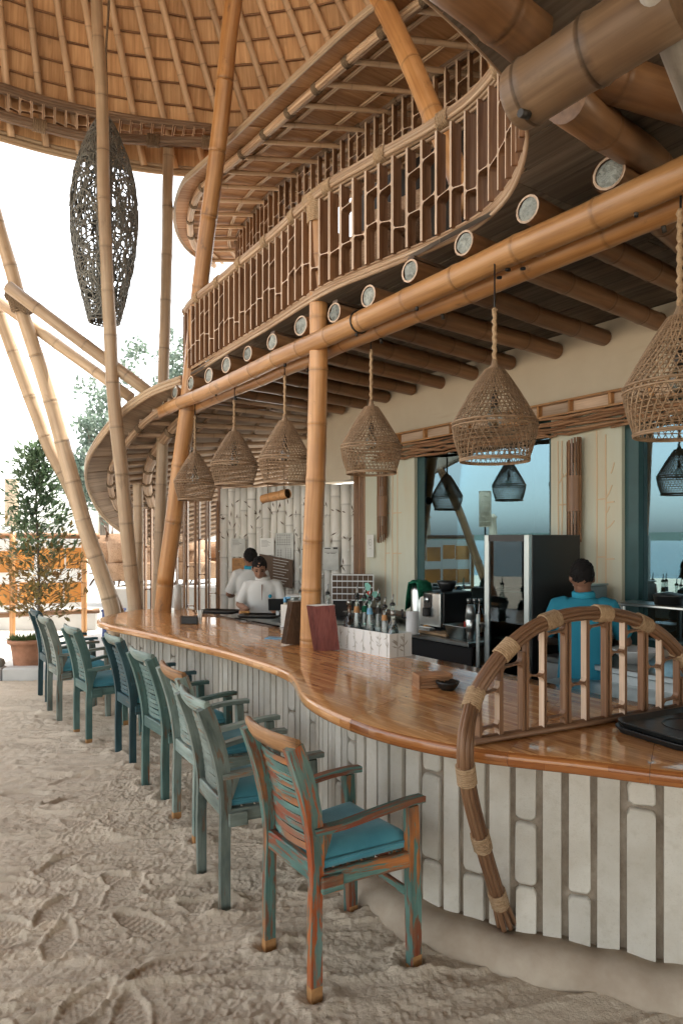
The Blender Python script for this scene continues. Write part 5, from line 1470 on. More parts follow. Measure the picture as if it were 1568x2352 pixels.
m = MB(); m.box((p.x, p.y, .565), (1, .1, 0), (-.1, 1, 0), UP, .17, .13, .02, 1, .01); put("rim", m, MAT["bin_blue"], t)

# a sister roof beyond the left of the picture sweeps low; the tinted window mirrors it
e4 = [V(-7.4, 11.2, 1.9), V(-7.0, 9.8, 2.2), V(-6.7, 8.4, 2.7), V(-6.5, 7.0, 3.35), V(-6.4, 5.6, 4.1), V(-6.4, 4.2, 4.9)]
i4 = [V(-9.6, 11.6, 4.6), V(-9.3, 10.4, 5.2), V(-9.0, 8.9, 5.9), V(-8.8, 7.3, 6.5), V(-8.7, 5.8, 7.0), V(-8.6, 4.4, 7.4)]
can4, S4 = canopy("sister_canopy", "sweeping bamboo canopy left of the picture, mirrored at the top of the window", catmull(e4, 6), catmull(i4, 6), 12, 4, "mat_shaded", "rib_shaded", .03, .05)
m = MB(); bundle(m, [S4(k/40, .02)-UP*.04 for k in range(41)], .05, 7); put("ring_beam", m, MAT["cane_ring"], can4, kind="stuff")
post("slanting bamboo post left of the picture, mirrored in the tinted window", [V(-6.9, 6.2, -.05), V(-6.7, 6.9, 2.0), V(-6.6, 7.4, 3.2)], .09, .08, "bamboo_dark", .5)
# ------------------------------------------------------------------ back of the bar
# bamboo lattice slices left of the white wall
SLP = slice_set("slice", .085, 2.1, .06, 1, 3)
def lattice(label, u, Y, w_, h, seps, vt):
    me = slice_mesh("lattice_slice", w_, h, .06, seps, .016); me.materials.append(MAT["bamboo_dark"]); me.materials.append(MAT["bamboo"])
    for pg in me.polygons: pg.material_index = 0 if abs(pg.normal.y) > .7 else 1
    p = P(u, vt, Y); o = put("lattice_slice", me, None, None, frame_mtx((p.x, p.y, .1), V(1, -.15, 0))); tag(o, label, "lattice", "bamboo lattice slices under the low canopy")
lattice("tall bamboo lattice slice right of the short post", 342, 8.9, .10, 2.0, [(.30, 0), (.95, 0), (1.5, 0)], 1150)
lattice("bamboo lattice slice under the farthest basket lamp, left of the pair", 415, 8.7, .11, 2.1, [(.45, 0), (1.0, 0), (1.7, 0)], 1150)
lattice("bamboo lattice slice under the farthest basket lamp, middle one", 440, 8.75, .12, 2.1, [(.30, 0), (.75, 0), (1.25, 0)], 1150)
lattice("bamboo lattice slice between the farthest lamp and the white wall", 466, 8.8, .11, 2.1, [(.55, 0), (1.15, 0), (1.6, 0)], 1150)
lattice("bamboo lattice slice standing against the white wall's edge", 490, 8.9, .12, 2.1, [(.35, 0), (.9, 0), (1.35, 0)], 1150)

# white bamboo relief wall
wa, wb = P(508, 1239, 9.0), P(838, 1239, 8.0); wa.z = wb.z = 0; wd = (wb-wa); wl = wd.length; wd.normalize(); wn = V(wd.y, -wd.x, 0)
ww = thing("white_relief_wall", "white wall moulded like bamboo stems with leaf prints behind the barmen", "wall", tuple(wa))
m = MB(); m.box(wa+wd*wl/2-wn*.06+UP*1.18, wd, wn, UP, wl/2, .03, 1.18); put("backing", m, MAT["grout"], ww)
x = .0; kk = 0; leaves_d, leaves_w = MB(), MB(); r_ = random.Random(6)
while x < wl-.05:
    rr_ = r_.uniform(.046, .066)
    m = MB(); c = wa+wd*(x+rr_); m.culm([c+UP*.05, c+UP*2.36], rr_, rr_, r_.uniform(.36, .55), 12, node=.05); put("moulded_stem", m, MAT["white_culm"], ww)
    for j in range(11):
        z = r_.uniform(.95, 2.2); p = c+wn*(rr_+.003)+wd*r_.uniform(-.04, .04)+UP*z; a = r_.uniform(-1.2, 1.2); d = wd*math.sin(a)+UP*math.cos(a)*(1 if r_.random() < .5 else -1)
        leaf(leaves_d if (z > 1.95 or r_.random() < .35) else leaves_w, p, d, wn, r_.uniform(.05, .10), .008, .0)
    x += rr_*2+.004; kk += 1
put("leaf_print", leaves_d, MAT["room_brown"], ww, kind="stuff"); put("leaf_print", leaves_w, MAT["paper"], ww, kind="stuff")
m = MB(); m.bar(wa+UP*.1-wd*.02, wa+UP*2.4-wd*.02, .05, .05, up=V(1, 0, 0)); put("edge_post", m, MAT["bamboo_dark"], ww)

def onwall(name, label, cat, u0, v0, u1, v1, mat, prints=(), off=.075, tilt=0.0, pmat="black_label"):
    """a flat sheet fixed on the white wall, with its print"""
    def at(u, v):
        k = (u-CX)/FP; o_ = wa+wn*off; t = (k*o_.y-o_.x)/(wd.x-k*wd.y); p = o_+wd*t; return V(p.x, p.y, HC-(v-CY)/FP*p.y)
    a, b, c, d = at(u0, v0), at(u1, v0+tilt), at(u1, v1+tilt), at(u0, v1); t = thing(name, label, cat, tuple(a)); m = MB()
    f_ = [m.vert(q) for q in (a, b, c, d)]; g_ = [m.vert(q-wn*.006) for q in (a, b, c, d)]
    m.face(f_[::-1]); m.face(g_)
    for k in range(4): m.face((f_[k], f_[(k+1) % 4], g_[(k+1) % 4], g_[k]))
    put("sheet", m, MAT[mat], t)
    if prints:
        m = MB()
        for x0, y0, x1, y1 in prints:
            q = [a.lerp(b, x).lerp(d.lerp(c, x), y)+wn*.0015 for x, y in ((x0, y0), (x1, y0), (x1, y1), (x0, y1))]
            m.face([m.vert(z) for z in q][::-1])
        put("print", m, MAT[pmat], t, kind="stuff")
    return t
lines = [(.12, .12+.07*k, .12+.7*(.6+.4*((k*7) % 5)/5), .135+.07*k) for k in range(9)]
onwall("notice_sheet", "plain paper notice pinned left above the orange clipboard", "notice", 531, 1237, 563, 1279, "paper_grey", lines[:4])
onwall("orange_clipboard", "orange brown clipboard hanging left of the barmen", "clipboard", 533, 1282, 564, 1325, "leg_tip", lines[:5], .075, 0, "menu_brown")
onwall("notice_sheet", "typed paper notice pinned above the brown menu board", "notice", 597, 1236, 629, 1275, "paper", lines[:6])
sq = []
for i in range(6):
    for j in range(5):
        if not (1 < i < 4 and j == 1): sq.append((.10+.13*i, .06+.085*j, .10+.13*i+.05, .06+.085*j+.04))
for i in range(3):
    for j in range(6): sq.append((.55+.14*i, .56+.065*j, .60+.14*i, .585+.065*j))
for i in range(2):
    for j in range(4): sq.append((.12+.16*i, .60+.09*j, .17+.16*i, .64+.09*j))
onwall("floor_plan_poster", "pale poster with a table plan of small squares above the menu board", "poster", 633, 1224, 674, 1288, "paper_grey", sq)
onwall("menu_board", "tilted brown board with white handwritten lines behind the barmen", "menu board", 596, 1272, 672, 1338, "menu_brown", [(.42, .08+.10*k, .88-.06*(k % 3), .10+.10*k) for k in range(9)], .10, 14, "paper_grey")
onwall("white_board", "white dry erase board right of the thick post", "white board", 742, 1256, 777, 1310, "paper_grey", [(.1, .22, .9, .235), (.25, .27, .45, .29), (.5, .27, .8, .29), (.1, .05, .5, .09), (.66, .02, .95, .10)], .08, 0)
onwall("white_board", "second dry erase board half hidden behind the thick post", "white board", 690, 1255, 706, 1312, "paper_grey", [(.1, .1, .8, .13)], .08, 0)
# framed notice on the jamb
p = P(850, 1254, 7.55); t = thing("crest_notice", "small white notice with a crest drawing on the dark bamboo jamb", "notice", tuple(p))
m = MB(); m.box(p, V(.97, -.2, 0), V(.2, .97, 0), UP, .038, .004, .125); put("sheet", m, MAT["paper"], t)
m = MB(); q = p-V(.2, .97, 0)*.006; m.tube([q+V(.018*math.cos(k*.5), 0, .04+.035*math.sin(k*.5)) for k in range(13)], .002, 4, closed=True); m.tube([q+V(-.012, 0, .03), q+V(0, 0, .045), q+V(.012, 0, .03)], .002, 4); m.bar(q+V(-.014, 0, -.03), q+V(.014, 0, -.03), .002, .004); put("crest_print", m, MAT["stone_edge"], t)

# bamboo wall sconces
def sconce(label, s_, z0, z1, b0, b1):
    t = thing("bamboo_sconce", label, "sconce", tuple(W(s_, z0, -.06)), "slit bamboo wall lamps"); c = W(s_, 0, -.065); R_ = .058
    m = MB(); m.lathe([(R_, b0), (R_, b1)], c, 20, cap=False); m.lathe([(R_-.01, b1), (R_-.01, b0)], c, 20, cap=False); put("band", m, MAT["bamboo_dark"], t)
    for k in range(14):
        a = 2*math.pi*k/14; d = V(math.cos(a), math.sin(a), 0); p = c+d*(R_-.006); sd = V(-d.y, d.x, 0); lo = z0+.10*(.5+.5*d.dot(WD)); hi = z1-.04*(.5-.5*d.dot(WD))
        for a0, a1 in ((lo, b0), (b1, hi)):
            m = MB(); m.box(p+UP*(a0+a1)/2, sd, d, UP, .0075, .004, (a1-a0)/2); put("slat", m, MAT["bamboo_dark"], t)
    m = MB(); m.lathe([(.018, b0-.1), (.022, b1+.1)], c, 10); put("lamp_tube", m, MAT["paper"], t)
sconce("slit bamboo wall lamp on the pilaster right of the dark jamb", .42, 1.66, 2.45, 1.95, 2.17)
sconce("slit bamboo wall lamp on the pilaster above the black fridge", 2.86, 1.60, 2.50, 1.92, 2.20)

# hanging bamboo slit drum
a, b = P(604, 1146, 7.3), P(661, 1134, 7.05); dr = thing("slit_drum", "short hollow bamboo drum hanging on two cords before the white wall", "drum", tuple((a+b)/2))
m = MB(); m.culm([a, b], .046, .052, .16, 14, cap=False); put("tube", m, MAT["bamboo"], dr)
m = MB(); d = (b-a).normalized(); m.lathe([(0, 0), (.050, 0)], b-d*.015, 14, axis=d); m.lathe([(0, 0), (.044, 0)], a+d*.015, 14, axis=d); put("hollow_end", m, MAT["room_brown"], dr)
m = MB(); m.tube([a.lerp(b, .2)+UP*.05, a.lerp(b, .2)+UP*.42], .006, 5); m.tube([a.lerp(b, .85)+UP*.05, a.lerp(b, .85)+UP*.40], .006, 5); put("cord", m, MAT["rope_dark"], dr)
# small white floodlight under the deck edge
p = P(418, 893, 7.15); fl = thing("floodlight", "small white cone floodlight under the far deck edge", "light", tuple(p)); m = MB(); m.lathe([(.0, -.07), (.05, -.06), (.075, 0), (.07, .02), (0, .03)], p, 14); put("housing", m, MAT["white_plastic"], fl)
m = MB(); m.tube([p+UP*.02, p+UP*.10], .012, 6); put("bracket", m, MAT["iron"], fl)

# ---- back bench along the wall
def benchbox(name, s0, s1, d0, d1, z0, z1, mat, parent, ch=.006):
    m = MB(); m.box(W((s0+s1)/2, (z0+z1)/2, (d0+d1)/2), WD, WN, UP, (s1-s0)/2, abs(d1-d0)/2, (z1-z0)/2, 1, ch); return put(name, m, MAT[mat], parent)
bench = thing("back_bench", "steel topped back bench under the first window", "bench", tuple(W(1.2, 0, -.3)))
benchbox("worktop", .05, 2.30, -.66, -.02, .83, .87, "steel", bench); benchbox("front_panel", .05, 2.30, -.62, -.60, .05, .83, "black_matte", bench); benchbox("upper_shelf", .05, 2.3, -.26, -.02, .93, .95, "dark_wood", bench)
benchbox("bracket", .3, .34, -.24, -.04, .87, .93, "steel_dull", bench); benchbox("bracket", 2.1, 2.14, -.24, -.04, .87, .93, "steel_dull", bench)
b2 = thing("kitchen_bench", "steel kitchen bench under the second window", "bench", tuple(W(4, 0, -.3)))
benchbox("worktop", 3.05, 6.4, -.70, -.02, .84, .88, "steel", b2); benchbox("front_panel", 3.05, 6.4, -.66, -.64, .05, .84, "steel_dull", b2)
benchbox("upper_shelf", 3.35, 6.4, -.30, -.05, 1.24, 1.26, "steel", b2)
for s_ in (3.4, 4.6, 6.2): benchbox("shelf_leg", s_, s_+.03, -.28, -.25, .88, 1.24, "steel_dull", b2)
sb = thing("under_counter_station", "dark steel work station behind the counter's far end", "work station", (-.5, 7.3, 0))
m = MB(); m.box((-.55, 7.15, .86), V(.6, -.8, 0), V(.8, .6, 0), UP, .75, .28, .02, 1, .005); put("worktop", m, MAT["steel_dull"], sb)
m = MB(); m.box((-.55, 7.15, .44), V(.6, -.8, 0), V(.8, .6, 0), UP, .73, .25, .39); put("cabinet", m, MAT["room_dark"], sb)

# fridge
F0 = V(.2736*4.95, 4.95, 0); fx, fn = -WD, WN; FW_, FD, FHt = .435, .60, 1.735
fr = thing("display_fridge", "tall black display fridge with glass door and silver frame", "fridge", tuple(F0))
def fbox(name, x0, x1, y0, y1, z0, z1, mat, par=None, ch=0.0):
    m = MB(); m.box(F0+fx*(x0+x1)/2+fn*(y0+y1)/2+UP*(z0+z1)/2, fx, fn, UP, (x1-x0)/2, (y1-y0)/2, (z1-z0)/2, 1, ch); return put(name, m, MAT[mat], par or fr)
fbox("side_panel", 0, .03, .04, FD, .03, FHt, "black_plastic", None, .006); fbox("side_panel", FW_-.03, FW_, .04, FD, .03, FHt, "black_plastic"); fbox("back_panel", .03, FW_-.03, FD-.03, FD, .03, FHt, "black_matte")
fbox("top", .03, FW_-.03, .04, FD-.03, FHt-.05, FHt-.002, "black_plastic"); fbox("base", .03, FW_-.03, .04, FD-.03, .03, .12, "black_plastic")
for z in (.55, .93, 1.3): fbox("shelf", .035, FW_-.035, .07, FD-.04, z, z+.012, "steel_dull")
dr_ = fbox("door", 0.0, .045, 0, .038, .06, FHt, "alu", None, .004); fbox("frame", FW_-.045, FW_, 0, .038, .06, FHt, "alu", dr_, .004); fbox("frame", .045, FW_-.045, 0, .038, FHt-.05, FHt, "black_plastic", dr_); fbox("frame", .045, FW_-.045, .0, .038, .06, .12, "alu", dr_)
fbox("glass", .045, FW_-.045, .012, .020, .12, FHt-.05, "fridge_glass", dr_); fbox("handle", FW_+.015, FW_+.04, -.05, -.03, .62, 1.12, "alu", dr_, .004); fbox("handle_mount", FW_-.01, FW_+.035, -.031, .01, .70, .72, "iron", dr_); fbox("handle_mount", FW_-.01, FW_+.035, -.031, .01, 1.02, 1.04, "iron", dr_)

# things on the bench
def at_bench(u, v, z): return G(u, v, z)
ZB = .951
def mach():
    c = P(1020, 1431, 6.25); c.z = .87; t = thing("coffee_machine", "silver and black coffee machine on the back bench", "coffee machine", tuple(c))
    def bx(n_, x0, x1, y0, y1, z0, z1, mat, ch=.01):
        m = MB(); m.box(c+WD*(x0+x1)/2+WN*(y0+y1)/2+UP*(z0+z1)/2, WD, WN, UP, (x1-x0)/2, (y1-y0)/2, (z1-z0)/2, 1, ch); return put(n_, m, MAT[mat], t)
    bx("body", -.16, .16, -.16, .20, .04, .36, "black_plastic"); bx("front_panel", -.155, .155, -.20, -.161, .05, .355, "steel"); bx("base_tray", -.17, .17, -.22, .20, .0, .04, "black_plastic"); bx("drip_grid", -.12, .12, -.30, -.221, .01, .05, "steel_dull")
    bx("display", -.05, .05, -.208, -.201, .22, .34, "black_label", .002); bx("spout", -.03, .03, -.25, -.201, .14, .22, "black_plastic")
    m = MB(); m.lathe([(0, 0), (.026, 0), (.026, .012), (0, .012)], c-WN*.222+UP*.29, 16, axis=WN); put("dial", m, MAT["steel"], t)
    m = MB(); b = c+UP*.362; m.lathe([(.0, .0), (.05, .0), (.085, .06), (.088, .09), (.080, .09), (.05, .02), (0, .015)], b+WD*.03, 18); o = put("black_bowl", m, MAT["black_plastic"]); tag(o, "black bowl on top of the coffee machine", "bowl")
mach()
def lathe_thing(name, label, cat, p, parts, group=None, seg=18):
    t = thing(name, label, cat, tuple(p), group)
    for n_, prof, mat in parts: m = MB(); m.lathe(prof, p, seg); put(n_, m, MAT[mat], t)
    return t
p = P(962, 1425, 6.3); p.z = .87
lathe_thing("steel_urn", "tall steel urn under the green towel", "urn", p, (("body", [(.075, 0), (.078, .02), (.078, .36), (.06, .40), (0, .41)], "steel"), ("lid_knob", [(.03, .41), (.03, .44), (0, .445)], "black_plastic")))
p2 = p.copy(); m = MB(); rows = []
for i in range(13):
    s_ = -1+2*i/12; row = []
    for j in range(9):
        q = -1+2*j/8; zz = .455-.02*q*q; x_ = s_*.115; 
        drop = max(0, abs(s_)-.62)*(.62 if s_ < 0 else .30); row.append(p2+WD*(x_ if abs(s_) < .7 else math.copysign(.082+.02*abs(s_), s_))+WN*(q*.085+.01*math.sin(i))+UP*(zz-drop-.03*abs(q)*max(0, abs(s_)-.5)*2+.006*math.sin(j*2+i)))
    rows.append(row)
ids = [[m.vert(q) for q in r_] for r_ in rows]; ids2 = [[m.vert(q+UP*-.006+WD*(.005 if i < 6 else -.005)) for q in r_] for i, r_ in enumerate(rows)]
for i in range(12):
    for j in range(8): m.face((ids[i][j], ids[i+1][j], ids[i+1][j+1], ids[i][j+1]), True); m.face((ids2[i][j], ids2[i][j+1], ids2[i+1][j+1], ids2[i+1][j]), True)
for i in range(12): m.face((ids[i][0], ids2[i][0], ids2[i+1][0], ids[i+1][0])); m.face((ids[i][8], ids[i+1][8], ids2[i+1][8], ids2[i][8]))
for j in range(8): m.face((ids[0][j], ids[0][j+1], ids2[0][j+1], ids2[0][j])); m.face((ids[12][j], ids2[12][j], ids2[12][j+1], ids[12][j+1]))
o = put("green_towel", m, MAT["towel_green"]); tag(o, "dark green towel draped over the steel urn", "towel")
p = P(946, 1447, 5.95); p.z = .871
k_ = lathe_thing("milk_frother", "pale cylindrical milk frother with a black lever beside the bottle box", "frother", p, (("body", [(.06, 0), (.062, .01), (.055, .02), (.055, .20), (.0, .205)], "white_plastic"), ("foot", [(.066, -.0), (.066, .012), (.05, .013)], "steel")))
m = MB(); m.tube([p+V(-.055, -.01, .15), p+V(-.085, -.015, .15), p+V(-.088, -.015, .22)], .011, 6); put("lever", m, MAT["black_plastic"], k_)
def bottle(label, p, H, kind, liquid=None, lab=None, cap="pourer", lab2=None, group="bottles in the white box", r_=.036, name="bottle"):
    t = thing(name, label, "bottle", tuple(p), group); h = H
    if kind == "cone": prof = [(0, 0), (r_, 0), (r_*1.02, .01), (r_*.98, h*.38), (r_*.72, h*.62), (.0145, h*.86), (.0135, h*.97), (.016, h*.975), (.016, h)]
    elif kind == "round": prof = [(0, 0), (r_, 0), (r_*1.12, .01), (r_*1.15, h*.42), (r_*1.0, h*.56), (r_*.5, h*.64), (.014, h*.70), (.0135, h*.97), (.016, h)]
    else: prof = [(0, 0), (r_, 0), (r_, .01), (r_, h*.58), (r_*.7, h*.68), (.014, h*.78), (.0135, h*.97), (.016, h)]
    m = MB(); m.lathe(prof, p, 14, cap=False); put("glass", m, MAT["bottle_clear" if liquid != "amber" or kind == "cone" else "bottle_amber"], t)
    if liquid: m = MB(); m.lathe([(0, .004), (r_*.93, .004), (r_*.93, h*.32), (0, h*.32)], p, 12); put("liquid", m, MAT[liquid], t)
    if lab:
        m = MB()
        if kind == "cone": m.lathe([(r_*.36+.010, h*.70), (.0175, h*.82)], p, 14, cap=False)
        else: m.lathe([(r_*1.17, h*.12), (r_*1.18, h*.40)], p, 14, cap=False)
        put("label", m, MAT[lab], t)
    if lab2: m = MB(); m.lathe([(r_*1.19, h*.14), (r_*1.20, h*.24)], p, 14, cap=False); put("label_band", m, MAT[lab2], t)
    if cap == "pourer":
        m = MB(); m.lathe([(.017, h*.965), (.019, h*.975), (.019, h*1.0), (.012, h*1.03), (0, h*1.035)], p, 10); put("stopper", m, MAT["black_plastic"], t)
        m = MB(); m.tube([p+UP*h*1.02, p+UP*(h*1.10), p+V(.006, -.004, h*1.20)], [.006, .005, .004], 6); put("spout", m, MAT["stopper"], t)
    else: m = MB(); m.lathe([(.018, h*.90), (.018, h*1.01), (0, h*1.015)], p, 10); put("cap", m, MAT["stopper"], t)
    return t
# ---- white box with bottles on the counter
bx0, bl, bs = V(.316, 4.486, CZ), V(-.344, .444, 0), V(.154, .094, 0); ld, sd_ = bl.normalized(), bs.normalized(); BL, BS = bl.length, bs.length
box = thing("bottle_box", "white box printed with bamboo leaves holding bottles on the counter", "box", tuple(bx0)); BH = .158
for n_, c, hx, hy, z0, z1 in (("front_panel", bx0+ld*BL/2+sd_*.004, BL/2, .004, 0, BH), ("back_panel", bx0+ld*BL/2+sd_*(BS-.004), BL/2, .004, 0, BH), ("end_panel", bx0+ld*.004+sd_*BS/2, .004, BS/2-.009, 0, BH-.001), ("end_panel", bx0+ld*(BL-.004)+sd_*BS/2, .004, BS/2-.009, 0, BH-.001), ("floor", bx0+ld*BL/2+sd_*BS/2, BL/2-.009, BS/2-.009, .001, .009)):
    m = MB(); m.box(c+UP*(z0+z1)/2, ld, sd_, UP, hx, hy, (z1-z0)/2); put(n_, m, MAT["white_plastic"], box)
m = MB(); r_ = random.Random(2); nf = -sd_
for k in range(7):
    x_ = BL*(.04+.15*k); m.bar(bx0+ld*x_+nf*.0012+UP*.005, bx0+ld*(x_+r_.uniform(-.01, .01))+nf*.0012+UP*(BH-.006), .0008, .0025, up=ld)
    for j in range(7): 
        z = r_.uniform(.02, .14); a = r_.uniform(-1.2, 1.2)+(math.pi if r_.random() < .45 else 0); leaf(m, bx0+ld*x_+nf*.0016+UP*z, ld*math.sin(a)+UP*math.cos(a), nf, min(r_.uniform(.022, .045), (BH-z)*1.1 if math.cos(a) > 0 else z*1.1), .0035, 0)
for k in range(2):
    y_ = BS*(.35+.3*k); m.bar(bx0+sd_*y_-ld*.0012+UP*.005, bx0+sd_*y_-ld*.0012+UP*(BH-.006), .0008, .005, up=sd_)
    for j in range(7): z = r_.uniform(.02, .13); a = r_.uniform(-1.3, 1.3); leaf(m, bx0+sd_*y_-ld*.0018+UP*z, sd_*math.sin(a)+UP*math.cos(a), -ld, min(.05, BH-z), .005, 0)
put("leaf_print", m, MAT["stone_edge"], box, kind="stuff")
def inbox(u, t): # on the box floor, t across 0..1
    k = (u-CX)/FP; o_ = bx0+sd_*(BS*t); q = (k*o_.y-o_.x)/(ld.x-k*ld.y); q = min(max(q, .05), BL-.05); p = o_+ld*q; return V(p.x, p.y, CZ+.010)
bspec = [(909, .38, .29, "round", "dark_drink", "red_label", "cap", "black_label", "rum bottle with red and black label nearest in the white box"), (891, .72, .33, "round", "dark_drink", None, "pourer", None, "dark syrup bottle with tall spout behind the rum bottle"),
         (873, .32, .32, "cone", "amber", "leg_tip", "pourer", None, "short clear bottle with orange neck band in the white box"), (858, .70, .36, "cone", None, "black_label", "pourer", None, "clear bottle with black neck band in the white box"),
         (839, .33, .36, "cone", None, "sky_brochure", "pourer", None, "clear bottle with blue neck band in the white box"), (827, .72, .36, "cone", None, "towel_green", "pourer", None, "clear bottle with green neck band in the white box"),
         (809, .34, .36, "cone", None, "leg_tip", "pourer", None, "clear bottle with orange neck band in the white box"), (794, .70, .37, "cone", None, "leaf_grass", "pourer", None, "clear bottle with olive neck band in the white box"),
         (779, .34, .33, "round", "amber", "black_label", "cap", "leg_tip", "round amber rum bottle at the box end by the red menus")]
for u, t_, H_, kd, lq, lb1, cp, lb2, lab in bspec: bt = bottle(lab, inbox(u+10, t_), H_, kd, lq, lb1, cp, lb2); 
cu = bpy.data.curves.new("lettering", 'FONT'); cu.body = "VIB"; cu.size = .022; cu.extrude = .0003; cu.align_x = 'CENTER'; cu.materials.append(MAT["paper"])
_t = bpy.data.objects.new("lettering", cu); COL.objects.link(_t); bpy.context.view_layer.update()
me = bpy.data.meshes.new_from_object(_t.evaluated_get(bpy.context.evaluated_depsgraph_get())); bpy.data.objects.remove(_t); bpy.data.curves.remove(cu)
pb = inbox(909, .38); o = bpy.data.objects.new("lettering", me); COL.objects.link(o); o.location = (pb.x-.012, pb.y-.0455, pb.z+.055); o.rotation_euler = (R(90), 0, R(-14))
tb = [q for q in COL.objects if q.get("label", "").startswith("rum bottle with red and black")][0]; o.parent = tb; o.matrix_parent_inverse = Matrix.Translation(-tb.location)
bottle("teal syrup bottle between the thick post and the red menus", P(752, 1440, 5.35)*1+V(0, 0, CZ-P(752, 1440, 5.35).z+.001), .36, "straight", "fan_green", None, "pourer", None, "loose bottles")
bottle("clear bottle with a long spout left of the thick post", P(690, 1440, 6.3)*1+V(0, 0, .881-P(690, 1440, 6.3).z), .34, "straight", None, None, "pourer", None, "loose bottles")
for i, (u, kd, lq, lb1, lab) in enumerate(((1076, "straight", "amber", "red_label", "whisky bottle with red label beside the coffee machine"), (1089, "straight", None, "sky_brochure", "clear spirit bottle with blue label beside the fridge"), (1101, "straight", "amber", "label_cream", "amber spirit bottle next to the fridge handle"))):
    q = P(u, 1420, 5.85); q.z = .871; bottle(lab, q, .32, kd, lq, lb1, "cap", None, "spirit bottles on the back bench")
# menus
def board(corners, th, mat, parent, name):
    m = MB(); q = [Vector(c) for c in corners]; n_ = (q[1]-q[0]).cross(q[3]-q[0]).normalized(); n_ = -n_ if n_.y < 0 else n_
    f_ = [m.vert(p) for p in q]; g_ = [m.vert(p+n_*th) for p in q]; gg = m.g
    m.face(f_); m.face(g_[::-1])
    for k in range(4): m.face((f_[k], g_[k], g_[(k+1) % 4], f_[(k+1) % 4]))
    return put(name, m, MAT[mat], parent)
for i, nth in enumerate(("front", "middle", "rear")):
    dx = -i*4.5-5; Y = 5.00+i*.02; c = [P(660+dx, 1480, Y), P(702+dx, 1480, Y+.08), P(703+dx, 1382, Y+.16), P(676+dx, 1383, Y+.10)]
    dz = CZ+.001-min(c[0].z, c[1].z)
    t = thing("menu_folder", "%s of the dark brown menus leaning on the thick post" % nth, "menu", tuple(c[0]+UP*dz), "brown menus")
    board([q+UP*dz for q in c], .006, "menu_brown", t, "cover"); board([q+UP*(dz+.002)+V(0, .008, 0) for q in c], .003, "paper", t, "pages")
for i, nth in enumerate(("front", "second", "third", "fourth", "rearmost")):
    dx = -i*5.0; Y = 4.76+i*.010; c = [P(737+dx*.85, 1496, Y), P(780+dx, 1493, Y+.03), P(768+dx, 1390, Y+.06), P(722+dx*.9, 1393, Y+.04)]
    dz = CZ+.001-min(c[0].z, c[1].z)
    t = thing("menu_folder", "%s of the dark red menus in front of the thick post" % nth, "menu", tuple(c[0]+UP*dz), "red menus")
    board([q+UP*dz for q in c], .007, "menu_red", t, "cover"); board([q+UP*(dz+.002)+V(0, .009, 0) for q in c], .002, "paper", t, "pages")
p = G(632, 1466, CZ); m = MB(); m.box(p+UP*.003, V(1, -.3, 0), V(.3, 1, 0), UP, .07, .05, .002); o = put("brochure", m, MAT["sky_brochure"]); tag(o, "blue printed brochure lying left of the brown menus", "brochure")
p = G(655, 1440, CZ); m = MB(); m.box(p+UP*.10, V(1, -.3, 0), V(.3, 1, .1), V(0, -.1, 1), .04, .004, .10); t = thing("card_stand", "white upright card stand behind the brown menus", "card stand", tuple(p)); put("card", m, MAT["paper"], t); m = MB(); m.box(p+UP*.006, V(1, -.3, 0), V(.3, 1, 0), UP, .04, .02, .006); put("foot", m, MAT["white_plastic"], t)
# coaster box, bowl, trays, napkin holder, towel roll
p = G(995, 1581, CZ)+V(0, .05, 0); t = thing("coaster_box", "small rustic wooden box of coasters on the counter", "box", tuple(p)); ax, ay = V(1, .25, 0).normalized(), V(-.25, 1, 0).normalized()
for k in range(4): m = MB(); m.box(p+UP*(.010+.017*k)+V(rng.uniform(-.003, .003), rng.uniform(-.003, .003), 0), ax, ay, UP, .085, .052, .0080, rng.uniform(.8, 1.2), .002); put("coaster_layer", m, MAT["weathered"], t)
m = MB(); m.box(p+UP*.036-ax*.09, ax, ay, UP, .004, .054, .036); m.box(p+UP*.036+ax*.09, ax, ay, UP, .004, .054, .036); put("side", m, MAT["weathered"], t)
p = G(1030, 1588, CZ)+V(0, .04, 0); m = MB(); rows = []
for r0, z in ((.0, .004), (.032, .0), (.045, .015), (.056, .035), (.060, .046), (.054, .044), (.03, .016), (0, .012)):
    rows.append([p+V(r0*(1+.06*math.cos(k*math.pi))*math.cos(k*2*math.pi/28), r0*(1+.06*math.cos(k*math.pi))*math.sin(k*2*math.pi/28), z) for k in range(28)])
m.loft(rows, False); o = put("fluted_bowl", m, MAT["tray_black"]); tag(o, "small black fluted bowl beside the coaster box", "bowl")
def tray(label, c, ax, hx, hy, n_=1, ridge=True, group=None):
    ax = Vector(ax).normalized(); ay = V(-ax.y, ax.x, 0); t = thing("serving_tray", label, "tray", tuple(c), group)
    m = MB(); o0 = rounded(hx*2-.03, hy*2-.03, .05, 5); o1 = rounded(hx*2, hy*2, .06, 5); rows = []
    for pl, z in ((o0, 0), (o0, .002), (o1, .022), (o1, .026), ([(x*.985, y*.985) for x, y in o1], .026), ([(x*.97, y*.97) for x, y in o0], .008)): rows.append([c+ax*x+ay*y+UP*z for x, y in pl])
    m.loft(rows); put("body", m, MAT["tray_black"], t)
    if ridge: m = MB(); m.tube([c+ax*(hy*.62*math.cos(k*.2))+ay*(hy*.62*math.sin(k*.2))+UP*.009 for k in range(32)], .003, 5, closed=True); put("ring_ridge", m, MAT["tray_black"], t)
c = V(1.40, 2.74, CZ+.002); tray("lower black tray of the pair at the counter's near right end", c, AD, .26, .18, 1, False, "black trays"); tray("upper black tray of the pair at the counter's near right end", c+V(.01, .008, .020), AD, .258, .178, 1, True, "black trays")
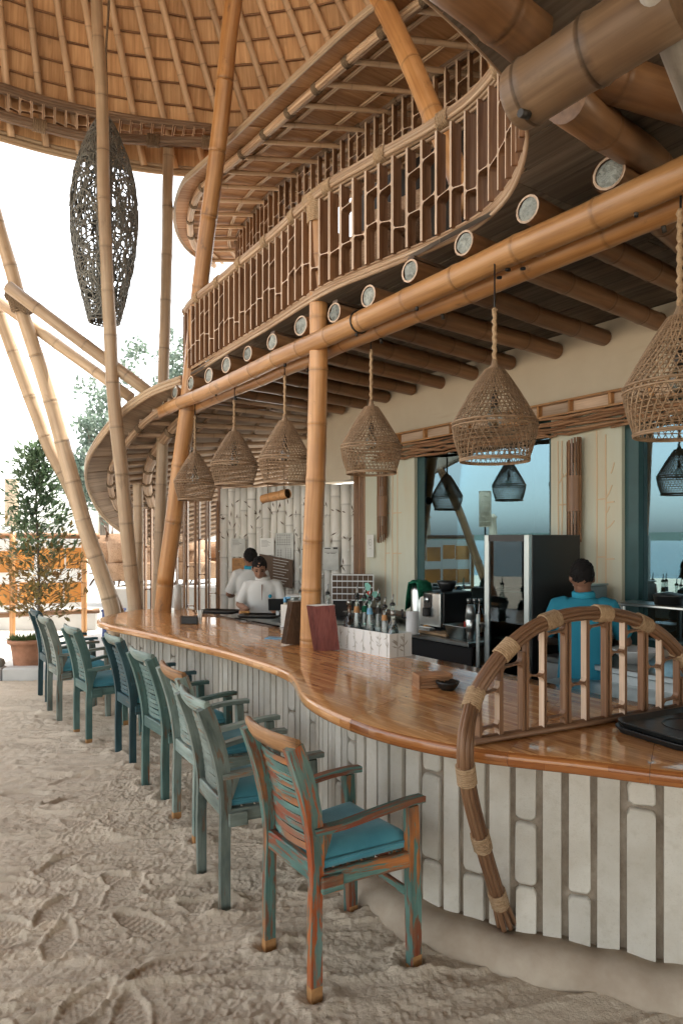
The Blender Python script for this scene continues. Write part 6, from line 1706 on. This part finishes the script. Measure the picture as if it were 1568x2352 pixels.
tray("black tray lying on the counter's far inner edge", G(505, 1408, CZ)+V(0, 0, .004), V(1, -.35, 0), .22, .15, 1, False, "black trays"); tray("black tray being wiped by the barman in white", V(-.80, 6.72, .935), V(1, -.2, 0), .20, .15, 1, True, "black trays")
p = G(438, 1434, CZ); t = thing("napkin_holder", "black napkin holder with white straws on the far counter", "napkin holder", tuple(p))
m = MB(); m.box(p+V(-.02, .05, .035), V(1, .1, 0), V(-.1, 1, 0), UP, .075, .045, .033, 1, .004); put("box", m, MAT["black_plastic"], t)
m = MB(); m.box(p+V(-.095, .045, .036), V(1, .1, 0), V(-.1, 1, 0), UP, .008, .05, .036); put("wood_end", m, MAT["dark_wood"], t)
m = MB(); r_ = random.Random(1)
for k in range(14): q = p+V(.075+r_.uniform(-.018, .018), .05+r_.uniform(-.02, .02), .005); m.tube([q, q+V(r_.uniform(-.01, .02), 0, .12)], .004, 5)
put("straw", m, MAT["paper"], t)
p = G(408, 1400, CZ)+V(0, .03, 0); t = lathe_thing("towel_roll", "white paper towel roll standing at the far end of the counter", "towel roll", p, (("roll", [(0, 0), (.042, 0), (.042, .27), (.012, .272), (0, .272)], "paper"), ("spindle", [(.006, .27), (.006, .58), (0, .585)], "white_plastic")))
# behind the counter, centre
p = P(680, 1375, 7.0); p.z = .881; t = thing("display_cabinet", "small white glazed cabinet left of the thick post", "cabinet", tuple(p))
for dx, dy, hx, hy, z0, z1, mt in ((0, 0, .10, .08, 0, .015, "white_plastic"), (0, 0, .10, .08, .235, .25, "white_plastic"), (-.095, 0, .005, .08, .015, .235, "white_plastic"), (.095, 0, .005, .08, .015, .235, "white_plastic"), (0, .075, .09, .005, .015, .235, "white_plastic"), (0, 0, .09, .075, .12, .125, "white_plastic")):
    m = MB(); m.box(p+V(dx, dy, (z0+z1)/2), V(1, 0, 0), V(0, 1, 0), UP, hx, hy, (z1-z0)/2); put("panel", m, MAT[mt], t)
m = MB(); m.box(p+V(0, -.078, .125), V(1, 0, 0), V(0, 1, 0), UP, .09, .002, .11); put("pane", m, MAT["clear_glass"], t)
p = P(655, 1405, 6.7); p.z = .881; t = lathe_thing("spray_bottle", "spray bottle with blue trigger beside the white cabinet", "spray bottle", p, (("body", [(0, 0), (.036, 0), (.038, .12), (.02, .18), (.014, .20), (0, .2)], "label_cream"), ("head", [(.014, .2), (.018, .215), (.016, .25), (0, .255)], "sky_brochure")))
m = MB(); m.bar(p+V(.0, -.0, .245), p+V(.05, -.01, .25), .015, .02); put("nozzle", m, MAT["sky_brochure"], t)
p = P(637, 1405, 6.8); p.z = .881; t = thing("till_screen", "dark tablet till on a stand behind the counter", "till", tuple(p)); m = MB(); m.box(p+V(0, 0, .17), V(1, .1, 0), V(-.1, 1, .2), V(0, -.2, 1), .09, .008, .06, 1, .004); put("screen", m, MAT["black_plastic"], t); m = MB(); m.bar(p, p+V(0, .04, .13), .03, .01); m.box(p+UP*.004, V(1, 0, 0), V(0, 1, 0), UP, .05, .05, .004); put("stand", m, MAT["steel_dull"], t)
# wire rack, fan
p = P(762, 1378, 7.3); t = thing("pigeonhole_rack", "wooden rack with white grid front below the white board", "rack", tuple(p)); rx, rz_ = .44, .27
m = MB(); m.box(V(p.x+rx/2, p.y+.10, p.z+rz_/2), V(1, -.12, 0), V(.12, 1, 0), UP, rx/2, .09, rz_/2); put("case", m, MAT["menu_brown"], t)
for k in range(5): m = MB(); m.bar(V(p.x, p.y-.0, p.z+rz_*k/4), V(p.x+rx, p.y-.05, p.z+rz_*k/4), .008, .012); put("grid_bar", m, MAT["white_plastic"], t)
for k in range(9): m = MB(); m.bar(V(p.x+rx*k/8, p.y-.006*k, p.z), V(p.x+rx*k/8, p.y-.006*k, p.z+rz_), .006, .004 if 0 < k < 8 else .012, up=V(1, 0, 0)); put("grid_wire", m, MAT["white_plastic"], t)
m = MB(); m.box(V(p.x+rx/2, p.y+.1, p.z/2-.0), V(1, -.12, 0), V(.12, 1, 0), UP, rx/2-.02, .08, p.z/2-.002); put("stand", m, MAT["room_dark"], t)
p = P(848, 1362, 6.6); t = thing("table_fan", "mint green desk fan behind the bottles", "fan", (p.x, p.y, .87))
m = MB(); m.lathe([(0, -.02), (.022, -.015), (.022, .01), (0, .015)], p, 12, axis=V(0, 1, 0)); put("hub", m, MAT["red_label"], t)
for k in range(3):
    a = 1.9+k*2.094; d = V(math.cos(a), 0, math.sin(a)); s2 = V(-math.sin(a), .25, math.cos(a)); m = MB(); pts = [p+d*.02-s2*.012, p+d*.06-s2*.035, p+d*.10-s2*.02, p+d*.105+s2*.01, p+d*.06+s2*.03, p+d*.02+s2*.012]
    f_ = [m.vert(q) for q in pts]; g_ = [m.vert(q+V(0, .004, 0)) for q in pts]; m.face(f_); m.face(g_[::-1])
    for q in range(6): m.face((f_[q], g_[q], g_[(q+1) % 6], f_[(q+1) % 6]))
    put("blade", m, MAT["fan_green"], t)
m = MB(); m.tube([V(p.x, p.y+.03, .88), p+V(0, .03, 0)], .012, 8); m.lathe([(.06, .0), (.06, .015), (0, .02)], V(p.x, p.y+.03, .872), 14); put("stand", m, MAT["fan_green"], t)
# board, pans, jars, shaker on the bench
p = W(1.75, .8725, -.48); t = thing("chopping_board", "wooden chopping board on the back bench before the fridge", "chopping board", tuple(p)); m = MB(); m.box(p+UP*.012, WD, WN, UP, .24, .13, .011, 1, .004); put("board", m, MAT["board_tan"], t)
m = MB(); m.lathe([(0, 0), (.06, .004), (.075, .012), (.073, .014), (0, .006)], p+UP*.0235-WD*.14, 16); o = put("snack_plate", m, MAT["white_plastic"]); tag(o, "white saucer with a snack on the chopping board", "plate")
m = MB(); m.lathe([(0, 0), (.04, .004), (.035, .022), (0, .03)], p+UP*.031-WD*.14, 9); o = put("snack", m, MAT["food"]); tag(o, "piece of fried food on the saucer", "food")
for i, (s_, d_, lab, z) in enumerate(((2.06, -.50, "steel pan beside the chopping board", .8725), (.72, -.60, "steel pan on the bench right of the bottle box", .8725))):
    c = W(s_, z, d_); t = thing("steel_pan", lab, "pan", tuple(c), "steel pans"); m = MB(); o0 = [(x*.86, y*.86) for x, y in rounded(.24, .18, .03)]; o1 = rounded(.24, .18, .03); o2 = rounded(.27, .21, .03)
    m.loft([[c+WD*x+WN*y+UP*z_ for x, y in pl] for pl, z_ in ((o0, 0), (o1, .10), (o2, .102), (o2, .106), (o1, .105), ([(x*.8, y*.8) for x, y in o0], .02))]); put("body", m, MAT["steel"], t)
for i in range(6):
    c = W(1.55+.085*i, .9515, -.14); lathe_thing("spice_jar", "steel lidded jar, number %s from the coffee machine on the bench shelf" % ("first second third fourth fifth sixth".split()[i]), "jar", c, (("body", [(0, 0), (.028, 0), (.03, .01), (.028, .07), (0, .072)], "red_label" if i == 0 else "steel"), ("lid", [(.03, .072), (.03, .085), (0, .088)], "steel")), "jars on the bench shelf", 12)
c = W(2.22, .8725, -.55); lathe_thing("cocktail_shaker", "tall steel cocktail shaker in front of the fridge door", "shaker", c, (("tin", [(0, 0), (.034, 0), (.046, .17), (.044, .172), (0, .17)], "steel"), ("top_glass", [(.044, .172), (.034, .29), (0, .29)], "steel_dull")))
# right hand kitchen bits
def kit(name, label, cat, s_, d_, z, parts, group=None): return lathe_thing(name, label, cat, W(s_, z, d_), parts, group)
kit("white_bowl", "wide white bowl on the kitchen bench behind the arched screen", "bowl", 3.62, -.45, .8815, (("bowl", [(0, 0), (.06, 0), (.15, .09), (.155, .095), (.145, .095), (.06, .015), (0, .012)], "white_plastic"),))
kit("sauce_bottle", "pale squeeze bottle on the kitchen bench at the right", "bottle", 4.05, -.55, .8815, (("body", [(0, 0), (.032, 0), (.033, .13), (.02, .16), (0, .16)], "label_cream"), ("nozzle", [(.015, .16), (.004, .22), (0, .22)], "amber")))
kit("tumbler", "clear glass tumbler on the kitchen bench", "glass", 3.42, -.58, .8815, (("glass", [(0, 0), (.03, 0), (.036, .12), (.034, .12), (.028, .006), (0, .006)], "bottle_clear"),))
for i in range(4): kit("pot_lid", "dark pan on the shelf, number %s from the fridge" % ("one two three four".split()[i]), "pan", 3.7+.42*i, -.18, 1.2605, (("pan", [(0, 0), (.09, 0), (.10, .06), (.105, .062), (.09, .07), (.02, .085), (0, .085)], "black_plastic"),), "pans on the kitchen shelf")
c = W(3.25, .8815, -.35); t = thing("label_printer", "grey printer with a white label beside the man in blue", "printer", tuple(c)); m = MB(); m.box(c+UP*.08, WD, WN, UP, .12, .10, .08, 1, .01); put("body", m, MAT["steel_dull"], t); m = MB(); m.box(c+UP*.09-WN*.102, WD, WN, UP, .05, .002, .04); put("label_slip", m, MAT["paper"], t)
c = W(3.12, .8815, -.22); t = thing("steel_box", "brushed steel box standing against the fridge side", "box", tuple(c)); m = MB(); m.box(c+UP*.24, WD, WN, UP, .05, .14, .24, 1, .012); put("shell", m, MAT["steel_dull"], t); m = MB(); m.box(c+UP*.485, WD, WN, UP, .052, .142, .006); put("lid", m, MAT["steel"], t)
# low shelf unit under the counter inside, seen through the arched screen
t = thing("ice_chest", "steel ice chest with open drawers behind the near counter", "ice chest", (1.9, 4.3, 0)); ca, cn = WD, WN; c = V(1.75, 4.1, 0)
m = MB(); m.box(c+UP*.40, ca, cn, UP, .55, .25, .38, 1, .01); put("body", m, MAT["steel_dull"], t)
for k in range(2): m = MB(); m.box(c+UP*(.62-.3*k)-cn*.256-ca*0, ca, cn, UP, .5, .008, .10, 1, .004); put("drawer", m, MAT["steel"], t)
# ------------------------------------------------------------------ people
def ell(c, a, b, X, Yv, n=14, p=1.0): return [c+X*(a*math.copysign(abs(math.cos(2*math.pi*k/n))**p, math.cos(2*math.pi*k/n)))+Yv*(b*math.copysign(abs(math.sin(2*math.pi*k/n))**p, math.sin(2*math.pi*k/n))) for k in range(n)]
def blob(m, c, rx, ry, rz, X, Yv, Z, n=12):
    rows = []
    for i in range(1, n): t = math.pi*i/n; rows.append([c+X*(rx*math.sin(t)*math.cos(2*math.pi*k/n))+Yv*(ry*math.sin(t)*math.sin(2*math.pi*k/n))-Z*(rz*math.cos(t)) for k in range(n)])
    m.loft(rows)
def remesh(o, size, it=4):
    md = o.modifiers.new("remesh", 'REMESH'); md.mode = 'VOXEL'; md.voxel_size = size; md.use_smooth_shade = True
    sm = o.modifiers.new("smooth", 'SMOOTH'); sm.factor = .5; sm.iterations = it
def person(label, loc, rz, hipz, shz, sw, lean, head, pitch, yaw, arms, shirt, trouser, skin, sleeve=.55, collar=None, group="bar staff", floor=0.0):
    """local frame: +y is the way the person faces; arms = [(elbow, wrist, finger direction)] for left (-x) and right (+x)"""
    t = thing("person", label, "person", loc, group, True, rz); X, Yv = V(1, 0, 0), V(0, 1, 0)
    def sp(z): k = max(0, (z-hipz)/(shz-hipz)); return V(0, lean*k*k, z)
    b, sh, tr = MB(), MB(), MB()
    # head with face
    hc = V(*head); cy, sy_ = math.cos(yaw), math.sin(yaw); fx_ = V(cy, sy_, 0); fw = V(-sy_*math.cos(pitch), cy*math.cos(pitch), -math.sin(pitch)); fu = fx_.cross(fw)
    blob(b, hc+fu*.012, .074, .092, .105, fx_, fw, fu); blob(b, hc-fu*.045+fw*.030, .054, .060, .062, fx_, fw, fu)
    b.tube([hc+fw*.090+fu*.012, hc+fw*.108-fu*.022], [.009, .016], 8); blob(b, hc+fw*.084-fu*.060, .022, .012, .009, fx_, fw, fu, 8)
    for s_ in (-1, 1): blob(b, hc+fx_*(.076*s_)-fw*.005-fu*.010, .010, .020, .030, fx_, fw, fu, 8)
    nb = sp(shz)+V(0, 0, .03); b.tube([nb-V(0, 0, .06), nb+V(0, 0, .02), hc-fu*.055-fw*.01], [.062, .054, .050], 12)
    # trunk, legs
    rings = [(hipz-.06, .150, .105), (hipz+.05, .145, .100), (hipz+.18, .130, .092), ((hipz+shz)/2+.06, .150, .105), (shz-.10, .165, .108), (shz-.03, .140, .090), (shz+.02, .075, .065)]
    b.loft([ell(sp(z), a*.92, c*.9, X, Yv, 16, .85) for z, a, c in rings])
    for s_ in (-1, 1):
        b.tube([V(s_*.085, 0, hipz-.02), V(s_*.09, .01, hipz*.52+floor*.48), V(s_*.09, -.01, floor+.08)], [.075, .052, .038], 10); blob(b, V(s_*.09, .05, floor+.04), .045, .12, .04, X, Yv, UP, 8)
        tr.tube([V(s_*.085, 0, hipz+.01), V(s_*.09, .01, hipz*.52+floor*.48), V(s_*.09, -.01, floor+.07)], [.092, .070, .060], 12)
    tr.loft([ell(sp(z), a, c, X, Yv, 16, .85) for z, a, c in ((hipz-.10, .160, .112), (hipz, .160, .115), (hipz+.10, .150, .108))])
    sh.loft([ell(sp(z), a, c, X, Yv, 18, .82) for z, a, c in ((hipz-.09, .178, .128), (hipz+.04, .170, .122), (hipz+.18, .160, .112), ((hipz+shz)/2+.06, .168, .116), (shz-.10, .178, .114), (shz-.03, .160, .092), (shz+.022, .080, .070))])
    for s_, (el, wr, fd) in zip((-1, 1), arms):
        S = sp(shz-.035)+V(s_*sw, 0, 0); el, wr, fd = V(*el), V(*wr), V(*fd).normalized()
        b.tube([S, S.lerp(el, .5), el, el.lerp(wr, .35), wr], [.050, .044, .036, .037, .024], 10)
        q = S.lerp(el, sleeve*1.45) if sleeve < .69 else el.lerp(wr, (sleeve-.69)*2)
        sh.tube([S+V(-s_*.06, 0, .01), S, S.lerp(q, .5), q], [.060, .064, .058, .062], 12)
        pl = wr+fd*.045; sd_ = fd.cross(UP); sd_ = sd_.normalized() if sd_.length > .1 else X; up_ = sd_.cross(fd)
        b.tube([wr-fd*.01, wr+fd*.02, pl+fd*.02, pl+fd*.045], [.026, .038, .040, .034], 10, flat=(.5, 1), up=up_)
        for k in range(4):
            o_ = pl+fd*.035+sd_*(.027-.018*k); L = (.060, .070, .066, .052)[k]
            b.tube([o_, o_+fd*L*.5+up_*.002, o_+fd*L-up_*.022], [.0088, .0082, .007], 6)
        o_ = wr+fd*.03-sd_*(s_*-.034); b.tube([o_, o_+fd*.03+sd_*(s_*.018), o_+fd*.055+sd_*(s_*.016)-up_*.01], [.011, .010, .008], 6)
    bo = put("body", b, MAT[skin], t); remesh(bo, .0085)
    so_ = put("shirt", sh, MAT[shirt], t); remesh(so_, .012)
    to = put("trousers", tr, MAT[trouser], t); remesh(to, .014)
    # hair: a cap over the crown and back of the head
    h = MB(); blob(h, hc+fu*.028-fw*.012, .080, .097, .098, fx_, fw, fu, 22); h.v = [((V(*q)-hc).dot(fw) > .045 and (V(*q)-hc).dot(fu) < .050) and tuple(V(*q)-fw*((V(*q)-hc).dot(fw)-.045)) or q for q in h.v]
    h.v = [tuple(V(*q)+rv(rng)*.0045) for q in h.v]; h.sm = [False]*len(h.f)
    ho = put("hair", h, MAT["hair"], t)
    for s_ in (-1, 1):
        e = MB(); blob(e, hc+fw*.087+fx_*(.030*s_)+fu*.012, .012, .006, .005, fx_, fw, fu, 8); put("eye", e, MAT["hair"], t)
        e = MB(); blob(e, hc+fw*.088+fx_*(.030*s_)+fu*.030, .018, .005, .004, fx_, fw, fu, 8); put("eyebrow", e, MAT["hair"], t)
    if collar:
        c = MB(); nb = sp(shz)+V(0, 0, .035); c.tube([nb+V(.068*math.cos(k*.3927), .062*math.sin(k*.3927), .004*math.sin(k)) for k in range(16)], .016, 6, closed=True, flat=(1.6, .6), up=(0, 0, 1)); put("collar", c, MAT[collar], t)
    return t
# barman in white, facing the camera and bowed over the tray
t = person("barman in a white shirt bowed over a tray wiping it", (-.85, 7.38, 0), R(184), .72, 1.245, .155, .05, (.03, .10, 1.395), .50, .05,
           [((-.235, .10, .99), (-.12, .36, .985), (-.2, 1, -.18)), ((.25, .06, 1.0), (.14, .37, .985), (.5, 1, -.15))], "shirt_white", "trousers_dark", "skin", .62, "shirt_white")
m = MB(); m.lathe([(0, 0), (.020, 0), (.020, .003), (0, .003)], V(-.085, .172, 1.10), 14, axis=V(-.1, 1, .12)); put("blue_emblem", m, MAT["collar_blue"], t)
m = MB(); m.tube([V(.0, .150, 1.22), V(.0, .176, 1.14), V(0, .186, 1.06)], [.012, .009, .003], 6, flat=(.5, 1)); put("open_neck", m, MAT["skin_dark"], t)
m = MB(); m.box((.16, .47, .965), V(1, .2, 0), V(-.2, 1, 0), UP, .05, .03, .012, 1, .006)
o = put("wiping_cloth", m, MAT["food"]); o.matrix_basis = Matrix.Translation((-.85, 7.38, 0)) @ Matrix.Rotation(R(184), 4, 'Z'); tag(o, "crumpled brown cloth under the barman's wiping hand", "cloth")
person("man in white with blue collar, back turned, behind the barman", (-1.06, 8.02, 0), R(20), .80, 1.33, .16, .03, (.0, .04, 1.475), .15, 0,
       [((-.25, .08, 1.05), (-.16, .30, 1.02), (0, 1, 0)), ((.25, .08, 1.05), (.16, .30, 1.02), (0, 1, 0))], "shirt_white", "trousers_dark", "skin_dark", .62, "collar_blue")
person("man in a blue polo shirt with his back turned beside the fridge", (1.63, 4.60, 0), R(-18), .74, 1.285, .165, .06, (-.01, .06, 1.440), .28, .12,
       [((-.27, .10, 1.0), (-.17, .36, .95), (.1, 1, -.1)), ((.28, .12, 1.0), (.20, .38, .96), (-.1, 1, -.1))], "shirt_blue", "trousers_dark", "skin_dark", .58, "collar_blue")
